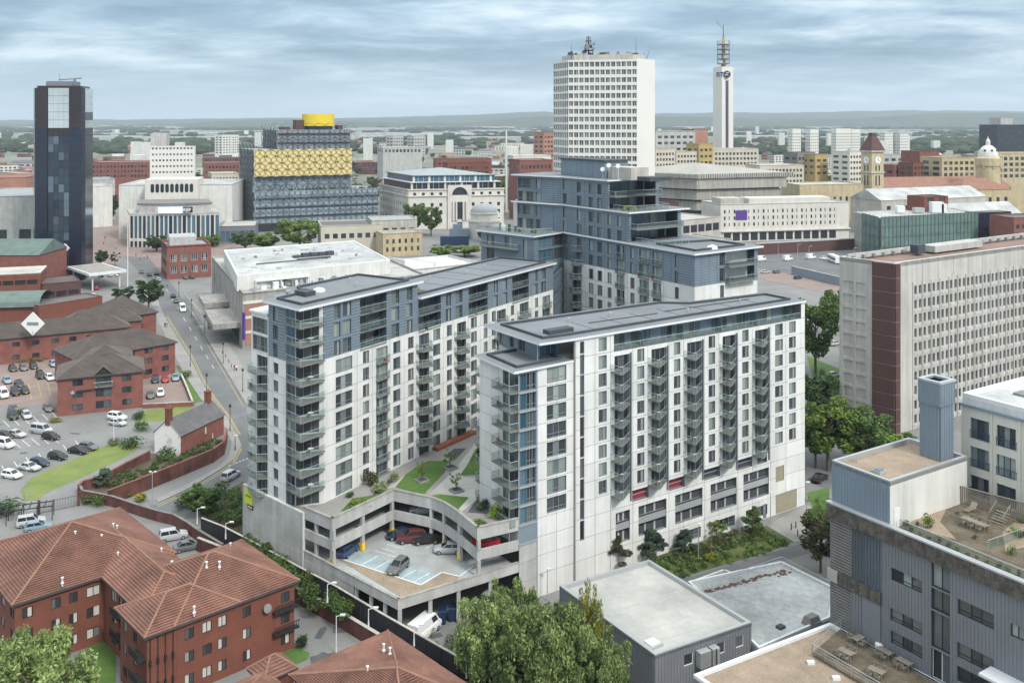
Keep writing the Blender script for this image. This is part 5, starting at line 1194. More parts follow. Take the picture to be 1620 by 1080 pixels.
def vent(u, v, z, par=fl_):
 q = P(u, v, z); m = MB(); m.tube(q - Vector((0, 0, .5)), q + Vector((0, 0, .5)), .1, n=6); m.lathe(q[:2], [(.22, q.z - .1), (.16, q.z + .05)], 8); m.lathe(q[:2], [(.05, q.z + .5), (.17, q.z + .55), (.17, q.z + .68)], 8); m.build('roof_vent', MAT['roof_edge'], par)
for x, y, z in ((605, 185, 10.6), (625, 195, 10.5), (213, 225, 10.4), (240, 245, 10.4), (333, 475, 9.6), (402, 228, 11.6), (543, 246, 10.8), (630, 340, 9.8), (745, 385, 9.6), (820, 418, 9.6), (862, 318, 9.3), (918, 388, 10.2), (958, 400, 10.3), (1103, 392, 11.5), (1172, 390, 11.4), (1037, 632, 9.8), (1230, 290, 10.2)): vent(*c3(x, y), z)
f4 = thing('brick_flats', 'lower red tiled roof building at the bottom edge beside the black fence', 'apartment block', (-15.1, 115.2, 0))
E0 = Vector((-15.1, 115.2)); 
def FR2(a0, a1, b0, b1, o=E0): return [o + fa * a0 + fb * b0, o + fa * a1 + fb * b0, o + fa * a1 + fb * b1, o + fa * a0 + fb * b1]
fp = FR2(-13, -.5, -22, -.5); block_faces(f4, fp, 0, 5.8, 'brick_orange', {}, rec=.1); hip(f4, fp, 6.0, 2.9, 'tile_red', 'ridge_tile', ov=.5, pitch=.36)
E2 = P(445, 1035, 4.2).xy; fp = FR2(-4, -.3, -3.4, -.3, E2); block_faces(f4, fp, 0, 4.0, 'brick_orange', {}); hip(f4, fp, 4.2, 1.5, 'tile_red', 'ridge_tile', ov=.4, pitch=.36)
fp = FR2(-16, -3.5, -14, -2.4, E2); block_faces(f4, fp, 0, 4.2, 'brick_orange', {}); hip(f4, fp, 4.4, 2.4, 'tile_red', 'ridge_tile', ov=.4, pitch=.36)
for x, y in ((510, 715), (600, 640), (575, 625)): vent(*c4(x, y), 8.0, f4)
gt = thing('iron_gate', 'black iron driveway gate between two dark posts beside the lawn', 'gate', P(*l1(250, 850))); p = P(*l1(255, 850)); q = P(*l1(490, 800)); f = Fac(p, q); m = MB()
for x in np.arange(0, f.L, .25): m.tube(f.p(x, .1), f.p(x, 1.9), .025, n=4)
for z in (.15, 1.9): m.tube(f.p(0, z), f.p(f.L, z), .04, n=4)
m.build('gate_leaf', MAT['black_metal'], gt)
for s_ in (-.2, f.L + .2): m = MB(); f.box(m, s_ - .2, s_ + .2, 0, 2.4, -.2, .2); m.build('post', MAT['brick_dark'], gt)
pg = thing('pergola', 'dark slatted pergola at the left edge beside the iron gate', 'pergola', P(*l1(100, 960)))
p = P(*l1(-60, 940)); q = P(*l1(330, 890)); f = Fac(p, q)
for i in range(9): m = MB(); f.box(m, f.L * i / 8 - .07, f.L * i / 8 + .07, 2.5, 2.65, -2.6, .3); m.build('slat', MAT['black_metal'], pg)
for i in range(5):
 for d in (-2.3, 0): m = MB(); m.tube(f.p(f.L * i / 4, 0, d), f.p(f.L * i / 4, 2.5, d), .07, n=5); m.build('post', MAT['black_metal'], pg)
m = MB(); 
for d in (-2.3, 0): f.box(m, 0, f.L, 2.35, 2.5, d - .06, d + .06)
m.build('beam', MAT['black_metal'], pg)
# ================================================================ warehouse with pale roof
def ribbed(par, f, s0, s1, z0, z1, holes, mat, pitch=.45, name='cladding'):
 m = MB(); wall(m, f, s0, s1, z0, z1, holes)
 for a in np.arange(s0 + .1, s1 - .1, pitch):
  hz = [(h[0], h[1], h[2], h[3]) for h in holes if h[0] < a + .06 and h[1] > a]
  for r in runs(a, min(a + .07, s1), z0, z1, hz): f.box(m, *r, 0, .05)
 return m.build(name, MAT[mat], par)
wz = 6.0
wl, wt, wr, wf_ = (P(u, v, wz).xy for u, v in ((885, 927), (1027, 886), (1189, 985), (1036, 1037)))
wh = thing('warehouse', 'grey ribbed shed with a pale flat roof beside the birch trees', 'warehouse', V3(wf_))
fx = Fac(wl, wf_); ribbed(wh, fx, 0, fx.L, 0, wz, [(fx.L * .72, fx.L * .79, 3.0, 4.6)], 'metal_grey'); window(wh, fx, fx.L * .72, fx.L * .79, 3.0, 4.6, 'one', .1, fm='frame_white', pm='glass_dark')
fy = Fac(wf_, wr); Sy = fy.S; hh_ = [(Sy(1082), Sy(1097), 3.55, 4.9), (Sy(1133), Sy(1147), 3.55, 4.9), (Sy(1164), Sy(1177), 3.55, 4.9)]
ribbed(wh, fy, 0, fy.L, 0, wz, hh_, 'metal_grey')
for h in hh_: window(wh, fy, *h, 'one', .08, fm='frame_white', pm='glass_dark')
m = MB(); m.prism([wl, wf_, wr, wt], 0, .2); 
f_ = Fac(wr, wt); wall(m, f_, 0, f_.L, 0, wz); f_ = Fac(wt, wl); wall(m, f_, 0, f_.L, 0, wz); m.build('wall', MAT['metal_grey'], wh)
flat_roof(wh, [wl, wf_, wr, wt], wz - .35, 'roof_pale', .5, .45, 'rail')
for i in range(1, 7):
 a, b = wl.lerp(wf_, i / 7), wt.lerp(wr, i / 7); f_ = Fac(a, b); m = MB(); f_.box(m, .5, f_.L - .5, wz - .35, wz - .315, -.05, .05); m.build('roof_seam', MAT['concrete'], wh)
q = P(*c5b(580, 860), wz).xy; m = MB(); sq = [q + CX * a + CY * b for a, b in ((-1, -.9), (1, -.9), (1, .9), (-1, .9))]; m.prism(sq, wz - .35, wz - .05); r_ = m.build('roof_hatch', MAT['rail'], wh); m = MB(); m.prism(inset(sq, .25), wz - .05, wz + .08); m.build('hatch_glass', MAT['roof_edge'], r_)
for s0, w_ in ((Sy(1100), 1.6), (Sy(1119), 1.1)):
 m = MB(); fy.box(m, s0, s0 + w_, 3.2, 5.1, .1, 1.0); u_ = m.build('air_conditioner', MAT['rail'], wh); m = MB()
 for z in np.arange(3.3, 5.0, .18): fy.box(m, s0 + .08, s0 + w_ - .08, z, z + .1, 1.0, 1.03)
 m.build('grille', MAT['slab'], u_)
m = MB(); m.tube(fy.p(Sy(1125), .2, 1.25), fy.p(Sy(1125), 5.2, 1.25), .12, n=6); m.build('duct', MAT['rail'], wh)
z2 = 3.4; lw = thing('low_building', 'low building with a white stained flat roof and brick dust along its edge', 'building', P(1236, 890, z2).xy[:] + (0,))
lp = [P(u, v, z2).xy for u, v in (c5b(770, 548), c5b(1150, 905), c5b(1530, 740), c5b(1560, 585), c5b(1270, 440))]
block_faces(lw, lp, 0, z2, 'concrete_old', {}); flat_roof(lw, lp, z2, 'roof_white', .35, .3, 'roof_edge')
q = P(*c5b(1430, 760), z2).xy; m = MB(); sq = [q + CX * a + CY * b for a, b in ((-1.1, -.8), (1.1, -.8), (1.1, .8), (-1.1, .8))]; m.hexa([V3(p, z2) for p in sq], [V3(p, z2 + 1.0) for p in inset(sq, .3)]); m.build('roof_vent', MAT['slab'], lw)
q = P(*c5b(1265, 785), z2).xy; m = MB(); m.prism([q + CX * a + CY * b for a, b in ((-.5, -.4), (.5, -.4), (.5, .4), (-.5, .4))], z2, z2 + .3); m.build('roof_hatch', MAT['roof_dark'], lw)
m = MB()
for i in range(150):
 t_ = RND.random(); q = P(*c5b(870 + 430 * t_ + RND.uniform(-12, 30), 592 - 118 * t_ + RND.uniform(-6, 8 + 12 * (t_ > .8))), z2).xy; r_ = RND.uniform(.06, .3); a_ = RND.uniform(0, 6)
 m.prism([q + Vector((math.cos(k + a_) * r_ * RND.uniform(.6, 1.4), math.sin(k + a_) * r_ * RND.uniform(.4, 1))) for k in np.arange(0, 6.2, 1.3)], z2 + .01, z2 + RND.uniform(.03, .14))
stuff(m.build('rubble', mk('rubble', (.19, .11, .08), .95, .4, 2, fine=.3), lw))
rl_ = [P(*c5b(850, 600), z2), P(*c5b(1270, 455), z2), P(*c5b(1530, 590), z2)]; rail_run(lw, rl_, z2 + .3, glass=False)
wb = [P(u, v, 1.2).xy for u, v in (c5b(775, 560), c5b(965, 490), c5b(1010, 510), c5b(1010, 520), c5b(840, 580))]
m = MB(); f_ = Fac(wb[0], wb[1]); f_.box(m, 0, f_.L, 0, 1.6, -.3, 0); f_ = Fac(wb[1], wb[2]); f_.box(m, 0, f_.L, 0, 1.6, -.3, 0); tag(m.build('low_wall', MAT['white_wall']), 'small white walled enclosure between the shed and the access road', 'wall')
# ================================================================ grey clad block with stone bands (right foreground)
EC = Vector((37.6, 112.0)); ED = Vector((12.4, -19.4)).normalized(); EN = Vector((-ED.y, ED.x))
E_ = thing('clad_block', 'dark grey ribbed apartment block with brown stone bands at the right edge', 'apartment block', (EC.x, EC.y, 8.6))
fE_ = Fac(EC, EC + ED * 40); S = fE_.S
DZ, BT0, BT1 = 8.6, 21.2, 23.0
s_a, s_b = S(1347), S(1393)
def EZ_(u, v): return fE_.Z(u, v)
holes = []
def ewin(x0, y0, x1, y1, style='tri', pm='glass_office'):
 u0, v0 = r8(x0, y0); u1, v1 = r8(x1, y1); a, b = S(u0), S(u1); zt, zb = EZ_(u0, v0), EZ_(u0, v1)
 holes.append((a, b, zb, zt)); window(E_, fE_, a, b, zb, zt, style, .2, fm='black_metal', pm=pm)
ewin(500, 372, 690, 450, pm='glass_home'); ewin(495, 618, 692, 695); ewin(497, 755, 692, 835); ewin(905, 562, 1128, 655, pm='glass_home'); ewin(903, 825, 1128, 920); ewin(903, 970, 1128, 1065); ewin(1228, 712, 1311, 790, 'door', 'glass_home')
ea, eb = S(r8(742, 0)[0]), S(r8(860, 0)[0])
for k, (zb, zt) in enumerate(((18.4, 21.1), (16.0, 18.3), (12.0, 15.9), (8.65, 11.9))):
 holes.append((ea, eb, zb, zt)); window(E_, fE_, ea, eb, zb, zt, 'door', .35, fm='frame_white' if k == 3 else 'black_metal', pm=('glass_home', 'glass_dark', 'glass_dark', 'glass_dark')[k], name='entrance_door' if k == 3 else 'window')
ribbed(E_, fE_, S(1347), 40, 0, BT0, holes, 'metal_grey', .4)
hl_ = [(S(1366), S(1393.5), 8.7, 13.8)]
ribbed(E_, fE_, S(1347), S(1395), 14.8, BT0, [], 'metal_blue', .4); m = MB(); fE_.box(m, S(1366), S(1393.5), 8.65, 13.8, .06, .12); m.build('roller_door', MAT['metal_grey'], E_)
lv = MB()
for z in np.arange(0, BT0 - .1, .34): fE_.box(lv, .0, S(1347), z, z + .24, -.25, -.02)
lo_ = lv.build('louvre', MAT['slab'], E_); stuff(lo_)
m = MB(); fE_.box(m, 0, S(1347), 0, BT0, -.5, -.3); m.build('louvre_backing', MAT['roof_dark'], E_)
nb = 5
for i in range(nb):
 m = MB(); fE_.box(m, -.25 + (S(1395) + .25) * i / nb + .02, -.25 + (S(1395) + .25) * (i + 1) / nb - .02, 13.8, 15.2, .06, .28); m.build('stone_panel', MAT['stone_band' if i else 'stone_grey'], E_)
for i in range(18):
 m = MB(); fE_.box(m, -.3 + 40.3 * i / 18 + .015, -.3 + 40.3 * (i + 1) / 18 - .015, BT0, BT1 - .1, .05, .4); m.build('stone_panel', MAT['stone_band'], E_)
m = MB(); fE_.box(m, -.35, 40, BT1 - .1, BT1 + .08, -.3, .46); m.build('coping', MAT['rail'], E_)
el = Fac(EC + EN * 17, EC); ribbed(E_, el, 0, el.L, 0, BT0, [], 'metal_blue', .4)
for i in range(7): m = MB(); el.box(m, el.L * i / 7 + .015, el.L * (i + 1) / 7 - .015, BT0, BT1 - .1, -.1, .35); m.build('stone_panel', MAT['stone_band'], E_)
tz = 22.4
m = MB(); m.prism([EC + ED * .5 + EN * .5, EC + ED * 40 + EN * .5, EC + ED * 40 + EN * 17, EC + ED * .5 + EN * 17], 0, tz); m.build('core', MAT['wood_deck'], E_)
u0, v0 = r8(1110, 990); cz = fE_.Z(u0, v0); s0 = S(u0); m = MB(); fE_.box(m, s0, s0 + 6, cz, cz + .25, 0, 2.2); m.build('canopy', MAT['roof_edge'], E_)
q0, q1, q2, q3 = EC + EN * .3, EC + EN * .3 + ED * 7.85, EC + EN * 15.0 + ED * 7.85, EC + EN * 15.0; bz1 = 27.7
f_ = Fac(q0, q1); ribbed(E_, f_, 0, f_.L, BT1 - .3, bz1, [], 'metal_blue', .4); f_ = Fac(q1, q2); m = MB(); wall(m, f_, 0, f_.L, tz, bz1); m.build('white_wall', MAT['white_wall'], E_)
m = MB(); f_.box(m, .7, 1.7, tz, tz + 2.2, 0, .06); m.build('door', MAT['frame_white'], E_)
m = MB(); f_ = Fac(q3, q0); wall(m, f_, 0, f_.L, tz, bz1); f_ = Fac(q2, q3); wall(m, f_, 0, f_.L, tz, bz1); m.build('wall', MAT['metal_blue'], E_)
flat_roof(E_, [q0, q1, q2, q3], bz1 - .4, 'gravel', .55, .35, 'rail')
q = P(*r7(425, 625), bz1).xy; m = MB(); sq = [q + ED * a + EN * b for a, b in ((-.55, -.55), (.55, -.55), (.55, .55), (-.55, .55))]; m.prism(sq, bz1 - .4, bz1 - .05); r_ = m.build('skylight', MAT['rail'], E_); m = MB(); m.prism(inset(sq, .15), bz1 - .05, bz1 + .03); m.build('skylight_glass', MAT['glass_blue'], r_)
for x, y in ((625, 500), (290, 580), (640, 520)): q = P(*r7(x, y), bz1 - .4); m = MB(); m.tube(q, q + Vector((0, 0, .8)), .05, n=5); m.build('roof_pipe', MAT['rail'], E_)
cq = P(*r7(800, 575), bz1 - .3).xy; ck = thing('ventilation_tower', 'tall square ribbed metal flue standing on the gravel roof', 'flue tower', V3(cq, bz1 - .4))
def sqr(q, w, e=0): return [q + ED * (-w + e) + EN * (w - e) if 0 else q + EN * e - ED * e, q + EN * 0, q, q]
w_ = 2.75
cp = [cq - ED * w_, cq, cq + EN * w_, cq + EN * w_ - ED * w_]
for a, b in zip(cp, cp[1:] + cp[:1]):
 f_ = Fac(a, b); ribbed(ck, f_, 0.05, f_.L - .05, bz1 - .4, 33.8, [], 'metal_blue', .34, 'lower_cladding'); f2_ = Fac(f_.p(-.12, 0, .12), f_.p(f_.L + .12, 0, .12)); ribbed(ck, f2_, .0, f2_.L, 33.8, 36.6, [], 'metal_blue', .34, 'upper_cladding')
m = MB(); k0 = inset(cp, -.2); k1 = inset(cp, .35)
for i in range(4): j = (i + 1) % 4; m.hexa([V3(k0[i], 36.5), V3(k0[j], 36.5), V3(k1[j], 36.5), V3(k1[i], 36.5)], [V3(k0[i], 36.75), V3(k0[j], 36.75), V3(k1[j], 36.75), V3(k1[i], 36.75)])
m.build('rim', MAT['rail'], ck); m = MB(); m.face(*[V3(p, 35.2) for p in k1]); m.build('shaft', MAT['roof_dark'], ck)
# ================================================================ terrace on the block
m = MB()
tq = [q1 + EN * .4 + ED * .1, EC + ED * 40 + EN * .6, EC + ED * 40 + EN * 16.8, q1 + EN * 14 + ED * .1]
nb = 26
for i in range(nb):
 a0, a1 = i / nb, (i + 1) / nb; p0, p1, p2, p3 = tq[0].lerp(tq[3], a0), tq[1].lerp(tq[2], a0), tq[1].lerp(tq[2], a1 - .006), tq[0].lerp(tq[3], a1 - .006)
 m = MB(); m.hexa([V3(p, tz) for p in (p0, p1, p2, p3)], [V3(p, tz + .08) for p in (p0, p1, p2, p3)]); m.build('deck_board', MAT['wood_deck'], E_)
gp = [P(*r7(x, y), tz).xy for x, y in ((610, 960), (700, 900), (840, 870), (800, 950), (900, 1060), (760, 1020))]; m = MB(); m.face(*[V3(p, tz + .1) for p in gp]); m.build('gravel_patch', MAT['gravel'], E_)
gp = [P(*r7(x, y), tz).xy for x, y in ((1180, 1010), (1320, 900), (1340, 1100), (1200, 1130))]; m = MB(); m.face(*[V3(p, tz + .1) for p in gp]); m.build('gravel_patch', MAT['gravel'], E_)
rail_run(E_, [q1 + EN * 1.2 + ED * .4, q1 + EN * 1.0 + ED * 1.2, EC + ED * 40 + EN * 1.0], tz + .08)
rail_run(E_, [P(*r8(1090, 275), tz).xy, P(*r8(1330, 190), tz).xy], tz + .08)
for i in range(14):
 q = EC + ED * (9.5 + i * 1.1) + EN * 1.7; shrub((q.x, q.y, tz + .1), RND.uniform(.5, 1.0), RND.uniform(.35, .8), f'small potted plant along the terrace glass edge at the right', RND.choice(['leaf_mid', 'leaf_bronze', 'leaf_dark']), i % 3, 'pots along the terrace edge', .12, 120)
for i in range(26):
 q = tq[3].lerp(tq[2], RND.uniform(0, .75)) - EN * RND.choice((.6, 1.2, 5.5, 9.5, 10.2, 11.5)) * RND.uniform(.7, 1.1)
 shrub((q.x, q.y, tz + .1), RND.uniform(.6, 1.5), RND.uniform(.5, 1.5), 'leafy pot plant scattered over the upper deck below the cream building', RND.choice(['leaf_mid', 'leaf_bronze', 'leaf_bright', 'leaf_dark']), i % 4, 'pot plants on the upper deck', .12, 140)
q = P(*r7(730, 985), tz); shrub((q.x, q.y, tz + .1), 1.6, 1.9, 'bright green bamboo in a pot on the decked terrace', 'leaf_bright', 1, None, .12, 200)
wfc = Fac(P(*r7(895, 830), tz), P(*r7(1330, 950), tz)); wf = thing('timber_fence', 'weathered wooden slat fence round the raised deck under the cream building', 'fence', wfc.p(0, tz))
for i in range(int(wfc.L / .22)): m = MB(); wfc.box(m, i * .22, i * .22 + .15, tz + .1, tz + 2.1, -.05, .0); m.build('slat', MAT['wood_grey'], wf)
m = MB(); wfc.box(m, 0, wfc.L, tz + 2.1, tz + 2.2, -.1, .08); m.build('top_rail', MAT['wood_grey'], wf)
sx_ = P(*r7(1140, 960), tz); stt = thing('timber_steps', 'short wooden steps with handrails up to the raised deck', 'steps', sx_)
fs_ = Fac(sx_.xy - ED * 0.8, sx_.xy + ED * .8)
for i in range(5): m = MB(); fs_.box(m, 0, 1.6, tz + .1 + .22 * i, tz + .18 + .22 * i, -.3 * i - .35, -.3 * i); m.build('tread', MAT['wood_grey'], stt)
for x in (0, 1.6):
 m = MB(); m.tube(fs_.p(x, tz + 1.0, .1), fs_.p(x, tz + 2.1, -1.5), .05, n=5)
 for i in range(5): m.tube(fs_.p(x, tz + .1 + .2 * i, -.3 * i), fs_.p(x, tz + 1.05 + .22 * i, -.3 * i), .03, n=4)
 m.build('handrail', MAT['wood_grey'], stt)
def ptable(q, ang, mat, label, w=.9, l=2.0, group=None, z=0.0, h=.74):
 o = bpy.data.objects.new('garden_table', None); COL.objects.link(o); o.location = q; o.rotation_euler = (0, 0, ang); tag(o, label, 'table', group)
 key = ('tb', mat, w, l)
 if key not in CACHE:
  m = MB()
  for i in range(5): m.box(-l / 2, l / 2, -w / 2 + w * i / 5 + .01, -w / 2 + w * (i + 1) / 5 - .01, h - .05, h)
  g = MB(); g.box(-.04, .04, -.04, .04, 0, h - .05); CACHE[key] = (m.mesh('table_top', MAT[mat]), g.mesh('leg', MAT[mat]))
 for n_, me, x, y in [('table_top', 0, 0, 0)] + [('leg', 1, sx * (l / 2 - .12), sy * (w / 2 - .1)) for sx in (-1, 1) for sy in (-1, 1)]:
  c = bpy.data.objects.new(n_, CACHE[key][me]); COL.objects.link(c); c.parent = o; c.location = (x, y, 0)
 return o
def pchair(q, ang, mat, label, group=None):
 o = bpy.data.objects.new('garden_chair', None); COL.objects.link(o); o.location = q; o.rotation_euler = (0, 0, ang); tag(o, label, 'chair', group); key = ('ch', mat)
 if key not in CACHE:
  s = MB(); s.box(-.24, .24, -.24, .24, .41, .46); b = MB()
  for i in range(4): b.box(-.22 + i * .12, -.14 + i * .12, -.27, -.23, .5, .92)
  b.box(-.25, .25, -.28, -.22, .88, .95); l_ = MB(); l_.box(-.025, .025, -.025, .025, 0, .42); a_ = MB(); a_.box(-.03, .03, -.24, .24, .62, .66); a_.box(-.02, .02, .18, .22, .42, .62)
  CACHE[key] = [x.mesh(n_, MAT[mat]) for x, n_ in ((s, 'seat'), (b, 'backrest'), (l_, 'leg'), (a_, 'armrest'))]
 for n_, i, x, y in [('seat', 0, 0, 0), ('backrest', 1, 0, 0), ('armrest', 3, -.26, 0), ('armrest', 3, .26, 0)] + [('leg', 2, sx * .2, sy * .2) for sx in (-1, 1) for sy in (-1, 1)]:
  c = bpy.data.objects.new(n_, CACHE[key][i]); COL.objects.link(c); c.parent = o; c.location = (x, y, 0)
 return o
ea_ = math.atan2(ED.y, ED.x)
def dining(q, z, ang, mat, where, l=2.2, n=2, ends=True):
 q = Vector((q[0], q[1])); ptable((q.x, q.y, z), ang, mat, f'slatted wooden dining table {where}', l=l)
 t_ = Vector((math.cos(ang), math.sin(ang))); nn_ = Vector((-t_.y, t_.x))
 for sd_, a2 in ((1, math.pi), (-1, 0)):
  for i in range(n):
   c = q + t_ * (l * ((i + .5) / n - .5)) + nn_ * sd_ * .78; W1, W2 = ((('far', 'near'), (('left', 'right') if n == 2 else ('left', 'middle', 'right'))) if 'roller' not in where else (('left', 'right'), ('near', 'far'))); pchair((c.x, c.y, z), ang + a2, mat, f'armchair at {W1[sd_ < 0]} {W2[i]} of the table {where}', f'chairs at the table {where}')
dining(P(*r7(1010, 985), tz), tz + .08, ea_ - .05, 'wood_grey', 'on the upper terrace', 3.0, 3)
q = P(*r7(955, 900), tz); lg = thing('sun_lounger', 'grey wooden sun lounger on the upper terrace near the white wall', 'sun lounger', (q.x, q.y, tz)); f_ = Fac(q.xy - ED * .35, q.xy + ED * .35)
for i in range(9): m = MB(); f_.box(m, 0, .7, tz + .42, tz + .46, -.14 * i - .1, -.14 * i + .0); m.build('slat', MAT['wood_grey'], lg)
m = MB(); m.hexa([f_.p(0, tz + .44, -1.3), f_.p(.7, tz + .44, -1.3), f_.p(.7, tz + .4, -1.36), f_.p(0, tz + .4, -1.36)], [f_.p(0, tz + 1.05, -1.85), f_.p(.7, tz + 1.05, -1.85), f_.p(.7, tz + 1.0, -1.9), f_.p(0, tz + 1.0, -1.9)]); m.build('backrest', MAT['wood_grey'], lg)
for a in (.05, .65):
 for d in (-.1, -1.2): m = MB(); m.tube(f_.p(a, tz + .08, d), f_.p(a, tz + .42, d), .03, n=4); m.build('leg', MAT['wood_grey'], lg)
gz = DZ; gr = thing('podium_roof', 'gravel flat roof with white coping at the foot of the grey clad block', 'roof terrace', (*P(1097, 1068, gz).xy, 0))
gp = [P(1097, 1068, gz).xy, P(1200, 1140, gz).xy, EC + ED * 36 - EN * .0 - EN * 0, EC + ED * .0 - EN * .0 + ED * .1]
gp = [P(1097, 1068, gz).xy, P(1097, 1068, gz).xy + ED * 25, EC + ED * 30 - EN * .02, EC - EN * .02 + ED * .0]
block_faces(gr, gp, 0, gz - .2, 'metal_grey', {}); flat_roof(gr, gp, gz - .2, 'gravel', .35, .45, 'roof_edge')
u_, v_ = r8(15, 910); d0 = P(*r8(20, 905), gz).xy; d1 = EC + ED * 1.6 - EN * .15; d2 = EC + ED * 19 - EN * .15; d3 = d0 + ED * 19
nb = 22
for i in range(nb):
 a0, a1 = i / nb, (i + 1) / nb; p0, p1, p2, p3 = d0.lerp(d1, a0), d3.lerp(d2, a0), d3.lerp(d2, a1 - .008), d0.lerp(d1, a1 - .008)
 m = MB(); m.hexa([V3(p, gz) for p in (p0, p1, p2, p3)], [V3(p, gz + .15) for p in (p0, p1, p2, p3)]); m.build('deck_board', MAT['wood_deck'], gr)
rail_run(gr, [d1, d0, d3], gz + .15, glass=False)
for i, (x, y, rot, w_) in enumerate(((300, 840, 0, 'nearest the roller door'), (225, 925, .1, 'beside the deck railing'), (460, 920, 0, 'in the middle of the lower deck'), (580, 985, 0, 'by the glazed entrance on the lower deck'), (410, 1040, .2, 'at the front of the lower deck'))):
 dining(P(*r8(x, y), gz + .15), gz + .15, ea_ + 1.57 * (i == 0) + rot, 'wood_grey', w_, 1.7 if i else 1.5, 2)
q = P(*r8(430, 870), gz + .15); m = MB(); m.lathe(q[:2], [(.35, q.z), (.5, q.z + .1), (.5, q.z + .55), (.3, q.z + .75)], 12); tag(m.build('cushion_box', MAT['frame_white'], base=q), 'white rounded cushion box on the lower deck against the wall', 'box')
for x, y in ((10, 950), (165, 1045)): q = P(*r8(x, y), gz); m = MB(); m.box(q.x - .4, q.x + .4, q.y - .25, q.y + .25, gz - .2, gz + .1); m.build('footing', MAT['roof_edge'], gr)
# ================================================================ cream building with blue windows
FCn = PD(1521, 116).xy; FD = ED; fF = Fac(FCn, FCn + FD * 26); cr = thing('cream_building', 'cream rendered building with dark blue windows and flat white roof at right edge', 'building', (FCn.x, FCn.y, tz))
fc = Face(cr, fF, 0, 26); S = fF.S
for u0, u1, off in ((1535, 1564.5, 0), (1576.5, 1607, 0), (1622, 1655, 0)):
 a, b = S(u0), S(u1)
 for k in range(4):
  z = 29.5 - 3.46 * k; fc.win(a, b, z, z + 2.5, 'tri_door', rec=.25, fm='blue_frame' if 'blue_frame' in MAT else (mk('blue_frame', (.05, .065, .12), .5, .05).name), pm='glass_home')
  m = MB(); fF.box(m, a - .05, b + .15, z + .95, z + 1.02, .03, .1)
  for x in np.arange(a, b + .1, .2): fF.box(m, x, x + .03, z + .05, z + .95, .05, .08)
  m.build('juliet_rail', MAT['blue_frame'], cr)
fc.finish(tz - 4, 33.2, 'cream')
for u in (1567.5, 1612): m = MB(); fF.box(m, S(u), S(u) + .25, tz, 33.2, 0, .12); m.build('pilaster', MAT['cream'], cr)
m = MB(); f_ = Fac(FCn + EN * 20, FCn); wall(m, f_, 0, 20, tz - 20, 33.2); m.build('wall', MAT['cream'], cr)
fp = [FCn - ED * .25 - EN * .25, FCn + ED * 26 - EN * .25, FCn + ED * 26 + EN * 20, FCn - ED * .25 + EN * 20]
m = MB(); m.prism(fp, 33.2, 33.5); m.build('gutter', MAT['metal_blue'], cr); fp2 = [FCn + ED * .1 + EN * .1, FCn + ED * 26 + EN * .1, FCn + ED * 26 + EN * 20, FCn + ED * .1 + EN * 20]
m = MB(); m.prism(fp2, 33.5, 34.2); m.build('parapet_wall', MAT['white_wall'], cr); flat_roof(cr, fp2, 34.22, 'roof_white', .5, .5, 'roof_edge')
m = MB(); m.prism([FCn + ED * a + EN * b for a, b in ((3, 6), (10, 6), (10, 8), (3, 8))], 34.22, 34.5); m.build('rooflight', MAT['slab'], cr)
# ================================================================ white office slab with brown stair tower
D0 = Vector((82.8, 205.0)); DE = Vector((-8.7, 9.6)).normalized(); DX = Vector((.836, .548)).normalized(); DZT = 37.1
D_ = thing('office_slab', 'long white office slab with paired windows and a brown stair tower at its corner', 'office building', (*D0, 0))
dl_ = (PD(1328, 214.6).xy - D0).length
sw = D0 + DX * 2.0; fD = Fac(sw, sw + DX * 110); S = fD.S; ST2 = 3.15
ztop1 = fD.Z(1447, 452)
hsD = []; bays = []; p_ = (S(1462) - S(1447.5)); s_ = S(1446.5)
while s_ < 84: bays.append(s_); s_ += p_
made = 0; gD = MB(); wD = MB()
for k in range(11):
 zt = ztop1 - ST2 * k
 for b in bays:
  for o in (0, p_ * .5):
   w_ = p_ * .27; hsD.append((b + o, b + o + w_, zt - 1.95, zt))
   if made < 300 and b < bays[21]:
    window(D_, fD, b + o, b + o + w_, zt - 1.95, zt, 'one', .3, fm='frame', pm='glass_office'); made += 1
   else: fD.quad(gD, b + o, b + o + w_, zt - 1.95, zt, -.3)
wall(wD, fD, 0, 110, 0, DZT, hsD, rec=.4); wD.build('wall', mk('office_beige', (.50, .485, .45), .8, .1, .2, streak=.22), D_); stuff(gD.build('windows', MAT['glass_office'], D_))
m = MB()
for b in bays: fD.box(m, b - p_ * .2, b - p_ * .08, 0, ztop1 + .9, 0, .18)
stuff(m.build('mullions', MAT['office_beige'], D_)); m = MB()
for k in range(12):
 zt = ztop1 - ST2 * k
 for b in bays: fD.box(m, b + p_ * .02, b + p_ * .75, zt - 2.75, zt - 2.15, 0, .1)
stuff(m.build('sill_panels', MAT['office_beige'], D_))
m = MB()
for i in range(14): fD.box(m, 2 + i * 5.9, 2.05 + i * 5.9, ztop1 + 1.0, DZT, 0, .03)
m.build('panel_joints', MAT['joint'], D_)
tw = [D0 + DE * 5.1, D0, D0 + DX * 1.6, D0 + DX * 1.6 + DE * 5.1]
f_ = Fac(tw[0], tw[1])
for k in range(12):
 z0 = DZT - .2 - 3.15 * (k + 1); 
 for f_, n_ in ((Fac(tw[0], tw[1]), 'brick_panel'), (Fac(tw[1], tw[2]), 'brick_panel')):
  m = MB(); f_.box(m, 0, f_.L, max(0, z0) + .06, z0 + 3.12, -.3, .25); m.build(n_, MAT['brick_brown'], D_)
  m = MB(); f_.box(m, 0, f_.L, max(0, z0) - .03, max(0, z0) + .06, -.3, .2); m.build('floor_joint', MAT['stone_grey'], D_)
m = MB(); f_ = Fac(tw[2], sw)
for k in range(11): f_.box(m, 0, max(.3, f_.L), DZT - 6 - 3.15 * k, DZT - 4 - 3.15 * k, -.5, -.3)
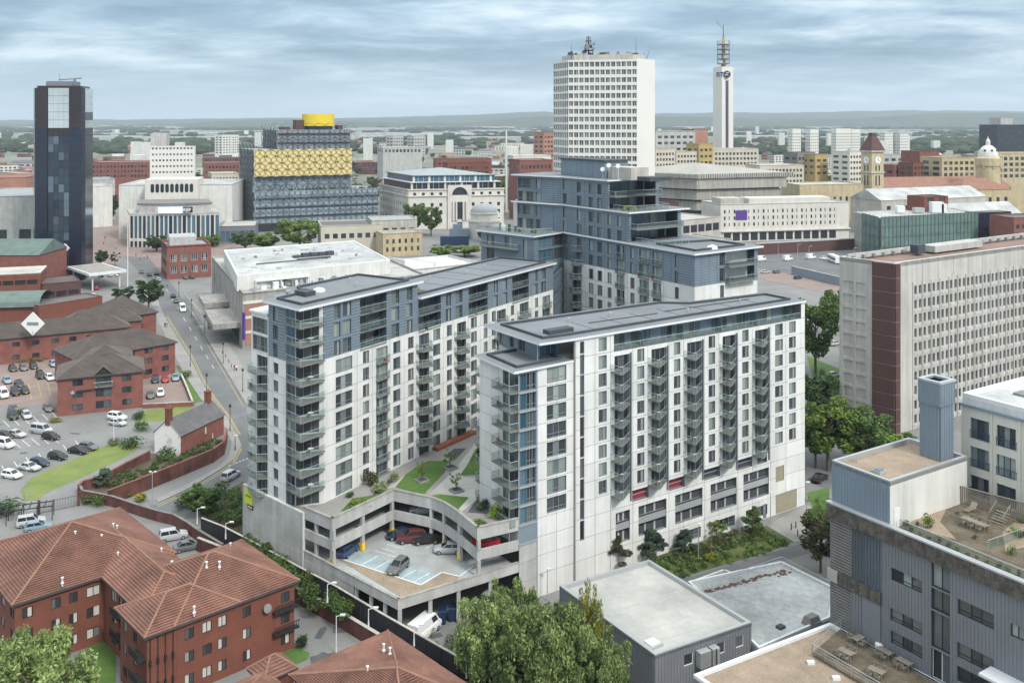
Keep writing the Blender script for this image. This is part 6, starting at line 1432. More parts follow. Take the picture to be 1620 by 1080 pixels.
m.build('stair_window', MAT['glass_dark'], D_)
fz_ = Fac(D0 + DE * dl_, D0 + DE * 5.1); hs_ = []
for k in range(10):
 for a in (.12, .5): hs_.append((fz_.L * a, fz_.L * (a + .3), 4.2 + 2.95 * k - 1.2, 4.2 + 2.95 * k + 1.1, .22))
m = MB(); wall(m, fz_, 0, fz_.L, 0, DZT, hs_, rec=.22)
for h in hs_: fz_.quad(m, h[0], h[1], h[2], h[3], -.22)
m.build('end_wall', MAT['office_beige'], D_)
dtop = [D0 + DE * dl_, D0, D0 + DX * 110, D0 + DX * 110 + DE * dl_]
m = MB(); m.prism([p for p in inset(dtop, .6)], 0, DZT - 1.0); m.build('core', MAT['concrete_old'], D_)
mk('roof_felt', (.24, .165, .135), .9, .25, .2, fine=.15, fscale=2)
flat_roof(D_, dtop, DZT - .9, 'roof_felt', .95, .5, 'white_wall')
m = MB(); fk = Fac(D0 + DE * (dl_ - 1.5) + DX * 1, D0 + DE * (dl_ - 1.5) + DX * 100); fk.box(m, 0, 95, DZT - .5, DZT + .6, -.5, 0); m.build('roof_upstand', MAT['concrete'], D_)
for i in range(24): m = MB(); fk.box(m, 1 + i * 3.7, 1.6 + i * 3.7, DZT - .5, DZT + .2, 0, .7); m.build('roof_bracket', MAT['concrete_old'], D_)
m = MB(); fk.box(m, 26, 46, DZT - .5, DZT + 1.0, .8, 4.5); m.build('plant_room', MAT['concrete'], D_)
m = MB(); fk.box(m, 20, 23, DZT - .5, DZT + 1.6, 2, 4); m.build('plant_room', MAT['roof_dark'], D_)
# ================================================================ middle distance
mk('tower_navy', (.012, .016, .035), .14, .2, .1, spec=.6); mk('tower_black', (.03, .022, .026), .3, .2, .1, spec=.5); mk('mirror', (.42, .48, .50), .08, .15, .08, spec=.8)
mk('gold', (.70, .57, .25), .45, .1, .1); mk('gold_bright', (.72, .53, .04), .45, .08, .1); mk('ring_dark', (.035, .04, .05), .5, .1); mk('lib_grey', (.24, .27, .30), .4, .15, .1); mk('lib_glass', (.25, .32, .37), .2, .3, .06, spec=.6)
mk('lib_black', (.06, .068, .08), .4, .2, .1); mk('alpha_white', (.66, .65, .61), .6, .04, .05); mk('zig', (.40, .385, .35), .9, .14, .06, streak=.3); mk('green_mesh', (.12, .185, .175), .6, .2, .15); mk('copper', (.12, .165, .15), .7, .2, .3); mk('purple', (.10, .05, .25), .6, .1)
mk('ochre', (.42, .31, .13), .8, .1, .2); mk('brick_pale', (.36, .19, .14), .9, .2, .1); mk('beige', (.52, .48, .40), .85, .12, .1); mk('dark_glazing', (.03, .035, .045), .2, .3, .2, spec=.6)
def bl(label, fp, z1, wmat, roof='grey_roof', rows=0, cols=(), z0=2.0, dz=3.4, h=1.8, fill=.6, pm='glass_office', cat='building', name='building', parapet=.6, ind=False, group=None, zb=0.0, style='one', fm='frame', roofkind='flat', rise=3.0, pmat=None):
 o = thing(name, label, cat, V3(fp[0], zb), group)
 spec = {i: wgrid(c, rows, z0, dz, h, fill) for i, c in enumerate(cols) if c and rows}
 block_faces(o, fp, zb, z1, wmat, spec, pm=pm, ind=ind, style=style, fm=fm, rec=.25)
 if roofkind == 'flat': flat_roof(o, fp, z1 - parapet * .6, roof, parapet, .4, pmat or wmat)
 else:
  m = MB(); r = fp if (Vector(fp[1][:2]) - Vector(fp[0][:2])).length >= (Vector(fp[2][:2]) - Vector(fp[1][:2])).length else [fp[1], fp[2], fp[3], fp[0]]
  hip_roof(m, r, z1, rise, .4, (roofkind == 'hip',) * 2); m.build('roof', MAT[roof], o)
 return o
mk_pane('glass_tower', [(0, (.015, .02, .04)), (.6, (.03, .045, .07)), (.85, (.11, .15, .18)), (1, (.02, .03, .05))])
tc_ = PD(100, 413); td = thing('glass_tower', 'dark navy octagonal glass tower with a pale mirrored centre strip, at left', 'tower', (tc_.x, tc_.y, 0))
pts = [PD(u, d).xy for u, d in ((53, 404), (55, 400), (129, 402), (135, 405), (147, 418), (145, 436), (60, 436), (53, 425))]
zt_ = 83.0
for k in range(8):
 f = Fac(pts[k], pts[(k + 1) % 8]); front = k == 1
 for r in range(24):
  m = MB()
  z0 = 3.4 * r; z1 = min(zt_, z0 + 3.34)
  if front:
   mt = MAT['tower_navy' if r < 19 else 'tower_black']; f.box(m, 0, f.L * .27, z0, z1, -.3, 0); m.build('glazing', mt, td); m = MB(); f.box(m, f.L * .73, f.L, z0, z1, -.3, 0); m.build('glazing', mt, td)
   for c in range(4):
    m = MB(); f.box(m, f.L * (.28 + .112 * c) + .03, f.L * (.28 + .112 * (c + 1)) - .03, z0 + .04, z1 - .03, -.5, -.2); m.build('mirror_pane', MAT['mirror' if r > 18 else ('glass_tower' if 2 < r < 18 else 'tower_black')], td)
  else: f.box(m, 0, f.L, z0, z1, -.3, 0); m.build('glazing', MAT['tower_navy' if r < 19 and k % 2 else ('mirror' if k == 3 and r % 7 < 6 and r > 5 else 'tower_navy')], td)
m = MB(); m.prism(inset(pts, 1.2), 0, zt_ - .5); m.build('core', MAT['tower_black'], td)
m = MB(); m.prism(inset(pts, 5), zt_ - .5, zt_ + 1.6); m.build('plant_room', MAT['metal_grey'], td)
m = MB(); m.tube((tc_.x - 2, tc_.y, zt_ + 2.5), (tc_.x + 8, tc_.y, zt_ + 3.2), .25, n=4); m.tube((tc_.x + 5, tc_.y, zt_), (tc_.x + 5, tc_.y, zt_ + 3), .5, n=5); m.tube((tc_.x - 1.6, tc_.y, zt_ + 1), (tc_.x - 1.6, tc_.y, zt_ + 5), .12, n=4); m.build('cleaning_crane', MAT['metal_grey'], td)
f = Fac(pts[0], pts[1]); q = Vector((PD(103, 399).x, 399, ZD(392, 400))); m = MB(); m.hexa([q + Vector((0, .1, -2)), q + Vector((2, .1, 0)), q + Vector((2, -.3, 0)), q + Vector((0, -.3, -2))], [q + Vector((-2, .1, 0)), q + Vector((0, .1, 2)), q + Vector((0, -.3, 2)), q + Vector((-2, -.3, 0))]); m.build('diamond_logo', MAT['frame_white'], td)
bl('grey concrete hall with a dark loading opening behind the dark tower', fp_d(-60, 455, 62, 462, 60), 31, 'concrete', rows=1, cols=(3,), z0=6, h=9, fill=.5, pm='dark_glazing')
bl('red brick hall front with a green glazed gable roof at left edge', fp_d(-60, 372, 60, 372, 24), 15, 'brick', 'copper', roofkind='gable', rise=5, rows=1, cols=(8,), z0=5, h=4, pm='dark_glazing')
bl('orange brick wall block with cream coping beside the dark tower', fp_d(-60, 330, 64, 338, 16), 13.5, 'brick_orange', 'roof_pale', parapet=.9, pmat='cream', rows=1, cols=(6,), z0=9.6, h=1.6, fill=.9, pm='dark_glazing')
bl('brown roofed service building at the foot of the dark tower', fp_d(66, 338, 128, 345, 16), 9.5, 'brick_brown', 'tile_brown', parapet=.3, rows=1, cols=(3,), z0=.5, h=6, fill=.85, pm='dark_glazing')
o = bl('long brick hall with a round green copper roof at left', fp_d(-70, 302, 60, 306, 14), 8, 'brick_orange', 'copper', parapet=.2)
fbar = Fac(PD(-70, 301), PD(62, 305)); m = MB()
for k in range(8):
 a0, a1 = math.pi * k / 8, math.pi * (k + 1) / 8; m.face(fbar.p(0, 8 + 4 * math.sin(a0), -7 - 7 * -math.cos(a0) - 14 * 0), fbar.p(fbar.L, 8 + 4 * math.sin(a0), -7 + 7 * math.cos(a0)), fbar.p(fbar.L, 8 + 4 * math.sin(a1), -7 + 7 * math.cos(a1)), fbar.p(0, 8 + 4 * math.sin(a1), -7 + 7 * math.cos(a1)))
m.build('barrel_roof', MAT['copper'], o)
bl('plain red brick wall building behind the brown roofed offices', fp_d(62, 303, 162, 320, 10), 8.6, 'brick_orange', 'slate', parapet=.3)
cn = thing('entrance_canopy', 'flat white edged canopy on posts at the foot of the dark tower', 'canopy', PD(170, 385)); fp = fp_d(141, 375, 200, 385, 26); m = MB(); m.prism(fp, 6.2, 7.2); m.build('roof', MAT['roof_edge'], cn); m = MB(); m.face(*[V3(p, 7.21) for p in inset(fp, .8)]); m.build('roof_felt', MAT['concrete_old'], cn)
for p in inset(fp, 2): m = MB(); m.tube(V3(p, 0), V3(p, 6.2), .3, n=8); m.build('post', MAT['roof_edge'], cn)
fpq = PD(202, 380); m = MB(); m.tube(fpq, fpq + Vector((0, 0, 26)), .22, .12, n=6); tag(m.build('flagpole', MAT['roof_edge'], base=fpq), 'tall white flagpole beside the canopy of the dark tower', 'flagpole')
o = bl('two storey red brick building with white windows at the top of the road', fp_d(264, 404, 334, 412, 22), 14, 'brick', 'grey_roof', 2, (4, 5, 0, 4), z0=2.5, dz=5, h=3, fill=.62, ind=True, style='tri', fm='frame_white', parapet=1.0)
m = MB(); m.prism(fp_d(268, 408, 310, 412, 14), 14, 17.5); m.build('roof_storey', MAT['concrete'], o)
vc = thing('concrete_hall', 'large concrete hall with a stained white flat roof behind the left wing', 'hall', PD(383, 282)); fp = [PD(335, 357).xy, PD(384, 282).xy, PD(384, 282).xy + CX * 62, PD(335, 357).xy + CX * 60]
block_faces(vc, fp, 0, 16.3, 'concrete_old', {0: [(.62, .9, .2, 5.5), (.1, .12, 8, 14), (.3, .32, 8, 14)]}, pm='roof_dark'); flat_roof(vc, fp, 15.9, 'roof_pale', .7, .6, 'concrete_old')
fvx = Fac(fp[1], fp[2])
for z0, z1, mt in ((1, 4.4, 'brick_pale'), (5.2, 8.8, 'brick_pale'), (9.6, 13.2, 'brick_pale')):
 for i in range(5): m = MB(); fvx.box(m, .6 + 5 * i, 5.2 + 5 * i, z0, z1, 0, .15); m.build('brick_panel', MAT[mt], vc)
for z in (4.4, 8.8, 13.2): m = MB(); fvx.box(m, 0, 26, z, z + .8, 0, .3); m.build('band', MAT['cream'], vc)
up = [PD(375, 288).xy, PD(617, 320).xy, PD(560, 371).xy, PD(354, 344).xy]; m = MB(); m.prism(up, 16, 20.6); m.build('upper_wall', MAT['white_wall'], vc); flat_roof(vc, up, 20.62, 'roof_white', .3, .6, 'roof_edge')
fv = Fac(fp[0], fp[1])
for k, (a, b, z) in enumerate(((.42, .62, 7), (.66, .95, 5.5))): m = MB(); fv.box(m, fv.L * a, fv.L * b, z, z + 1.6, 0, 8); m.build('cantilever_canopy', MAT['concrete_old'], vc)
rv = random.Random(4)
for i in range(36):
 t_ = rv.random(); q = fp[1].lerp(fp[0], .03 + .12 * rv.random()) + CX * (2 + 34 * t_); w_ = rv.uniform(.5, 1.8); h_ = rv.uniform(.5, 2.4); m = MB(); m.prism([q, q + CX * w_, q + CX * w_ + CY * w_, q + CY * w_], 15.9, 15.9 + h_); m.build('roof_plant', MAT[rv.choice(['roof_edge', 'rail', 'slab', 'metal_blue', 'roof_edge'])], vc)
for i in range(5): q = PD(466, 325).xy + CX * (3 * i); m = MB(); m.prism([q, q + CX * 2.6, q + CX * 2.6 + CY * rv.uniform(1, 3), q + CY * 2], 20.6, 21.2 + rv.uniform(0, .9)); m.build('roof_plant', MAT['roof_dark'], vc)
for i in range(46):
 q = up[0].lerp(up[3], rv.uniform(.1, .9)) + CX * rv.uniform(3, 46); w_ = rv.uniform(.4, 1.6); m = MB(); m.prism([q, q + CX * w_, q + CX * w_ + CY * w_ * .7, q + CY * w_ * .7], 20.6, 20.75 + rv.uniform(0, .8) * (i % 3 == 0)); m.build('roof_patch', MAT[rv.choice(['slab', 'roof_pale', 'concrete_old', 'rail'])], vc)
m = MB(); fvx.box(m, -.3, .1, 3, 11, .3, 2.2); m.build('banner', MAT['purple'], vc)
q = PD(470, 318).xy; m = MB(); m.tube(V3(q, 21.2), V3(q + CX * 12, 21.2), .35, n=6); m.tube(V3(q - CX * 14, 20.9), V3(q, 21), .2, n=6); m.build('roof_duct', MAT['roof_dark'], vc)
mm = MB(); fs = Fac(fp[1] + CX * 6 + CY * 6, fp[1] + CX * 24 + CY * 6); fs.box(mm, 0, fs.L, 18.4, 18.9, -3, 0); mm.build('shelter_roof', MAT['roof_edge'], vc)
for x in (0, 8, 17): m = MB(); fs.box(m, x, x + .3, 15.9, 18.4, -.4, -.1); m.build('shelter_post', MAT['roof_edge'], vc)
m = MB(); fs.box(m, 0, fs.L, 15.9, 18.4, -3, -2.8); m.build('shelter_back', MAT['brick_brown'], vc)
bl('low tan stone building with narrow windows below the white hall', fp_d(606, 470, 668, 478, 14), 11.5, 'stone_yellow', 'grey_roof', 2, (6, 3), z0=2.5, dz=4, h=2.2, fill=.4)
bl('low grey roofed building beside the tan stone building', fp_d(508, 478, 604, 486, 26), 14.5, 'beige', 'slate', 1, (7,), z0=8, h=2.5)
bl('small blue grey pavilion roof next to the tan stone building', fp_d(588, 490, 660, 496, 22), 16, 'stone_grey', 'lead', 1, (5,), z0=9, h=3)
wk = bl('white framed building with slanted skylights behind the left wing', fp_d(640, 372, 760, 392, 26), 9, 'white_wall', 'roof_white', parapet=.8)
for i, u in enumerate((640, 690)):
 f = Fac(PD(u, 372 + i * 8), PD(u + 48, 382 + i * 8)); m = MB(); m.hexa([f.p(0, 9, 0), f.p(f.L, 9, 0), f.p(f.L, 9, -14), f.p(0, 9, -14)], [f.p(.6, 13 - i * 2, -.6), f.p(f.L - .6, 10, -.6), f.p(f.L - .6, 10, -13), f.p(.6, 13 - i * 2, -13)]); m.build('skylight', MAT['roof_edge'], wk)
hb = PD(720, 512); m = MB(); f = Fac(PD(697, 512), PD(742, 514)); f.box(m, 0, f.L, 0, 5, -4, 0); tag(m.build('site_hoarding', flat('hoard_navy', (.012, .03, .075), .5), base=f.p(0, 0)), 'dark blue site cabin in front of the domed hall', 'site cabin')
m = MB(); f = Fac(PD(711, 540), PD(741, 541)); f.box(m, 0, f.L, 0, 6, -5, 0); f.box(m, 2, 7, 6, 8.5, -4, -1); tag(m.build('kiosk', MAT['metal_blue'], base=f.p(0, 0)), 'small pale blue pavilion behind the navy cabin', 'kiosk')
rp = thing('theatre', 'white theatre with oval dark windows and an arched glass front', 'theatre', PD(270, 520))
def zz(v, d): return ZD(v, d)
fp = fp_d(188, 540, 367, 548, 50); block_faces(rp, fp, 0, zz(293, 540), 'white_wall', {}); flat_roof(rp, fp, zz(293, 540) - .5, 'roof_white', .7, .5, 'white_wall')
fp = fp_d(229, 532, 313, 537, 22); f = Fac(fp[0], fp[1]); z0_, z1_ = zz(322, 533), zz(284, 533); m = MB(); m.prism(fp, 8, z1_); m.build('fly_tower', MAT['stone_port'], rp)
for i in range(9):
 a = f.L * (.11 + .092 * i); b = a + f.L * .066; c0, c1 = zz(305, 533), zz(291, 533); m = MB(); n = 6; r_ = (b - a) / 2; cx_ = (a + b) / 2
 ring = [f.p(cx_ + r_ * math.cos(t_), c1 - r_ + r_ * math.sin(t_), .12) for t_ in np.linspace(0, math.pi, n)] + [f.p(cx_ - r_ * math.cos(t_), c0 + r_ - r_ * math.sin(t_), .12) for t_ in np.linspace(0, math.pi, n)]
 m.face(*ring); m.build('oval_window', MAT['dark_glazing'], rp)
f = Fac(PD(205, 508), PD(347, 515)); zc0, zc1 = 0, zz(337, 510); cyl = []
NP = 20
for i in range(NP + 1):
 x = i / NP; bulge = 5 * math.sin(math.pi * x); cyl.append(f.p(f.L * x, 0, bulge))
for i in range(NP):
 fi = Fac(cyl[i], cyl[i + 1]); m = MB(); fi.box(m, .15, fi.L - .15, 4.6, zc1 - 1.5, -.5, -.3); m.build('glazing', MAT['glass_blue' if i % 3 else 'dark_glazing'], rp)
 m = MB(); fi.box(m, -.32, .32, 0, zc1 - 1, -.4, .25); m.build('column', MAT['white_wall'], rp)
 m = MB(); fi.box(m, .3, fi.L - .3, .3, 3.6, -.5, -.3); m.build('arch_glazing', MAT['dark_glazing'], rp)
 m = MB(); r_ = fi.L / 2 - .3
 for t0, t1 in zip(np.linspace(0, math.pi, 7), np.linspace(0, math.pi, 7)[1:]):
  m.face(fi.p(fi.L / 2 + r_ * math.cos(t0), 2.4 + r_ * math.sin(t0), 0), fi.p(fi.L / 2 + r_ * math.cos(t0), 4.8, 0), fi.p(fi.L / 2 + r_ * math.cos(t1), 4.8, 0), fi.p(fi.L / 2 + r_ * math.cos(t1), 2.4 + r_ * math.sin(t1), 0))
 m.build('arch', MAT['white_wall'], rp)
m = MB(); m.prism([(p.x, p.y) for p in cyl] + [fp[1] + Vector((10, 0)), fp[0] - Vector((10, 0))], zc1 - 1.2, zc1); m.build('roof', MAT['roof_pale'], rp)
m = MB(); m.prism([(f.p(f.L * x, 0, 3 * math.sin(math.pi * x) - 1).x, f.p(f.L * x, 0, 3 * math.sin(math.pi * x) - 1).y) for x in np.linspace(.1, .9, 9)] + [fp[1] + Vector((6, 0)), fp[0] - Vector((2, 0))], zc1, zc1 + 4.4); m.build('foyer_drum', MAT['concrete'], rp)
m = MB(); m.prism([(f.p(f.L * x, 0, 3.6 * math.sin(math.pi * x) - 1).x, f.p(f.L * x, 0, 3.6 * math.sin(math.pi * x) - 1).y) for x in np.linspace(.08, .92, 9)] + [fp[1] + Vector((6, 0)), fp[0] - Vector((3, 0))], zc1 + 4.4, zc1 + 5.4); m.build('drum_roof', MAT['slab'], rp)
fs = Fac(PD(251, 504.5), PD(305, 507)); m = MB(); fs.box(m, 0, fs.L * .7, zc1 + .5, zc1 + 3.6, .2, .5); m.build('screen', flat('screen_lit', (.62, .74, .85), .4, emit=.5), rp); m = MB(); fs.box(m, fs.L * .71, fs.L, zc1 + .5, zc1 + 3.6, .2, .5); m.build('sign_board', MAT['black_metal'], rp)
text(rp, 'REP', fs, fs.L * .72, zc1 + 1.2, 2.5, MAT['frame_white'], .56)
bl('grey low wing with a car deck between the theatre and the library', fp_d(347, 520, 404, 524, 30), 9.5, 'metal_grey', 'roof_pale', 1, (7,), z0=1, h=6, fill=.85, pm='glass_blue')
tw_ = bl('white slab tower behind the theatre', fp_d(237, 640, 308, 648, 16), zz(233, 640), 'alpha_white', 'roof_pale', 9, (12, 4, 0, 4), z0=16, dz=4.0, h=1.3, fill=.5, cat='tower', name='tower_block')
m = MB(); m.prism(fp_d(238, 660, 263, 662, 14), 0, zz(211, 660)); m.build('rear_tower', MAT['concrete'], tw_)
lb = thing('library', 'stepped library with black ring screens, gold middle block and gold drum on top', 'library', PD(402, 575))
RNG = None
def ring_mesh(r=4.1, w=.14, n=20):
 m = MB()
 for i in range(n):
  a, b = 2 * math.pi * i / n, 2 * math.pi * (i + 1) / n
  def q(rad, t_, y): return (rad * math.cos(t_), y, rad * math.sin(t_))
  m.face(q(r, a, 0), q(r, b, 0), q(r - w, b, 0), q(r - w, a, 0)); m.face(q(r, b, 0), q(r, a, 0), q(r, a, .3), q(r, b, .3))
 return m
RING = ring_mesh().mesh('ring', MAT['ring_dark']); nring = [0]; RJ = MB()
def rings(f, z0, z1, pitch=7.0, cap=300):
 nz = max(1, round((z1 - z0) / pitch)); pz = (z1 - z0) / nz; ns = max(1, round(f.L / pitch)); ps = f.L / ns
 for o in (0, .5):
  for i in range(ns + (1 if o == 0 else 0)):
   for j in range(nz + (1 if o == 0 else 0)):
    c = f.p(ps * (i + o), z0 + pz * (j + o), .35)
    if nring[0] < cap: obj('ring', RING, lb, c, f.rz); nring[0] += 1
    else:
     rm = ring_mesh(n=12); ca, sa = math.cos(f.rz), math.sin(f.rz); k = len(RJ.v)
     RJ.v.extend((c.x + x * ca - y * sa, c.y + x * sa + y * ca, c.z + z) for x, y, z in rm.v); RJ.f.extend(tuple(k + t for t in ff_) for ff_ in rm.f); RJ.m.extend(rm.m)
LA0 = PD(402, 575).xy; LA1 = PD(598, 607).xy; lx = (LA1 - LA0).normalized(); ly = (PD(380, 601).xy - LA0).normalized()
def LF(s0, s1, b0, b1): return [LA0 + lx * s0 + ly * b0, LA0 + lx * s1 + ly * b0, LA0 + lx * s1 + ly * b1, LA0 + lx * s0 + ly * b1]
Ltot = (LA1 - LA0).length; sG = Fac(LA0, LA1).S(557); zb_ = [0, 5, 26, 33.5, 50, 62, 71.5]
for z0, z1, s0, s1, b0, b1, mt, sm in ((0, 5, 0, Ltot, 0, 30, 'dark_glazing', 'dark_glazing'), (5, 24.5, 0, Ltot, 0, 30, 'lib_glass', 'lib_black'), (24.5, 33.5, 0, sG, 3, 30, 'lib_glass', 'lib_black'), (33.5, 50, 0, sG, 0.02, 30, 'gold', 'lib_black'), (50, 62, Fac(LA0, LA1).S(440), sG, 3, 30, 'lib_grey', 'lib_black')):
 fp = LF(s0, s1, b0, b1); f = Fac(fp[0], fp[1]); g = Fac(fp[3], fp[0]); m = MB(); wall(m, f, 0, f.L, z0, z1); m.build('front_wall', MAT[mt], lb); m = MB(); wall(m, g, 0, g.L, z0, z1); h_ = Fac(fp[1], fp[2]); wall(m, h_, 0, h_.L, z0, z1); h_ = Fac(fp[2], fp[3]); wall(m, h_, 0, h_.L, z0, z1); m.build('side_wall', MAT[sm], lb)
 m = MB(); m.face(*[V3(p, z1) for p in fp]); m.build('roof', MAT['grey_roof'], lb)
 if z0 > 0: rings(f, z0, z1)
 if z0 > 0 and z0 != 24.5:
  for zf in np.arange(z0 + 3, z1 - 1, 5.5) if mt != 'gold' else (): m = MB(); f.box(m, 0, f.L, zf, zf + 1.3, 0, .12); m.build('floor_band', MAT['lib_black'], lb)
for f, z0, z1 in ((Fac(LF(0, 1, 0, 30)[3], LA0), 5, 50), (Fac(LF(Fac(LA0, LA1).S(440), sG, 3, 30)[3], LF(Fac(LA0, LA1).S(440), sG, 3, 30)[0]), 50, 62)):
 rings(f, z0, z1, cap=0)
RL = MB(); RL.v, RL.f, RL.m = RJ.v, RJ.f, RJ.m; stuff(RL.build('ring', MAT['lib_grey'], lb))
s0 = Fac(LA0, LA1).S(489); s1 = Fac(LA0, LA1).S(540); cq = LA0 + lx * (s0 + s1) / 2 + ly * 13; m = MB(); m.lathe(cq, [((s1 - s0) / 2, 64.2), ((s1 - s0) / 2, 71.8)], 40); m.build('gold_drum', MAT['gold_bright'], lb, smooth=False); m = MB(); m.lathe(cq, [((s1 - s0) / 2 - 1.2, 62), ((s1 - s0) / 2 - 1.2, 64.2)], 32); m.build('drum_base', MAT['dark_glazing'], lb)
for u, w_, h_ in ((483, 5, 6), (548, 3, 2.6), (460, 6, 1.6)): s_ = Fac(LA0, LA1).S(u); m = MB(); m.prism(LF(s_ - w_ / 2, s_ + w_ / 2, 10, 16), 62, 62 + h_); m.build('roof_plant', MAT['brick_brown'], lb)
m = MB()
for i in range(60): q = LA0 + lx * RND.uniform(sG * .3, Ltot - 1) + ly * RND.uniform(.8, 2.6); m.tube((q.x, q.y, 24.5), (q.x, q.y, 24.5 + RND.uniform(.5, 1.6)), .5, .2, n=5)
m.build('terrace_planting', MAT['leaf_bronze'], lb)
bk = thing('classical_building', 'pale stone classical office with a central arch and glass attic storeys', 'office building', PD(646, 585))
b0 = PD(646, 588).xy; b1 = PD(797, 601).xy; b2 = PD(600, 640).xy; fp = [b2, b0, b1, b1 + (b2 - b0)]; zs = zz(300, 590); f = Fac(b0, b1)
sp1 = [(x, x + .03, z, z + 2.2) for z in (4, 9.5, 14, 20.6) for x in (.05, .14, .23, .32, .66, .75, .84, .93)]
block_faces(bk, fp, 0, zs, 'stone_port', {1: sp1, 0: [(x, x + .03, z, z + 2.6) for z in (4, 9, 14, 20) for x in np.arange(.06, .95, .075)]}, pm='dark_glazing', rec=.4)
m = MB(); fr_ = Fac(fp[0], fp[1]); f.box(m, -.5, f.L + .5, zs - 4.4, zs - 3.6, 0, .7); f.box(m, -.5, f.L + .5, zs - .4, zs + .4, 0, .6); fr_.box(m, -.5, fr_.L + .5, zs - 4.4, zs - 3.6, 0, .7); fr_.box(m, -.5, fr_.L + .5, zs - .4, zs + .4, 0, .6); m.build('cornice', MAT['stone_port'], bk)
cx_ = f.L * .53
m = MB(); f.box(m, cx_ - 7.5, cx_ + 7.5, 0, zs + 2.5, 0, 1.2); m.build('central_bay', MAT['stone_port'], bk)
m = MB(); m.face(*[f.p(cx_ + 4.8 * math.cos(t_), zs - 3.6 + 4.8 * math.sin(t_), 1.3) for t_ in np.linspace(0, math.pi, 14)]); m.build('arch_window', MAT['dark_glazing'], bk)
for t0, t1 in zip(np.linspace(0, math.pi, 12), np.linspace(0, math.pi, 12)[1:]):
 m = MB(); m.face(*[f.p(cx_ + r_ * math.cos(t_), zs - 3.6 + r_ * math.sin(t_), 1.7) for r_, t_ in ((5, t0), (6.4, t0), (6.4, t1), (5, t1))]); m.build('voussoir', MAT['stone_port'], bk)
m = MB(); f.box(m, cx_ - 3, cx_ + 3, 6, zs - 8, 1.2, 1.25); m.build('portal_glazing', MAT['dark_glazing'], bk)
for x in (-4.2, 4.2, -2.2, 2.2): m = MB(); m.tube(f.p(cx_ + x, 5.5, 1.8), f.p(cx_ + x, zs - 7.6, 1.8), .65, .55, n=10); m.build('column', MAT['stone_port'], bk)
m = MB(); f.box(m, cx_ - 1.6, cx_ + 1.6, 0, 4, 1.2, 1.28); m.build('door', MAT['dark_glazing'], bk)
for k, (ins, zA, zB) in enumerate(((2.2, zs, zs + 4.2), (4, zs + 4.6, zs + 8.2))):
 ip = inset(fp, ins); m = MB(); m.prism(ip, zA, zB); m.build('glass_attic', MAT['glass_blue' if k else 'dark_glazing'], bk); m = MB(); m.prism(inset(fp, ins - .9), zB, zB + .4); m.build('attic_roof', MAT['copper' if k else 'roof_edge'], bk)
 for i in range(16): fa_ = Fac(ip[1], ip[2]); m = MB(); fa_.box(m, fa_.L * i / 16, fa_.L * i / 16 + (.3 if i % 3 else 1.4), zA, zB, 0, .1); m.build('mullion', MAT['stone_port' if i % 3 == 0 else 'rail'], bk)
m = MB(); r_ = inset(fp, 5); hip_roof(m, [r_[1], r_[2], r_[3], r_[0]], zs + 8.6, 3.6, .6); m.build('roof', MAT['lead'], bk)
hm = thing('domed_memorial', 'small octagonal white stone memorial hall with a shallow dome', 'memorial hall', PD(766, 540)); q = PD(766, 548)
m = MB(); m.lathe(q[:2], [(9.6, 0), (9.6, 9.5), (10.2, 9.5), (10.2, 10.6), (8.4, 10.6), (8.4, 14.2), (9.0, 14.2), (9.0, 15)], 8, R(22.5)); m.build('drum', MAT['stone_port'], hm)
m = MB(); m.lathe(q[:2], [(8.0 * math.cos(t_), 15 + 5 * math.sin(t_)) for t_ in np.linspace(0, 1.5, 8)], 24); m.build('dome', MAT['lead'], hm, smooth=True)
f = Fac((q.x - 4.5, q.y - 10.4), (q.x + 4.5, q.y - 10.4)); m = MB(); f.box(m, 0, 9, 0, 8, -3, 0); m.face(f.p(-.5, 8, .3), f.p(9.5, 8, .3), f.p(4.5, 10.3, .3)); m.build('portico', MAT['stone_port'], hm); m = MB(); f.box(m, 3, 6, 0, 5.5, 0, .1); m.build('door', MAT['dark_glazing'], hm)
al = thing('office_tower', 'tall white office tower with a square window grid and blank end wall', 'tower', PD(1008, 440)); a0 = PD(899, 446).xy; a1 = PD(1008, 440).xy; am = PD(875.5, 462).xy; a2 = PD(1036, 450).xy; zt = 96.2
fM = Fac(a0, a1); fl2 = Fac(am, a0); hs_ = []; nw = 0; pz = 3.67; m = MB(); g = MB()
for r in range(22):
 zT = zt - 1.0 - pz * r
 for c in range(13):
  x0 = fM.L * (c + .09) / 13; x1 = fM.L * (c + .91) / 13; hs_.append((x0, x1, zT - 2.35, zT)); window(al, fM, x0, x1, zT - 2.35, zT, 'door', .4, fm='frame_white', pm='glass_alpha' if 'glass_alpha' in MAT else mk_pane('glass_alpha', [(0, (.05, .055, .06)), (.4, (.12, .12, .11)), (.8, (.26, .25, .21)), (1, (.07, .075, .08))]).name)
wall(m, fM, 0, fM.L, 0, zt, hs_, rec=.5); h2 = []
for r in range(22):
 zT = zt - 1.0 - pz * r
 for c in range(7): h2.append((fl2.L * (c + .14) / 7, fl2.L * (c + .86) / 7, zT - 2.6, zT)); fl2.quad(g, *h2[-1], -.5)
wall(m, fl2, 0, fl2.L, 0, zt, h2, rec=.5); m.build('wall', MAT['alpha_white'], al); stuff(g.build('windows', MAT['glass_office'], al))
fe_ = Fac(a1, a2); m = MB(); wall(m, fe_, 0, fe_.L, 0, zt + .3); m.build('end_wall', MAT['alpha_white'], al); bk_ = [am, a0, a1, a2, a2 + Vector((-16, 22)), am + Vector((4, 18))]
m = MB(); wall(m, Fac(a2, bk_[4]), 0, Fac(a2, bk_[4]).L, 0, zt); wall(m, Fac(bk_[5], am), 0, Fac(bk_[5], am).L, 0, zt); m.face(*[V3(p, zt - .4) for p in bk_]); m.build('rear_wall', MAT['concrete'], al)
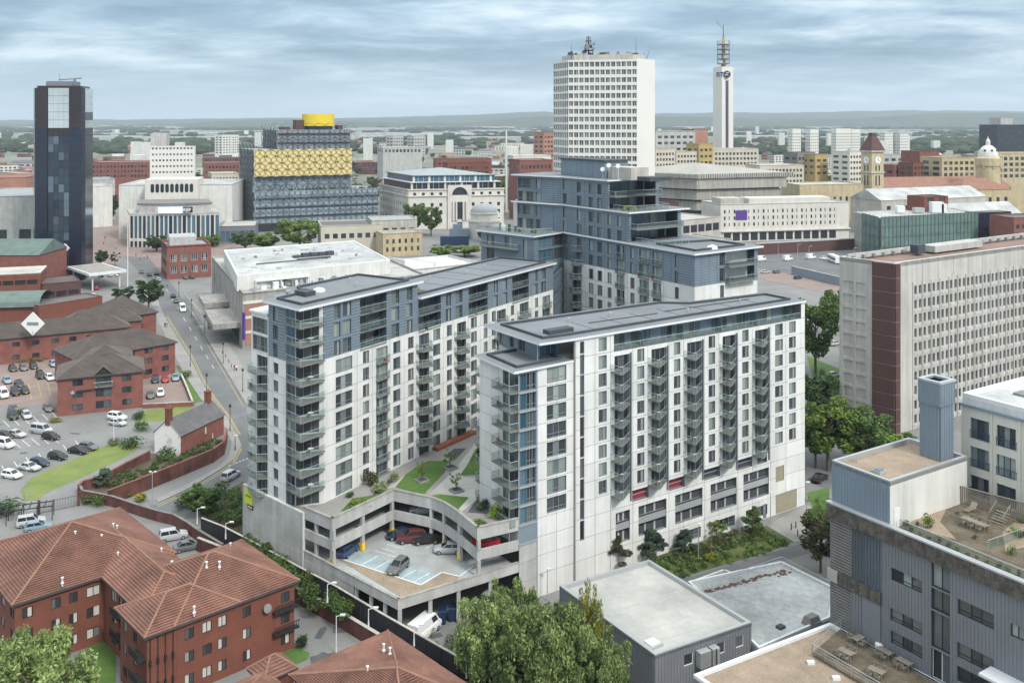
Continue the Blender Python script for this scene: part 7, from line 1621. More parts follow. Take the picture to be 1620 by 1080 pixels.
ip = inset(bk_, 4); m = MB(); m.prism(ip, zt - .4, zt + 2.6); m.build('plant_storey', MAT['stone_grey'], al); ra_ = random.Random(8)
for i in range(26):
 q = Vector((ra_.uniform(am.x + 6, a1.x), ra_.uniform(450, 462))); m = MB(); m.box(q.x, q.x + ra_.uniform(.8, 3), q.y, q.y + 2, zt + 1.5, zt + 2.4 + ra_.uniform(.6, 2.4)); m.build('roof_plant', MAT[ra_.choice(['stone_yellow', 'slab', 'roof_dark'])], al)
q = PD(931, 455)
for k in range(4): m = MB(); r_ = (3.4, 2.6, 1.9, 1.4)[k]; z = zt + 2.6 + 2.3 * k; m.lathe(q[:2], [(r_, z), (r_, z + .35)], 12); m.tube((q.x - r_ * .7, q.y, z), (q.x - r_ * .55, q.y, z + 2.3), .15, n=4); m.tube((q.x + r_ * .7, q.y, z), (q.x + r_ * .55, q.y, z + 2.3), .15, n=4); m.tube((q.x, q.y, z), (q.x, q.y, z + 2.4), .35, n=5); m.build('antenna_stage', MAT['roof_dark'], al)
for i in range(12): m = MB(); a_ = ra_.uniform(0, 6.28); rr = ra_.uniform(1.4, 3.2); z = zt + ra_.uniform(2.8, 10); p = Vector((q.x + rr * math.cos(a_), q.y + rr * math.sin(a_), z)); m.tube(p, p + Vector((.1, -.5, 0)), .2, .75, n=8); m.build('dish', MAT['slab'], al)
for u, h_, x in ((904, 8, 0), (1006, 11, 0), (996, 5, .8), (1016, 4, 1.2), (1022, 5, 1.6), (955, 4, 0)): p = PD(u, 452, zt); m = MB(); m.tube(p, p + Vector((x, 0, h_)), .16, .05, n=4); m.build('aerial', MAT['roof_dark'], al)
bt = thing('communications_tower', 'slender white communications tower with a lattice antenna top', 'tower', PD(1144, 900)); q = PD(1144.5, 905); hw_ = 8.2; zs = ZD(107, 905)
m = MB(); m.prism([(q.x - hw_, q.y - hw_ * .2), (q.x - hw_ * .4, q.y - hw_), (q.x + hw_, q.y - hw_ * .6), (q.x + hw_, q.y + hw_), (q.x - hw_, q.y + hw_)], 0, zs); m.build('shaft', MAT['alpha_white'], bt)
fb_ = Fac((q.x - hw_ * .4, q.y - hw_), (q.x + hw_, q.y - hw_ * .6)); m = MB(); fb_.box(m, fb_.L * .32, fb_.L * .58, 10, ZD(128, 905), 0, .1); m.build('window_strip', mk('strip_purple', (.10, .07, .12), .4, .1), bt)
text(bt, 'BT', Fac((q.x - hw_, q.y - hw_ * .75), (q.x, q.y - hw_ - .4)), .0, ZD(122, 905), 6.0, mk('bt_navy', (.03, .03, .09), .5, .05), .6)
c_ = Vector((q.x + 1.6, q.y - hw_ - .3, ZD(118.5, 905))); m = MB()
for k in range(4): m.lathe((0, 0), [(0.01, 0)], 4) if False else m.tube(c_ + Vector((0, -.1, 0)), c_ + Vector((0, -.4 - .1 * k, 0)), 3.4 - .8 * k, 3.2 - .8 * k, n=16) if k == 0 else None
m.build('globe_logo', MAT['bt_navy'], bt); m = MB(); m.tube(c_ + Vector((-1.2, -.55, .8)), c_ + Vector((1.6, -.6, 1.8)), .35, n=5); m.tube(c_ + Vector((-2.4, -.55, -.8)), c_ + Vector((1.0, -.6, -.6)), .35, n=5); m.build('globe_bands', MAT['frame_white'], bt)
m = MB(); m.lathe(q[:2], [(5.2, zs), (5.2, zs + .8)], 14); m.tube((q.x, q.y, zs), (q.x, q.y, zs + 28), 2.2, 1.6, n=8); m.build('mast', MAT['stone_yellow'], bt)
for k in range(5):
 z = zs + 3 + 4.6 * k; m = MB(); m.lathe(q[:2], [(4.6, z), (6.2, z + .1), (6.2, z + .7), (4.6, z + .8)], 14); m.build('gallery', MAT['slab'], bt)
 for j in range(8): a_ = j * .785; p = Vector((q.x + 5.8 * math.cos(a_), q.y + 5.8 * math.sin(a_), z)); m = MB(); m.tube(p, p + Vector((0, 0, 4.6)), .2, n=4); m.build('strut', MAT['slab'], bt)
 m = MB(); a_ = 4 + k * .8; p = Vector((q.x + 4 * math.cos(a_), q.y + 4 * math.sin(a_), z + 2.5)); m.tube(p, p + Vector((0, -1.2, 0)), .4, 1.6, n=10); m.build('dish', MAT['white_wall'], bt)
m = MB(); m.tube((q.x, q.y, zs + 27), (q.x, q.y, zs + 41), .8, .3, n=6); m.tube((q.x, q.y, zs + 36), (q.x - 6.5, q.y, zs + 44), .22, n=4); m.build('crane', MAT['slab'], bt)
zg = thing('concrete_ziggurat', 'inverted stepped concrete building with a wide ribbed roof', 'civic building', PD(1103, 560)); zc = PD(1103, 560).xy; zx = Vector((.94, .34)).normalized(); zl = Vector((-.80, .60)).normalized()
for k, (o, z0, z1, mt) in enumerate(((13, 0, 14, 'dark_glazing'), (11, 14, 19.4, 'zig'), (12, 19.4, 20.5, 'dark_glazing'), (7, 20.5, 26, 'zig'), (8, 26, 27, 'dark_glazing'), (3, 27, 33, 'zig'))):
 p0 = zc + zx * o * .6 + zl * o * .6 + Vector((0, o)) * .0; fp = [p0 + zl * (62 - o), p0, p0 + zx * (66 - o), p0 + zx * (66 - o) + zl * (62 - o)]; m = MB(); m.prism(fp, z0, z1); m.build('tier', MAT[mt], zg)
p0 = zc; fp = [p0 + zl * 64, p0, p0 + zx * 68, p0 + zx * 68 + zl * 64]
for a, b in ((fp[0], fp[1]), (fp[1], fp[2])):
 f = Fac(a, b); m = MB()
 for x in np.arange(0, f.L, 1.6): f.box(m, x, x + 1.0, 33.4, 36, -.8, 0)
 f.box(m, 0, f.L, 33.2, 35.7, -1.4, -.7); stuff(m.build('roof_ribs', MAT['zig'], zg))
m = MB(); r_ = inset(fp, 1); hip_roof(m, [r_[1], r_[2], r_[3], r_[0]], 35.8, 5.5, .2); m.build('roof', MAT['zig'], zg)
for x in np.arange(6, 60, 9): f = Fac(fp[1], fp[2]); m = MB(); f.box(m, x, x + .8, 0, 22, -10, -9); m.build('column', MAT['zig'], zg)
pb = bl('long white block with two rows of small windows above an arcade', fp_d(1140, 528, 1343, 545, 26), zz(322, 535), 'stone_port', 'roof_pale', 0, (), parapet=.8); f = Fac(PD(1140, 528), PD(1343, 545)); m = MB()
for r_ in range(3):
 z = 11.5 - (0) + 3.6 * r_ - 2.8
 for i in range(24): f.box(m, 2 + 2.95 * i, 2 + 2.95 * i + (.5 if i % 2 else .95), z, z + 1.9, .02, .06)
stuff(m.build('windows', MAT['dark_glazing'], pb)); 
for i in range(13): m = MB(); f.box(m, 2 + 5.4 * i, 6.2 + 5.4 * i, .6, 5, .02, .08); m.build('arcade_window', MAT['dark_glazing'], pb)
m = MB(); f.box(m, -.5, f.L + .5, 5.6, 6.3, 0, 1.2); f.box(m, f.L * .22, f.L * .85, 17, zz(316, 535) + 1, -12, -.5); m.build('string_course', MAT['stone_port'], pb)
m = MB(); f.box(m, 1, 15, zz(322, 535), zz(313, 535), -14, -2); m.build('roof_storey', MAT['stone_grey'], pb); m = MB(); f.box(m, 9, 16, 12, 17.5, .05, .12); m.build('banner', MAT['purple'], pb)
bl('low grey building with a strip of dark glazing beside the stepped tower', fp_d(1078, 500, 1140, 520, 40), 15, 'stone_grey', 'roof_pale', 1, (5, 9), z0=8, h=4, fill=.85, pm='dark_glazing')
bl('brown block behind the terrace of the stepped tower', fp_d(1048, 420, 1074, 428, 20), zz(322, 420), 'brick_brown', 'roof_dark')
o = bl('flat shop roof with a purple banner strip below the white block', fp_d(1075, 440, 1158, 462, 26), 10, 'stone_grey', 'roof_pale', 1, (6,), z0=6.2, h=1.6, fill=.7, pm='dark_glazing'); f = Fac(PD(1075, 440), PD(1158, 462)); m = MB(); f.box(m, f.L * .5, f.L, 3.5, 5.8, .05, .2); m.build('banner', MAT['purple'], o)
gg = thing('scaffolded_building', 'building wrapped in green scaffold netting with a navy end panel', 'building', PD(1412, 470)); g0, g1, g2 = PD(1366, 486).xy, PD(1392, 466).xy, PD(1546, 492).xy; gz_ = zz(342, 470)
m = MB(); m.prism([g0, g1, g2, g2 + (g0 - g1) * 1.6, g0 + (g0 - g1) * .6], 0, gz_ - 1); m.build('core', MAT['concrete_old'], gg); flat_roof(gg, [g0, g1, g2, g2 + (g0 - g1) * 1.6, g0 + (g0 - g1) * .6], gz_ - .9, 'roof_pale', .4, .4, 'rail')
for a, b, n in ((g0, g1, 4), (g1, g2, 26)):
 f = Fac(a, b)
 for i in range(n):
  for k in range(4): m = MB(); f.box(m, f.L * i / n + .08, f.L * (i + 1) / n - .08, gz_ - 5 * (k + 1) + .2, gz_ - 5 * k - .1, .6, .7); m.build('net_panel', MAT['green_mesh'], gg)
  m = MB(); m.tube(f.p(f.L * i / n, 0, .9), f.p(f.L * i / n, gz_ + .8, .9), .1, n=4); m.build('scaffold_pole', MAT['copper'], gg)
 for k in range(5): m = MB(); m.tube(f.p(0, gz_ - 5 * k, .9), f.p(f.L, gz_ - 5 * k, .9), .12, n=4); m.build('scaffold_rail', MAT['copper'], gg)
f = Fac(g2, PD(1600, 500)); m = MB(); f.box(m, 0, f.L, 0, gz_ - .5, -8, 0); m.build('navy_panel', MAT['tower_navy'], gg)
for u, w_, h_, mt in ((1420, 4, 3, 'roof_edge'), (1448, 5, 2, 'rail'), (1475, 6, 5, 'roof_edge'), (1490, 3, 4, 'roof_edge')): q = PD(u, 492); m = MB(); m.box(q.x, q.x + w_, q.y, q.y + 4, gz_ - .5, gz_ + h_); m.build('roof_plant', MAT[mt], gg)
bl('red brick lift tower standing behind the scaffold netting', fp_d(1462, 500, 1500, 506, 12), zz(312, 500), 'brick_orange', 'roof_dark', 2, (2,), z0=20, dz=5, h=2)
bl('white pitched roof range with small dormers behind the scaffold', fp_d(1500, 512, 1615, 530, 18), 16, 'brick_brown', 'roof_white', 1, (8,), z0=9, h=2.5, roofkind='gable', rise=6)
bl('brick end building right of the navy panel', fp_d(1604, 470, 1660, 476, 16), zz(345, 470), 'brick', 'slate', 3, (6,), z0=6, dz=4, h=2)
ct = thing('clock_tower', 'yellow stone clock tower with a dark tiled cap', 'clock tower', PD(1380, 620)); q = PD(1380, 620).xy; hw_ = 5.4; rot = R(22)
def sq_(h_, a=rot, c=None): c = c if c is not None else q; return [c + Vector((math.cos(a + R(45 + 90 * k) + math.pi) * h_ * 1.414, math.sin(a + R(45 + 90 * k) + math.pi) * h_ * 1.414)) for k in range(4)]
zc_ = ZD(238, 620)
m = MB(); m.prism(sq_(hw_), 0, 22); m.build('base', MAT['stone_yellow'], ct); m = MB(); m.prism(sq_(hw_ * .9), 22, zc_); m.build('shaft', MAT['stone_yellow'], ct); m = MB(); m.prism(sq_(hw_ * 1.06), 22, 23.2); m.prism(sq_(hw_ * 1.06), zc_ - 1, zc_); m.prism(sq_(hw_ * 1.0), 33.5, 34.3); stuff(m.build('cornice', MAT['stone_grey'], ct))
b_ = sq_(hw_ * 1.05); m = MB(); t_ = sq_(hw_ * .3); m.hexa([V3(p, zc_) for p in b_], [V3(p, zc_ + 10) for p in t_]); m.prism(sq_(hw_ * .35), zc_ + 10, zc_ + 11.2); m.build('cap', MAT['brick_brown'], ct)
for k in range(4):
 f = Fac(sq_(hw_ * .9)[k], sq_(hw_ * .9)[(k + 1) % 4])
 if f.n.y > 0: continue
 c_ = f.p(f.L / 2, zc_ - 6.2, .05); m = MB(); m.tube(c_, c_ + V3(f.n) * .25, 2.4, n=20); cl = m.build('clock_face', MAT['frame_white'], ct)
 m = MB(); m.tube(c_ + V3(f.n) * .3, c_ + V3(f.n) * .3 + Vector((0, 0, 1.9)), .12, n=4); m.tube(c_ + V3(f.n) * .3, c_ + V3(f.n) * .3 + V3(f.ex) * 1.2 + Vector((0, 0, -.4)), .14, n=4); m.build('clock_hands', MAT['black_metal'], cl)
 for x in (.3, .58): m = MB(); f.box(m, f.L * x, f.L * x + 1, 25.5, 32, .02, .12); f.box(m, f.L * x, f.L * x + 1, 35, 38.5, .02, .12); stuff(m.build('slit_windows', MAT['dark_glazing'], ct))
th = bl('grey stone hall with a long pale pitched roof beside the clock tower', fp_d(1394, 560, 1560, 590, 26), zz(314, 575), 'stone_grey', 'roof_white', 1, (12, 5), z0=8, h=9, fill=.45, roofkind='gable', rise=6, pm='dark_glazing')
bl('yellow stone colonnaded museum left of the clock tower', fp_d(1265, 600, 1366, 610, 24), zz(292, 605), 'stone_yellow', 'roof_white', 2, (10,), z0=8, dz=7, h=4, fill=.4)
bl('stone civic range with terracotta roof right of the clock tower', fp_d(1396, 640, 1600, 655, 30), zz(298, 645), 'stone_yellow', 'terracotta', 2, (16,), z0=8, dz=7, h=4, fill=.4, roofkind='gable', rise=7)
bl('terracotta roofed stone wing at the far right civic block', fp_d(1520, 610, 1600, 618, 22), zz(300, 615), 'stone_yellow', 'terracotta', 1, (6,), z0=14, h=4, fill=.4, roofkind='hip', rise=7)
dm = thing('council_dome', 'yellow stone drum with a pale grey dome and lantern', 'dome', PD(1563, 640)); q = PD(1563, 640); m = MB(); m.lathe(q[:2], [(7.6, 0), (7.6, ZD(262, 640)), (8.2, ZD(262, 640)), (8.2, ZD(248, 640) - 1), (6.6, ZD(248, 640))], 16); m.build('drum', MAT['stone_yellow'], dm); z = ZD(248, 640); m = MB(); m.lathe(q[:2], [(6.4 * math.cos(t_), z + 8 * math.sin(t_)) for t_ in np.linspace(0, 1.35, 8)], 20); m.build('dome', MAT['white_wall'], dm, smooth=True); m = MB(); m.lathe(q[:2], [(1.5, z + 7.5), (1.5, z + 10.5), (.4, z + 12.5), (.1, z + 14)], 8); m.build('lantern', MAT['white_wall'], dm)
for a in np.arange(0, 6.28, .785): m = MB(); p = Vector((q.x + 7.7 * math.cos(a), q.y + 7.7 * math.sin(a), ZD(266, 640))); m.tube(p, p + Vector((0, 0, 5)), .6, n=6); m.build('column', MAT['stone_yellow'], dm)
for a in (3.9, 4.7, 5.5): m = MB(); p = Vector((q.x + 5.2 * math.cos(a), q.y + 5.2 * math.sin(a), z + 4.2)); m.tube(p, p + Vector((math.cos(a) * .5, math.sin(a) * .5, .1)), .8, n=8); m.build('oculus', MAT['dark_glazing'], dm)
for row in [('yellow stone office range with rows of square windows behind the dome', 1575, 1660, 690, 243, 24, 'stone_yellow', 'grey_roof', 4, 9, 4.2, 2.4), ('cream stone corner office left of the pale dome', 1490, 1552, 690, 250, 24, 'stone_yellow', 'slate', 4, 7, 4.2, 2.4),
   ('dark glass office block at the far right skyline', 1578, 1660, 1050, 198, 30, 'dark_glazing', 'slab', 5, 8, 8, .8), ('white concrete plant tower on the far right skyline', 1583, 1602, 1090, 187, 14, 'concrete', 'concrete', 0, 0, 4, 2),
   ('grey office with long horizontal window bands right of the white tower', 1037, 1100, 780, 208, 30, 'concrete', 'slab', 5, 6, 5, 2.2), ('pale low office with punched windows right of the white tower', 1037, 1068, 690, 236, 22, 'beige', 'slab', 3, 6, 4, 2), ('red brick stair tower beside the grey banded office', 1098, 1120, 860, 205, 16, 'brick_pale', 'slab', 0, 0, 4, 2),
   ('long cream office behind the concrete ziggurat', 1070, 1112, 740, 240, 20, 'beige', 'slab', 3, 8, 4, 2), ('yellow rendered tower stub behind the concrete ziggurat', 1106, 1128, 745, 228, 14, 'ochre', 'slab', 3, 3, 5, 2), ('pale office with arched windows beneath the communications tower', 1128, 1200, 760, 236, 20, 'beige', 'roof_pale', 3, 12, 4, 2),
   ('bright ochre building between grey offices right of centre', 1290, 1310, 760, 245, 14, 'ochre', 'slab', 3, 2, 5, 2), ('dark panelled office left of the ochre building', 1262, 1290, 765, 242, 16, 'slab', 'slab', 4, 5, 5, 2.2), ('cream office left of the clock tower', 1344, 1368, 740, 240, 18, 'cream', 'slab', 5, 5, 4.4, 2), ('white and grey banded office right of the clock tower', 1396, 1442, 760, 245, 20, 'concrete', 'slab', 5, 4, 4.4, 2.2),
   ('red brick office with dark glass right of the clock tower', 1415, 1452, 700, 262, 18, 'brick', 'slab', 3, 5, 5, 2), ('deep red brick block behind the civic roofs', 1455, 1486, 720, 240, 18, 'brick', 'slate', 0, 0, 4, 2), ('orange brick block under the deep red block', 1445, 1462, 690, 258, 12, 'brick_orange', 'slate', 2, 3, 4, 2),
   ('white low offices left of the museum roof', 1202, 1272, 690, 262, 22, 'beige', 'roof_white', 3, 12, 4, 2), ('brick and white gabled block left of the stepped tower', 822, 874, 640, 254, 22, 'brick', 'roof_white', 2, 8, 5, 2.5), ('white panelled office beyond the classical building', 812, 872, 720, 247, 18, 'white_wall', 'roof_white', 2, 8, 4, 2),
   ('red tower block left of the white office tower', 860, 876, 1000, 210, 14, 'brick_pale', 'slab', 6, 3, 5, 2), ('long red brick range behind the classical building', 690, 778, 780, 252, 20, 'brick', 'slate', 2, 14, 4, 2), ('red brick gabled mill beyond the classical building', 708, 775, 720, 258, 20, 'brick_orange', 'slate', 3, 10, 4, 2),
   ('pale metal shed right of the gold library', 606, 668, 1000, 234, 40, 'concrete', 'roof_white', 1, 10, 4, 3), ('pair of grey flats beyond the library', 622, 638, 1500, 215, 16, 'concrete', 'slab', 6, 4, 5, 2), ('grey block of flats beside its twin beyond the library', 655, 673, 1500, 216, 16, 'concrete', 'slab', 6, 4, 5, 2),
   ('red brick range right of the dark tower', 143, 236, 800, 257, 30, 'brick', 'grey_roof', 3, 16, 4, 2), ('blue roofed shed right of the dark tower', 143, 182, 640, 285, 30, 'concrete', 'metal_blue', 0, 0, 4, 2), ('white flat roofed store behind the tower foot', 145, 178, 600, 295, 20, 'white_wall', 'roof_white', 0, 0, 4, 2), ('red brick terrace between theatre and library', 322, 380, 820, 258, 24, 'brick', 'roof_white', 2, 10, 4, 2),
   ('cream offices behind the theatre right end', 335, 378, 660, 275, 20, 'beige', 'roof_pale', 3, 8, 4, 2), ('pale twin tower block left in the far trees', 352, 366, 1500, 214, 16, 'alpha_white', 'slab', 7, 3, 4, 2), ('pale twin tower block right in the far trees', 367, 378, 1530, 214, 16, 'alpha_white', 'slab', 7, 3, 4, 2), ('large brown roofed shed at far left', -40, 42, 560, 282, 40, 'brick_pale', 'terracotta', 0, 0, 4, 2), ('white shed right of the brown roofed shed', 30, 54, 620, 275, 30, 'concrete', 'roof_white', 1, 6, 4, 2)]:
 lab, ua, ub, d, vt, dep, wm_, rm_, rw, cl_, dz_, h_ = row; z1 = ZD(vt, d)
 bl(lab, fp_d(ua, d, ub, d * 1.012, dep), z1, wm_, rm_, rw, (cl_, max(2, cl_ // 3), 0, max(2, cl_ // 3)) if rw else (), z0=max(1.5, z1 - .8 - dz_ * rw), dz=dz_, h=h_, fill=.62, pm='glass_dark', parapet=.8)
for i, (u, vt) in enumerate([(1254, 204), (1282, 205), (1323, 204), (1334, 204), (1348, 205), (1400, 210), (1424, 211)]):
 bl(['leftmost white tower block on the far right plain', 'second white tower block on the far right plain', 'first of three joined white tower blocks', 'middle of three joined white tower blocks', 'third of three joined white tower blocks', 'pale tower block just right of the clock tower cap', 'pale tower block second right of the clock tower cap'][i], fp_d(u, 1500 + 9 * i, u + 13, 1504 + 9 * i, 14), ZD(vt, 1500), 'alpha_white', 'slab', 9, (4, 3, 0, 3), z0=8, dz=4.6, h=1.8, fill=.5, pm='glass_dark', cat='tower block', name='tower_block', group='far white tower blocks')
q = PD(801, 700); m = MB(); m.tube(q, q + Vector((0, 0, ZD(207, 700))), .9, .6, n=8); tag(m.build('chimney_mast', MAT['white_wall'], base=q), 'slender white mast left of the stepped tower', 'mast')
rw = thing('retaining_wall', 'dark retaining wall along the sunken road at the junction', 'wall', PD(1200, 480)); f = Fac(PD(1196, 478), PD(1364, 500)); m = MB(); f.box(m, 0, f.L, 0, 5.5, -.6, 0); m.build('wall_body', MAT['brick_brown'], rw); m = MB(); f.box(m, 0, f.L, 5.5, 6, -.8, .2); m.build('coping', MAT['concrete'], rw)
rw = thing('retaining_wall', 'low curved blue grey barrier wall beside the slip road', 'wall', PD(1260, 405)); f = Fac(PD(1252, 418), PD(1330, 388)); m = MB(); f.box(m, 0, f.L, 0, 3.5, -.5, 0); m.build('wall_body', MAT['metal_blue'], rw); m = MB(); f.box(m, 0, f.L, 3.5, 3.8, -.6, .1); m.build('coping', MAT['concrete'], rw)
for i, u in enumerate((1231, 1262, 1280, 1351)): q = PD(u, 440 - i * 6); m = MB(); m.tube(q, q + Vector((0, 0, 11)), .14, .08, n=5); m.tube(q + Vector((0, 0, 11)), q + Vector((1.5, 0, 11.3)), .08, n=4); tag(m.build('street_lamp', MAT['rail'], base=q), ['leftmost grey lamp post at the junction', 'second grey lamp post at the junction', 'third grey lamp post at the junction', 'grey lamp post beside the scaffold netting'][i], 'street lamp', 'junction lamps')
# ================================================================ cars
def cars(group, z, hd, items):
 for it in items:
  (u, v), kind, colr, lab = it[:4]; h = it[4] if len(it) > 4 else hd
  q = P(u, v, z); car((q.x, q.y, z + .03), h, kind, colr, lab, group, q.y > 330)
h1 = cardir(*l1(0, 603), *l1(150, 628)); h2 = cardir(*l1(60, 60), *l1(100, 110)); up_ = cardir(325, 532, 291, 475)
cars('cars parked on the asphalt car park', 0, h1, [(l1(75, 622), 'hatch', 'white', 'white hatchback nearest the gate in the row along the lawn'), (l1(187, 572), 'sedan', 'silver', 'silver saloon second in the row along the lawn'), (l1(250, 545), 'hatch', 'navy', 'navy hatchback third in the row along the lawn'), (l1(365, 503), 'hatch', 'black', 'black hatchback fourth in the row along the lawn'), (l1(495, 466), 'sedan', 'black', 'black saloon fifth in the row along the lawn'), (l1(560, 443), 'hatch', 'grey', 'grey hatchback at the far end of the row along the lawn'),
 (l1(20, 430), 'van', 'white', 'white people carrier cut by the left edge'), (l1(30, 372), 'hatch', 'black', 'black car just above the white people carrier at the left edge'), (l1(103, 362), 'sedan', 'silver', 'silver saloon in the middle row at left'), (l1(262, 340), 'van', 'silver', 'silver people carrier beside a black car in the middle row'), (l1(322, 378), 'hatch', 'black', 'black hatchback in front of the silver people carrier'),
 (l1(742, 255), 'suv', 'white', 'white estate car by the small roundabout lamp'), (l1(745, 290), 'hatch', 'silver', 'silver hatchback beside the white estate car by the lamp'), (l1(85, 200), 'sedan', 'grey', 'grey saloon behind a black off roader', h2), (l1(80, 245), 'suv', 'black', 'black off roader at the shrub island', h2), (l1(168, 243), 'hatch', 'silver', 'silver hatchback right of the shrub island', h2), (l1(305, 195), 'sedan', 'grey', 'grey saloon beside the office front wall', h2)])
cars('cars parked on the brick paved yard', 0, h2, [(l1(22, 110), 'van', 'white', 'white van at the left edge of the brick yard'), (l1(95, 95), 'suv', 'black', 'black off roader second in the brick yard row'), (l1(157, 85), 'hatch', 'black', 'black hatchback third in the brick yard row'), (c5(80, 905), 'hatch', 'black', 'black hatchback first below the hedge of the offices'), (c5(148, 900), 'hatch', 'grey', 'dark grey hatchback second below the hedge of the offices'), (c5(212, 890), 'hatch', 'black', 'black hatchback third below the hedge of the offices'), (c5(337, 875), 'hatch', 'pale blue', 'pale blue hatchback by the office corner'),
 (c5(255, 950), 'suv', 'black', 'black off roader behind the white hatchback at the office side'), (c5(315, 962), 'hatch', 'white', 'white hatchback at the office side'), (c5(45, 980), 'sedan', 'pale blue', 'pale blue saloon alone in the brick yard'), (c5(120, 1000), 'sedan', 'black', 'black saloon in the middle of the brick yard')])
h3 = cardir(*c5(1040, 930), *c5(1048, 990))
cars('cars parked behind the offices', 0, h3, [(c5(982, 975), 'hatch', 'navy', 'navy hatchback left of the red car behind the offices'), (c5(1045, 972), 'hatch', 'red', 'bright red hatchback behind the brick offices'), (c5(1110, 962), 'sedan', 'pale blue', 'pale blue saloon right of the red car behind the offices'), (l1(953, 112), 'sedan', 'grey', 'grey saloon at the near end of the yard behind the offices'), (l1(1015, 100), 'hatch', 'white', 'white hatchback at the near end of the yard behind the offices')])
cars('cars on the road', 0, up_, [(c5(1155, 528), 'panel', 'white', 'white van driving down the sloping road', up_ + math.pi), (c5(1115, 474), 'sedan', 'grey', 'grey saloon driving uphill ahead of the white van'), (c5(1097, 443), 'hatch', 'black', 'black hatchback driving uphill in front of the grey saloon'), (c5(1003, 338), 'hatch', 'silver', 'silver hatchback at the kerb near the brick corner building'), (c5(945, 306), 'sedan', 'navy', 'navy saloon waiting at the top of the road'), (c5(895, 288), 'sedan', 'grey', 'grey saloon turning at the plaza'), (c5(990, 300), 'hatch', 'black', 'black hatchback by the trees at the top of the road'),
 ((365, 757), 'suv', 'silver', 'silver people carrier on the lower road below the white wing', cardir(340, 772, 390, 742)), (c5(640, 312), 'sedan', 'navy', 'navy taxi under the tower canopy'), (c5(700, 308), 'sedan', 'silver', 'silver taxi under the tower canopy'), (c5(745, 306), 'hatch', 'white', 'white car under the tower canopy'), (c5(590, 440), 'sedan', 'white', 'white saloon parked below the canopy'), (c5(610, 392), 'hatch', 'red', 'red car beside the dark tower'), (c5(600, 470), 'sedan', 'white', 'second white saloon parked below the canopy'), (c5(1175, 325), 'hatch', 'grey', 'grey car in front of the brick corner building'), (c5(1215, 322), 'hatch', 'dark red', 'dark red car in front of the brick corner building')])
cars('cars parked at the flats', 0, cardir(*c3(860, 240), *c3(1000, 215)), [(c3(925, 245), 'suv', 'silver', 'silver off roader with a spare wheel in the flats yard'), (c3(1005, 300), 'sedan', 'grey', 'dark grey saloon beside the off roader in the flats yard'), (c3(165, 170), 'suv', 'silver', 'silver estate under the pergola at left'), (c3(203, 195), 'hatch', 'pale blue', 'pale blue hatchback half hidden by the red roof')])
hg = cardir(566, 899, 600, 872, 5)
def c3b(x, y): return (470 + .2315 * x, 760 + .2315 * y)
cars('cars parked on the garage deck', 5.16, hg, [(c3b(345, 500), 'hatch', 'blue', 'blue hatchback half under the deck at the left of the garage'), (c3b(690, 612), 'hatch', 'grey', 'dark grey hatchback alone in the open bay of the garage', hg + math.pi), (c3b(706, 392), 'hatch', 'navy', 'purple navy hatchback beside the yellow column', hg + 2.2), (c3b(782, 415), 'suv', 'dark red', 'brown red off roader under the garage deck', hg + 2.2), (c3b(882, 424), 'hatch', 'black', 'black hatchback right of the brown red off roader', hg + 2.2), (c3b(1032, 490), 'hatch', 'silver', 'silver hatchback beside the right yellow column', hg + 2.0)])
cars('cars parked on the upper deck', 8.06, hg + 2, [(c3b(858, 222), 'hatch', 'silver', 'silver car behind the upper garage opening'), (c3b(1290, 440), 'hatch', 'red', 'red car behind the right garage opening')])
cars('cars parked under the deck', 0, cardir(640, 1000, 690, 960), [((672, 1004), 'panel', 'white', 'white van under a tarpaulin beside the black fence'), ((775, 950), 'hatch', 'silver', 'silver car in the shade under the garage')])
def r4(x, y): return (1200 + .2593 * x, 160 + .2593 * y)
hj = cardir(1210, 431, 1300, 420)
cars('vehicles at the junction', 0, hj, [(r4(178, 972), 'panel', 'white', 'white van waiting at the junction'), (r4(318, 962), 'panel', 'white', 'white box van at the slip road'), (r4(400, 965), 'sedan', 'white', 'white saloon behind the box van'), (r4(42, 1050), 'sedan', 'silver', 'silver saloon nearest the blue tower terrace'), (r4(110, 1050), 'hatch', 'grey', 'grey hatchback next to the silver saloon at the junction'), (r4(15, 975), 'panel', 'white', 'white van half hidden by the blue tower terrace'), (r4(240, 1085), 'hatch', 'blue', 'small blue car on the slip road'),
 ((1321, 546), 'sedan', 'silver', 'silver car under the street trees beside the office slab'), ((1319, 596), 'hatch', 'silver', 'silver hatchback by the verge beside the office slab'), ((1304, 627), 'hatch', 'blue', 'blue hatchback under the street tree'), ((1328, 622), 'hatch', 'black', 'black hatchback at the foot of the office slab'), ((1297, 760), 'sedan', 'black', 'black saloon parked behind the grey clad block', cardir(1280, 770, 1312, 750))])
q = P(1326, 418); co_ = thing('coach', 'white coach waiting behind the office slab', 'coach', q, 'vehicles at the junction'); m = MB(); m.box(q.x - 1.3, q.x + 1.3, q.y, q.y + 11, .5, 3.6); m.build('body', MAT['car_white'], co_); m = MB(); m.box(q.x - 1.33, q.x + 1.33, q.y + .3, q.y + 10.7, 1.7, 2.8); m.build('windows', MAT['car_glass'], co_)
for x in (-1.2, 1.2):
 for y in (2, 8.5): m = MB(); m.tube((q.x + x - .15, q.y + y, .5), (q.x + x + .15, q.y + y, .5), .5, n=10); m.build('wheel', MAT['tyre'], co_)
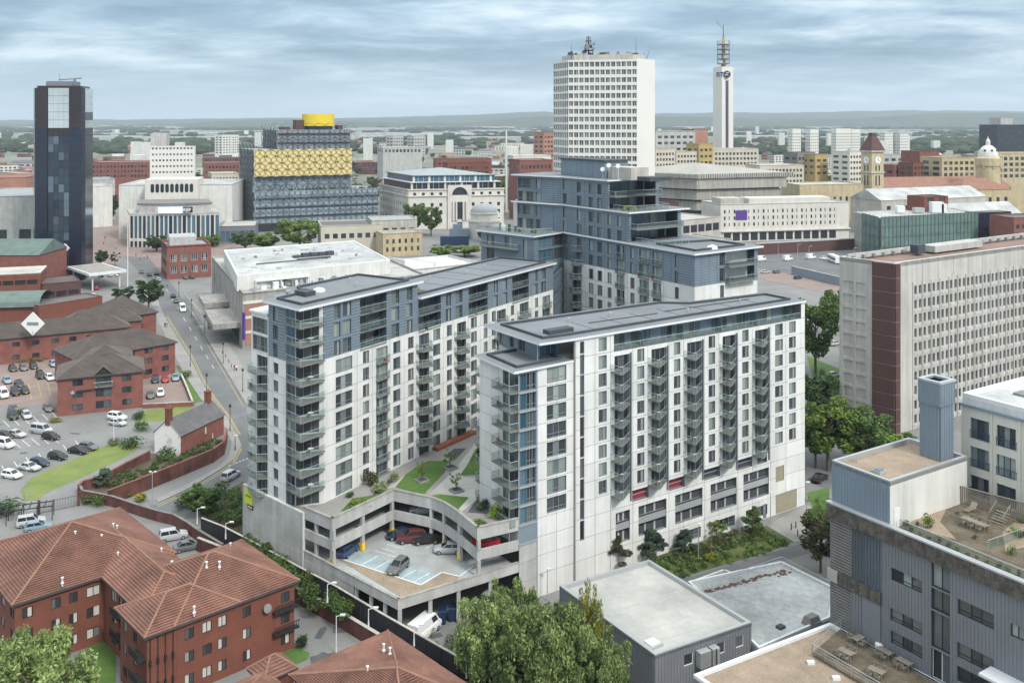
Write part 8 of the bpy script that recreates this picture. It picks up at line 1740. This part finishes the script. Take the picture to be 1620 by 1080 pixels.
# ================================================================ people on the pavements
bone = [(0, 0, .92), (0, 0, 1.2), (0, 0, 1.45), (0, 0, 1.52), (0, .01, 1.68), (.1, .02, .9), (.12, .1, .5), (.12, .16, .06), (.12, .3, .04), (-.1, 0, .9), (-.12, -.08, .5), (-.12, -.2, .08), (-.12, -.06, .04), (.2, 0, 1.42), (.27, -.06, 1.14), (.28, .06, .88), (-.2, 0, 1.42), (-.27, .06, 1.14), (-.28, .1, .88)]
be = [(0, 1), (1, 2), (2, 3), (3, 4), (0, 5), (5, 6), (6, 7), (7, 8), (0, 9), (9, 10), (10, 11), (11, 12), (2, 13), (13, 14), (14, 15), (2, 16), (16, 17), (17, 18)]
br = [.15, .15, .15, .06, .11, .1, .075, .05, .05, .1, .075, .05, .05, .07, .05, .035, .07, .05, .035]
me = bpy.data.meshes.new('person'); me.from_pydata(bone, be, []); tmp = bpy.data.objects.new('person', me); COL.objects.link(tmp); md = tmp.modifiers.new('s', 'SKIN'); tmp.modifiers.new('d', 'SUBSURF').levels = 1
for v_, r_ in zip(me.skin_vertices[0].data, br): v_.radius = (r_, r_)
me.skin_vertices[0].data[0].use_root = True
pm_ = bpy.data.meshes.new_from_object(tmp.evaluated_get(bpy.context.evaluated_depsgraph_get())); bpy.data.objects.remove(tmp)
flat('skin', (.45, .28, .2), .6); PC = {'red': (.35, .04, .04), 'navy': (.03, .04, .1), 'grey': (.2, .2, .2), 'white': (.65, .65, .62), 'black': (.02, .02, .02)}
for k, c in PC.items(): flat('cloth_' + k, c, .85)
def person(u, v, top, bot, label, group, rz=0):
 me = pm_.copy(); me.materials.clear()
 for n_ in ('skin', 'cloth_' + top, 'cloth_' + bot): me.materials.append(MAT[n_])
 for p_ in me.polygons: z = p_.center.z; p_.material_index = 0 if z > 1.5 or (z < 1.0 and abs(p_.center.x) > .23) else (1 if z > .93 else 2)
 o = bpy.data.objects.new('person', me); COL.objects.link(o); o.location = P(u, v); o.rotation_euler = (0, 0, rz); tag(o, label, 'person', group)
for u, v, t_, b_, lab in [(371, 586, 'red', 'navy', 'person in red walking on the pavement below the concrete hall'), (374, 587, 'white', 'black', 'person in white beside the one in red'), (261, 518, 'black', 'black', 'person in black on the left pavement by the brown roof'), (264, 518, 'navy', 'grey', 'person in navy on the left pavement by the brown roof'), (265, 455, 'grey', 'black', 'person in grey near the brick corner building'), (166, 378, 'black', 'navy', 'person crossing the plaza right of the dark tower'), (183, 396, 'red', 'grey', 'person in red on the plaza'), (164, 387, 'navy', 'black', 'person in navy on the plaza'), (215, 405, 'grey', 'black', 'person in grey in front of the theatre'), (228, 408, 'white', 'navy', 'person in white in front of the theatre'), (233, 409, 'black', 'black', 'person in black in front of the theatre'), (222, 412, 'navy', 'grey', 'person near the plaza railings')]: person(u, v, t_, b_, lab, 'people on foot', RND.uniform(0, 6))
# ================================================================ trees
def tpx(u, v, w, vt, label, leaf='leaf_mid', shape='round', var=0, size=.3, per=150, z=0.0, group='street trees'):
 q = P(u, v, z); tree((q.x, q.y, z), (v - vt) * q.y / FP, w * q.y / FP, label, leaf, shape, var, size, per, group)
for u, d, h, w, lab in [(772, 111, 12.5, 8.5, 'leftmost pale green birch beside the black fence'), (840, 107, 13.2, 10, 'broad birch in the middle of the foreground clump'), (900, 106, 14.0, 8.5, 'tall birch in front of the grey shed'), (950, 104, 12.2, 7.5, 'rightmost birch against the grey shed wall'), (812, 116, 12, 8, 'birch behind the middle of the foreground clump')]:
 q = PD(u, d); tree(q, h, w, lab, 'leaf_birch', 'weep', int(u) % 3, .17, 560, 'birch trees in the foreground')
q = PD(928, 110); tree(q, 14.8, 4.2, 'slim yellowing birch top rising behind the clump', 'leaf_yellow', 'weep', 4, .17, 260, 'birch trees in the foreground')
q = PD(62, 100); tree(q, 13.2, 12.5, 'large willowy green tree in the lower left corner', 'leaf_birch', 'weep', 5, .17, 560)
q = PD(10, 104); tree(q, 12.2, 9, 'second green tree cut by the left edge', 'leaf_birch', 'weep', 1, .17, 560)
tpx(235, 492, 40, 440, 'dark round tree at the roadside above the brown roofs', 'leaf_dark', var=1); tpx(195, 480, 32, 455, 'smaller dark tree beside the car park above the brown roofs', 'leaf_dark', var=2); tpx(24, 482, 38, 457, 'pale yellow green tree behind the copper barrel roof', 'leaf_bright', var=3)
tpx(318, 818, 54, 768, 'bushy green tree beside the lower road', 'leaf_mid', var=0, per=260); tpx(165, 770, 30, 736, 'dark conifer in the corner of the curved brick wall', 'leaf_blue', 'cone', 1); tpx(160, 421, 20, 396, 'small tree on the plaza beside the dark tower', 'leaf_dark', var=2); tpx(182, 420, 16, 398, 'small autumn tree on the plaza', 'leaf_bronze', 'light', 1)
for i, (u, v, w, vt, lf, lab) in enumerate([(248, 398, 34, 372, 'leaf_dark', 'dark tree at the corner of the brick building'), (290, 388, 40, 363, 'leaf_mid', 'tree in front of the theatre arches'), (330, 390, 34, 372, 'leaf_bright', 'bright green tree right of the theatre'), (388, 396, 44, 366, 'leaf_mid', 'left of the low trees before the library'), (420, 396, 44, 368, 'leaf_bright', 'middle of the low trees before the library'), (474, 398, 62, 346, 'leaf_bright', 'large bright tree before the library corner'), (655, 372, 34, 322, 'leaf_mid', 'left plane tree before the classical building'), (682, 374, 34, 324, 'leaf_mid', 'right plane tree before the classical building'), (172, 352, 32, 308, 'leaf_bronze', 'round tree right of the dark tower'), (150, 356, 24, 318, 'leaf_mid', 'green tree hidden behind the dark tower'), (790, 330, 26, 278, 'leaf_bright', 'green tree right of the classical building'), (765, 382, 20, 362, 'leaf_dark', 'small dark tree at the domed memorial'), (700, 408, 40, 388, 'leaf_bright', 'bright green shrub tree by the skylight building'), (735, 406, 44, 388, 'leaf_bright', 'second bright green shrub tree by the skylight building'), (1290, 592, 66, 472, 'leaf_mid', 'tall dark plane tree at the end of the white slab'), (1322, 530, 44, 452, 'leaf_mid', 'plane tree against the office slab end'), (1298, 668, 60, 588, 'leaf_dark', 'dark street tree beside the white slab'), (1310, 745, 84, 632, 'leaf_bright', 'big bright tree in front of the office slab corner'), (1360, 740, 84, 648, 'leaf_mid', 'big green tree below the brown stair tower'), (1290, 740, 60, 640, 'leaf_mid', 'green tree against the white slab end'), (1425, 720, 50, 684, 'leaf_bright', 'low green tree behind the gravel roof'), (1298, 905, 62, 812, 'leaf_bronze', 'bronze tree beside the grey clad block'), (1300, 872, 50, 800, 'leaf_mid', 'green tree behind the bronze tree at the clad block'), (1390, 708, 60, 672, 'leaf_dark', 'dark low tree beside the big green tree')]): tpx(u, v, w, vt, lab, lf, var=i % 4)
for i, (x, y, w, yt, lf, sh, lab) in enumerate([(370, 470, 190, 290, 'leaf_bronze', 'cone', 'bronze conifer leftmost along the white slab'), (575, 420, 170, 235, 'leaf_blue', 'cone', 'blue green conifer second along the white slab'), (755, 385, 120, 250, 'leaf_blue', 'cone', 'small blue green conifer third along the white slab'), (925, 320, 110, 210, 'leaf_bright', 'light', 'thin yellow green tree in the planting bed'), (1118, 290, 120, 130, 'leaf_mid', 'cone', 'green conifer nearest the plaza')]): tpx(*c5b(x, y), w * .2963, c5b(x, yt)[1], lab, lf, sh, i, .2, 420, group='young trees in the planting bed')
for x, y, w, yt, lab in ((365, 645, 100, 470, 'thin young tree in the left roof garden lawn'), (605, 540, 130, 380, 'leafy young tree in the middle of the roof garden'), (655, 735, 110, 570, 'white limbed young tree in the paved circle of the roof garden')): tpx(*G2(x, y), w * .185, G2(x, yt)[1], lab, 'leaf_bright', 'light', 2, .22, 150, TZ, 'roof garden trees')
# ================================================================ shrubs
for i, (u, v, z, w, h, lf, lab) in enumerate([(*l1(885, 330), 0, 5.2, 2.6, 'leaf_mid', 'clipped round shrub left of the white gable'), (*l1(880, 250), 0, 3.4, 2.2, 'leaf_dark', 'dark round shrub by the small gate'), (*l1(825, 430), 0, 7, 2.6, 'leaf_dark', 'low clipped hedge mound at the end of the lawn'), (*l1(715, 415), 0, 4, 1.8, 'leaf_bronze', 'reddish shrub beside the clipped mound'), (*l1(352, 275), 0, 4, 1.3, 'leaf_yellow', 'yellow green shrub before the brick offices'), (*l1(130, 215), 0, 4, 1.6, 'leaf_mid', 'shrub island between parked cars'), (*l1(30, 850), 0, 9, 3, 'leaf_dark', 'dark hedge at the left edge by the pergola'), (*l1(560, 790), 0, 3, 2.0, 'leaf_bronze', 'brown shrub at the gate post'), (*l1(650, 790), 0, 4.2, 2.2, 'leaf_mid', 'green shrub under the low yard wall'), (*l1(780, 745), 0, 3, 1.6, 'leaf_yellow', 'left yellow shrub behind the yard wall'), (*l1(890, 770), 0, 3.4, 1.8, 'leaf_yellow', 'right yellow shrub behind the yard wall'), (*l1(1040, 500), 0, 4.6, 3.0, 'leaf_dark', 'dense dark bush below the white gable'), (*l1(1130, 815), 0, 4, 2.4, 'leaf_dark', 'dark bush beside the bushy road tree'),
 (*G2(-190, 870), TZ, 3.6, 1.4, 'leaf_bright', 'bright lime shrub at the left corner of the roof garden'), (*G2(-60, 690), TZ, 3.4, 2.6, 'leaf_bronze', 'brown green bush beside the white wing wall'), (*G2(20, 740), TZ, 3.4, 2.0, 'shrub_pale', 'pale variegated bush in the roof garden'), (*G2(110, 650), TZ, 2.2, 1.6, 'shrub_pale', 'second pale bush near the path'), (*G2(-250, 790), TZ, 1.6, 1.0, 'leaf_dark', 'small dark shrub on the roof garden lawn'), (*G2(860, 900), TZ, 1.6, 1.3, 'leaf_mid', 'round shrub in the slate bed'), (*G2(910, 880), TZ, 1.4, 1.7, 'leaf_blue', 'upright shrub in the slate bed'), (*G2(980, 960), TZ, 2.6, 2.3, 'leaf_bright', 'lime bamboo by the corner balcony'), (*G2(870, 1020), TZ, 2.4, .9, 'leaf_bright', 'low lime shrub on the garden parapet'), (*G2(860, 440), TZ, 2, 2, 'leaf_dark', 'dark bush in the far lawn'), (*c5b(885, 425), 0, 2.6, 1.3, 'leaf_yellow', 'bright yellow shrub in the planting bed'), (*c4(255, 610), 0, 2.4, 1.8, 'leaf_dark', 'dark round shrub at the lane corner'), (*c5(200, 845), 0, 10, 1.4, 'leaf_yellow', 'yellow green hedge before the long brick office range'), (*c5(1180, 945), 0, 5, 2.2, 'leaf_mid', 'green bush by the lawn behind the offices')]): shrub(P(u, v, z), w, h, lab, lf, i % 4, size=.13 if w < 4 else .09, per=260)
hedge_mass('bank_planting', [P(*l1(700, 690)), P(*l1(900, 590)), P(*l1(1130, 505)), P(*l1(1390, 400))], 4.5, 1.3, 'leaf_mid', 'rough green ivy bank inside the retaining wall', 1, .2, 170, 2.2)
hedge_mass('bank_planting', [P(*l1(1310, 860)), P(*l1(1380, 800)), P(*l1(1500, 720)), P(*l1(1530, 860)), P(388, 852)], 9, 2.2, 'leaf_mid', 'tangle of shrubs at the foot of the podium wall', 2, .2, 150, 2.6)
hedge_mass('bank_planting', [(*P(385, 850, 3.5).xy, 2.6), (*P(430, 885, 3.5).xy, 2.6), (*P(480, 918, 3.5).xy, 2.2), (*P(560, 968, 3.0).xy, 1.2)], 2.8, 2.1, 'leaf_mid', 'ragged shrubs between the podium wall and the black fence', 3, .2, 170, 2.2)
hedge_mass('bank_planting', [P(*c5b(620, 500)), P(*c5b(800, 430)), P(*c5b(1000, 390)), P(*c5b(1230, 310))], 6, 1.0, 'leaf_mid', 'low mixed planting in front of the garage openings', 4, .2, 170, 3.0)
hedge_mass('bank_planting', [P(*c5b(700, 450)), P(*c5b(960, 330)), P(*c5b(1200, 270))], 4.0, .9, 'leaf_bronze', 'brown green ground cover along the white slab', 5, .2, 150, 3.0)
hedge_mass('bank_planting', [P(1282, 790), P(1308, 800)], 4, 1.2, 'leaf_bright', 'bright low planting beside the plaza', 6, .2, 150)
hedge_mass('bank_planting', [P(600, 985), P(660, 1010), P(735, 1025)], 3, 1.4, 'leaf_bright', 'weeds at the garage yard edge', 7, .16, 160)
# ================================================================ bays, patches, street clutter
for i in range(7): line('bay_marking', [l1(40 + 78 * i, 590 - 26 * i), l1(10 + 78 * i, 545 - 26 * i)], .12, .022, 'white_line')
for i in range(6): line('bay_marking', [l1(20 + 60 * i, 400 - 8 * i), l1(70 + 60 * i, 440 - 8 * i)], .12, .022, 'white_line')
for i in range(6): line('bay_marking', [l1(20 + 62 * i, 260 - 10 * i), l1(60 + 62 * i, 300 - 10 * i)], .12, .022, 'white_line')
for a, b in (((180, 985), (300, 970)), ((300, 970), (320, 1070)), ((180, 985), (200, 1085)), ((200, 1085), (320, 1070)), ((190, 1035), (310, 1020)), ((240, 978), (262, 1078))): line('bay_marking', [c5(*a), c5(*b)], .16, .024, 'yellow_line')
mk('asphalt_dark', (.095, .098, .10), .9, .2, .3, fine=.15)
rc = random.Random(3)
for i in range(34):
 u, v = rc.choice([(rc.uniform(0, 200), rc.uniform(660, 740)), (rc.uniform(265, 380), 0), (rc.uniform(60, 240), rc.uniform(830, 870)), (rc.uniform(640, 760), rc.uniform(960, 1040)), (rc.uniform(480, 560), rc.uniform(985, 1050))])
 if v == 0: v = 470 + (u - 265) * 1.75 + rc.uniform(-6, 6); u += 12
 q = P(u, v).xy; a = rc.uniform(0, 3); r_ = rc.uniform(.3, 1.6); t_ = Vector((math.cos(a), math.sin(a))); n_ = Vector((-t_.y, t_.x)) * rc.uniform(.2, .7)
 m = MB(); m.face(*[V3(p, .027 + i * .0004) for p in (q - t_ * r_ - n_ * r_, q + t_ * r_ - n_ * r_, q + t_ * r_ + n_ * r_, q - t_ * r_ + n_ * r_)]); struct(m.build('road_patch', MAT['asphalt_dark' if i % 3 else 'asphalt']))
hd_ = thing('site_hoarding', 'long white hoarding along the kerb beside the concrete hall', 'hoarding', P(292, 474)); hp_ = [P(u, v) for u, v in ((292, 474), (304, 489), (316, 505), (328, 521))]
for p, q in zip(hp_, hp_[1:]):
 f = Fac(p, q); n = 4
 for i in range(n): m = MB(); f.box(m, f.L * i / n + .02, f.L * (i + 1) / n - .02, .1, 2.3, -.08, 0); m.build('panel', MAT['white_wall'], hd_)
for i, (u, v) in enumerate([(352, 560), (357, 566), (362, 574), (366, 582), (1252, 838), (1259, 835), (1262, 848)]):
 q = P(u, v); m = MB(); m.tube(q, q + Vector((0, 0, 1.0)), .1, .09, n=7); m.lathe(q[:2], [(.12, 1.0), (.07, 1.12)], 7)
 tag(m.build('bollard', MAT['black_metal'], base=q), 'black bollard on the pavement below the concrete hall' if i < 4 else 'black bollard on the plaza at the slab end', 'bollard', 'bollards by the hall' if i < 4 else 'bollards on the plaza')
for i, (u, v, c) in enumerate([(430, 1010, 'grass'), (437, 1006, 'black_metal'), (700, 985, 'hoard_navy'), (716, 980, 'hoard_navy')]):
 q = P(u, v); o = thing('wheelie_bin', ['green wheeled bin beside the flats', 'black wheeled bin beside the flats', 'blue container under the garage deck', 'second blue container under the garage deck'][i], 'bin', q); k = 1 if i < 2 else 1.8
 m = MB(); m.hexa([q + Vector(p) * k for p in ((-.25, -.3, .05), (.25, -.3, .05), (.25, .3, .05), (-.25, .3, .05))], [q + Vector(p) * k for p in ((-.3, -.37, 1), (.3, -.37, 1), (.3, .37, 1), (-.3, .37, 1))]); m.build('body', MAT[c], o); m = MB(); m.hexa([q + Vector(p) * k for p in ((-.32, -.4, 1), (.32, -.4, 1), (.32, .4, 1), (-.32, .4, 1))], [q + Vector(p) * k for p in ((-.3, -.36, 1.06), (.3, -.36, 1.06), (.3, .4, 1.12), (-.3, .4, 1.12))]); m.build('lid', MAT[c], o)
for par, o_, ax_, ay_, z, items in ((C, K0, CX, CY, 36.15, ((14, 8.5), (27, 4), (40, 4.5), (6, 9))), (A, A0, AX, BA, ZR1 + .38, ((2, 9), (13, 5), (16, 9))), (A, A0, AX, BA, ZR2 + .35, ((30, 7), (38, 9), (46, 6), (55, 8)))):
 for a, b in items:
  q = o_ + ax_ * a + ay_ * b; m = MB(); m.tube(V3(q, z), V3(q, z + .55), .14, n=8); m.lathe(q, [(.2, z + .55), (.2, z + .65), (.05, z + .75)], 8); m.build('roof_vent', MAT['rail'], par)
for i in range(1, 8): q = A0 + AX * (22 + 6.2 * i) + BA * 2; f = Fac(q, q + BA * 9.5); m = MB(); f.box(m, 0, f.L, ZR2 + .35, ZR2 + .39, -.04, .04); m.build('roof_seam', MAT['roof_dark'], A)
for i in range(1, 8): q = K0 + CX * (6.1 * i) + CY * 2.3; f = Fac(q, q + CY * 6.5); m = MB(); f.box(m, 0, f.L, 36.15, 36.19, -.04, .04); m.build('roof_seam', MAT['roof_dark'], C)
# ================================================================ far city, woods, hills, air
occ = []
for o in list(COL.objects):
 if o.type == 'MESH' and o.name in WO and WO[o.name].y > 300:
  bb = o.bound_box; w = WO[o.name]; occ.append((w.x + min(c[0] for c in bb), w.x + max(c[0] for c in bb), w.y + min(c[1] for c in bb), w.y + max(c[1] for c in bb)))
occ = [r for r in occ if r[1] - r[0] < 300 and r[3] - r[2] < 300 and (r[1] - r[0]) * (r[3] - r[2]) > 60]
def free(x, y, r):
 for a, b, c, d in occ:
  if a - r < x < b + r and c - r < y < d + r: return False
 return True
rf = random.Random(21)
WALLS = [('red brick', 'brick'), ('orange brick', 'brick_orange'), ('pale brick', 'brick_pale'), ('white', 'white_wall'), ('beige', 'beige'), ('grey concrete', 'concrete'), ('cream', 'cream'), ('brown brick', 'brick_brown')]
ROOFS = [('slate grey', 'slate'), ('white', 'roof_white'), ('pale grey', 'roof_pale'), ('dark', 'roof_dark'), ('tiled', 'terracotta')]
UNIT = {}
def unit(wm_, rm_, kind):
 key = (wm_, rm_, kind)
 if key in UNIT: return UNIT[key]
 w = MB(); w.box(-.5, .5, -.5, .5, 0, 1); r = MB(); g = MB()
 if kind == 'gable': r.face((-.52, -.54, 1), (.52, -.54, 1), (.52, 0, 1.4), (-.52, 0, 1.4)); r.face((.52, .54, 1), (-.52, .54, 1), (-.52, 0, 1.4), (.52, 0, 1.4)); w.face((.5, -.5, 1), (.5, .5, 1), (.5, 0, 1.38)); w.face((-.5, .5, 1), (-.5, -.5, 1), (-.5, 0, 1.38))
 else: r.box(-.51, .51, -.51, .51, 1.0, 1.05); r.box(-.1, .2, -.2, .2, 1.05, 1.22); r.box(-.4, -.25, 0, .2, 1.05, 1.15)
 nr, nc = (2, 7) if kind == 'gable' else (4, 9)
 for k in range(nr):
  for i in range(nc):
   x = -.47 + .94 * (i + .2) / nc; z = .1 + .86 * k / nr; g.face((x, -.503, z), (x + .94 * .6 / nc, -.503, z), (x + .94 * .6 / nc, -.503, z + .5 / nr), (x, -.503, z + .5 / nr))
   g.face((-.503, x + .94 * .6 / nc, z), (-.503, x, z), (-.503, x, z + .5 / nr), (-.503, x + .94 * .6 / nc, z + .5 / nr)); g.face((.503, x, z), (.503, x + .94 * .6 / nc, z), (.503, x + .94 * .6 / nc, z + .5 / nr), (.503, x, z + .5 / nr))
 UNIT[key] = (w.mesh('wall', MAT[wm_]), r.mesh('roof', MAT[rm_]), g.mesh('windows', MAT['glass_dark'])); return UNIT[key]
def zone(u):
 for lim, t in ((55, 'left of the dark tower'), (235, 'between the dark tower and the theatre'), (385, 'between the theatre and the library'), (600, 'behind the gold library'), (800, 'beyond the classical building'), (1036, 'behind the white office tower'), (1200, 'around the communications tower'), (1365, 'left of the clock tower'), (1490, 'right of the clock tower')):
  if u < lim: return t
 return 'beyond the pale dome'
made = 0; tries = 0; far_boxes = []
while made < 290 and tries < 9000:
 tries += 1; v = 228 + 84 * rf.random() ** 1.25; u = rf.uniform(-20, 1640); d = FP * HC / (v - V0)
 big = rf.random(); w = rf.uniform(12, 30) if big < .7 else rf.uniform(30, 60); dp = rf.uniform(9, 18); h = rf.uniform(5, 10) if big < .8 else rf.uniform(9, 17); q = PD(u, d); r = max(w, dp) * .52
 if not free(q.x, q.y, r * .8): continue
 kind = 'gable' if rf.random() < .5 and h < 11 else 'flat'; wn, wm_ = rf.choice(WALLS[:1] + WALLS[2:3] + WALLS); rn, rm_ = rf.choice(ROOFS if kind == 'flat' else ROOFS[:1] * 2 + ROOFS[3:] + ROOFS[1:2])
 size = 'long' if w > 30 else ('tall' if h > 10 else 'small')
 o = bpy.data.objects.new('distant_building', None); COL.objects.link(o); o.location = q; o.rotation_euler = (0, 0, rf.choice((.35, -.25, .5, .1)) + rf.uniform(-.1, .1)); o.scale = (w, dp, h)
 tag(o, f'{size} {wn} building with {rn} {"pitched" if kind == "gable" else "flat"} roof {zone(u)}', 'building', f'{size} {wn} {rn} roofed buildings {zone(u)}')
 for n_, me in zip(('wall', 'roof', 'windows'), unit(wm_, rm_, kind)):
  c = bpy.data.objects.new(n_, me); COL.objects.link(c); c.parent = o
  if n_ == 'windows': stuff(c)
 occ.append((q.x - r, q.x + r, q.y - dp * .5, q.y + dp * .5)); made += 1
tl = [tree_meshes('round', k, lf, .75, 26) for k, lf in ((0, 'leaf_mid'), (1, 'leaf_dark'), (2, 'leaf_bronze'))]
n = 0; tries = 0
while n < 190 and tries < 3000:
 tries += 1; v = 226 + 92 * rf.random() ** 1.2; u = rf.uniform(-20, 1640); q = PD(u, FP * HC / (v - V0))
 if not free(q.x, q.y, 3): continue
 a, b = rf.choice(tl); o = bpy.data.objects.new('street_tree', None); COL.objects.link(o); o.location = q; s_ = rf.uniform(.7, 1.5); o.scale = (s_ * 1.15, s_ * 1.15, s_); o.rotation_euler = (0, 0, rf.uniform(0, 6)); tag(o, f'leafy tree among the far roofs {zone(u)}', 'tree', f'trees among the far roofs {zone(u)}'); n += 1
 for n_, me in (('trunk', a), ('crown', b)): c = bpy.data.objects.new(n_, me); COL.objects.link(c); c.parent = o
rng = np.random.default_rng(5)
t_ = (1 + 5 ** .5) / 2; ico = np.array([(-1, t_, 0), (1, t_, 0), (-1, -t_, 0), (1, -t_, 0), (0, -1, t_), (0, 1, t_), (0, -1, -t_), (0, 1, -t_), (t_, 0, -1), (t_, 0, 1), (-t_, 0, -1), (-t_, 0, 1)]) / 1.9
icf = np.array([(0, 11, 5), (0, 5, 1), (0, 1, 7), (0, 7, 10), (0, 10, 11), (1, 5, 9), (5, 11, 4), (11, 10, 2), (10, 7, 6), (7, 1, 8), (3, 9, 4), (3, 4, 2), (3, 2, 6), (3, 6, 8), (3, 8, 9), (4, 9, 5), (2, 4, 11), (6, 2, 10), (8, 6, 7), (9, 8, 1)])
N_ = 24000; vv = 198.5 + 46 * rng.uniform(0, 1, N_) ** 1.2; d = FP * HC / (vv - V0); uu = rng.uniform(-60, 1680, N_); x = (uu - U0) * d / FP
dens = .5 + .5 * np.sin(x * .0041 + 1.3 * np.sin(d * .0023)) * np.sin(d * .0037 + x * .0013); keep = rng.uniform(0, 1, N_) < (.06 + .94 * np.clip(dens * 1.5 - .35, 0, 1)) * np.where(d > 5000, 1, .4); x, d = x[keep], d[keep]; n = len(x)
s_ = (4.0 + d * .0009) * rng.uniform(.6, 1.4, n); ar = 1.5 + d * .00025
V_ = ico[None] * rng.uniform(.75, 1.25, (n, 12, 1)); V_ = V_ * s_[:, None, None] * np.stack([ar, ar, np.ones(n)], 1)[:, None, :]; V_ += np.stack([x, d, s_ * .75], 1)[:, None, :]
F_ = (icf[None] + 12 * np.arange(n)[:, None, None]).reshape(-1, 3); mk_leaf('wood_far', (.022, .038, .02), (.075, .105, .045), .02)
o = bpy.data.objects.new('distant_woods', np_mesh('distant_woods', V_.reshape(-1, 3), F_, MAT['wood_far'])); COL.objects.link(o); stuff(o); o['label'] = 'hazy belt of woods and hedges toward the horizon'; o['category'] = 'woods'
mm = MB(); mats = ['white_wall', 'brick_pale', 'concrete', 'terracotta', 'slate', 'roof_white', 'brick']
for i in range(17000):
 v = 199.5 + 100 * rf.random() ** 1.6; u = rf.uniform(-50, 1670); d_ = FP * HC / (v - V0); q = PD(u, d_); k = 1 + d_ * .00035
 w = rf.uniform(8, 22) * k; dp = rf.uniform(8, 14) * k; h = rf.uniform(5, 10) * (1 + d_ * .00012); mm.mi = rf.choice((0, 1, 1, 2, 3, 3, 3, 4, 4, 5, 6))
 if d_ < 2100 and not free(q.x + w / 2, q.y + dp / 2, 8): continue; mm.box(q.x, q.x + w, q.y, q.y + dp, 0, h)
 if d_ > 3000 and rf.random() < .015: mm.mi = 5; mm.box(q.x, q.x + w * 7, q.y, q.y + dp * 4, 0, h * 1.2)
 if rf.random() < .0035 and d_ < 5000: mm.mi = 0; mm.box(q.x, q.x + 14, q.y, q.y + 12, 0, rf.uniform(25, 42))
for u0, u1, v in ((1222, 1290, 203), (1395, 1460, 205), (1335, 1400, 205)): a = PD(u0, 5200); b = PD(u1, 5200); mm.mi = 5; mm.box(a.x, b.x, 5200, 5320, 0, 16)
o = stuff(mm.build('distant_rooftops', [MAT[k] for k in mats])); o['label'] = 'mass of small rooftops thinning out toward the horizon'; o['category'] = 'rooftops'
def ridge(name, y0, dep, fn, seed):
 rr = np.random.default_rng(seed); nu = 160; X = np.linspace(-.62, .62, nu); m = MB(); rows = []
 nz_ = np.convolve(rr.normal(size=nu + 16), np.ones(9) / 9, 'same')[:nu] * 12 + np.convolve(rr.normal(size=nu + 16), np.ones(3) / 3, 'same')[:nu] * 3
 for j, (fy, fh) in enumerate(((0, 0), (.12, .3), (.3, .72), (.5, 1), (.8, .6), (1, 0))):
  rows.append([(xx * (y0 + dep * fy), y0 + dep * fy, max(-1, fh * (HC + (V0 - fn(U0 + xx * FP)) / FP * (y0 + dep * .5) + nz_[i] * (y0 / 9000))) - (1 if fh == 0 else 0)) for i, xx in enumerate(X)])
 for a, b in zip(rows, rows[1:]):
  for i in range(nu - 1): m.face(a[i], a[i + 1], b[i + 1], b[i])
 return struct(m.build(name, MAT['hill_wood'], smooth=True))
mk('hill_wood', (.075, .10, .055), .95, .4, .006, col2=(.03, .05, .028), fine=.35, fscale=.03)
def hp(u):
 pts = [(-200, 191), (0, 190), (200, 190), (330, 187), (500, 187), (640, 184), (760, 181.5), (830, 178), (865, 177), (900, 181), (1040, 180), (1150, 179), (1300, 177.5), (1450, 175), (1620, 175.5), (1900, 176)]
 return float(np.interp(u, [p[0] for p in pts], [p[1] for p in pts]))
ridge('hills', 9500, 3000, hp, 3); ridge('hills', 7200, 1500, lambda u: hp(u) + 7 + 4 * math.sin(u * .011), 7)
hz = bpy.data.materials.new('haze'); hz.use_nodes = True; t = hz.node_tree; t.nodes.clear(); o_ = t.nodes.new('ShaderNodeOutputMaterial'); pv = t.nodes.new('ShaderNodeVolumePrincipled')
pv.inputs['Color'].default_value = (.80, .90, 1.0, 1); pv.inputs['Density'].default_value = .000075; pv.inputs['Anisotropy'].default_value = .2; t.links.new(pv.outputs[0], o_.inputs['Volume'])
m = MB(); m.box(-15500, 15500, -80, 15600, -1.5, 235); stuff(m.build('haze', hz))
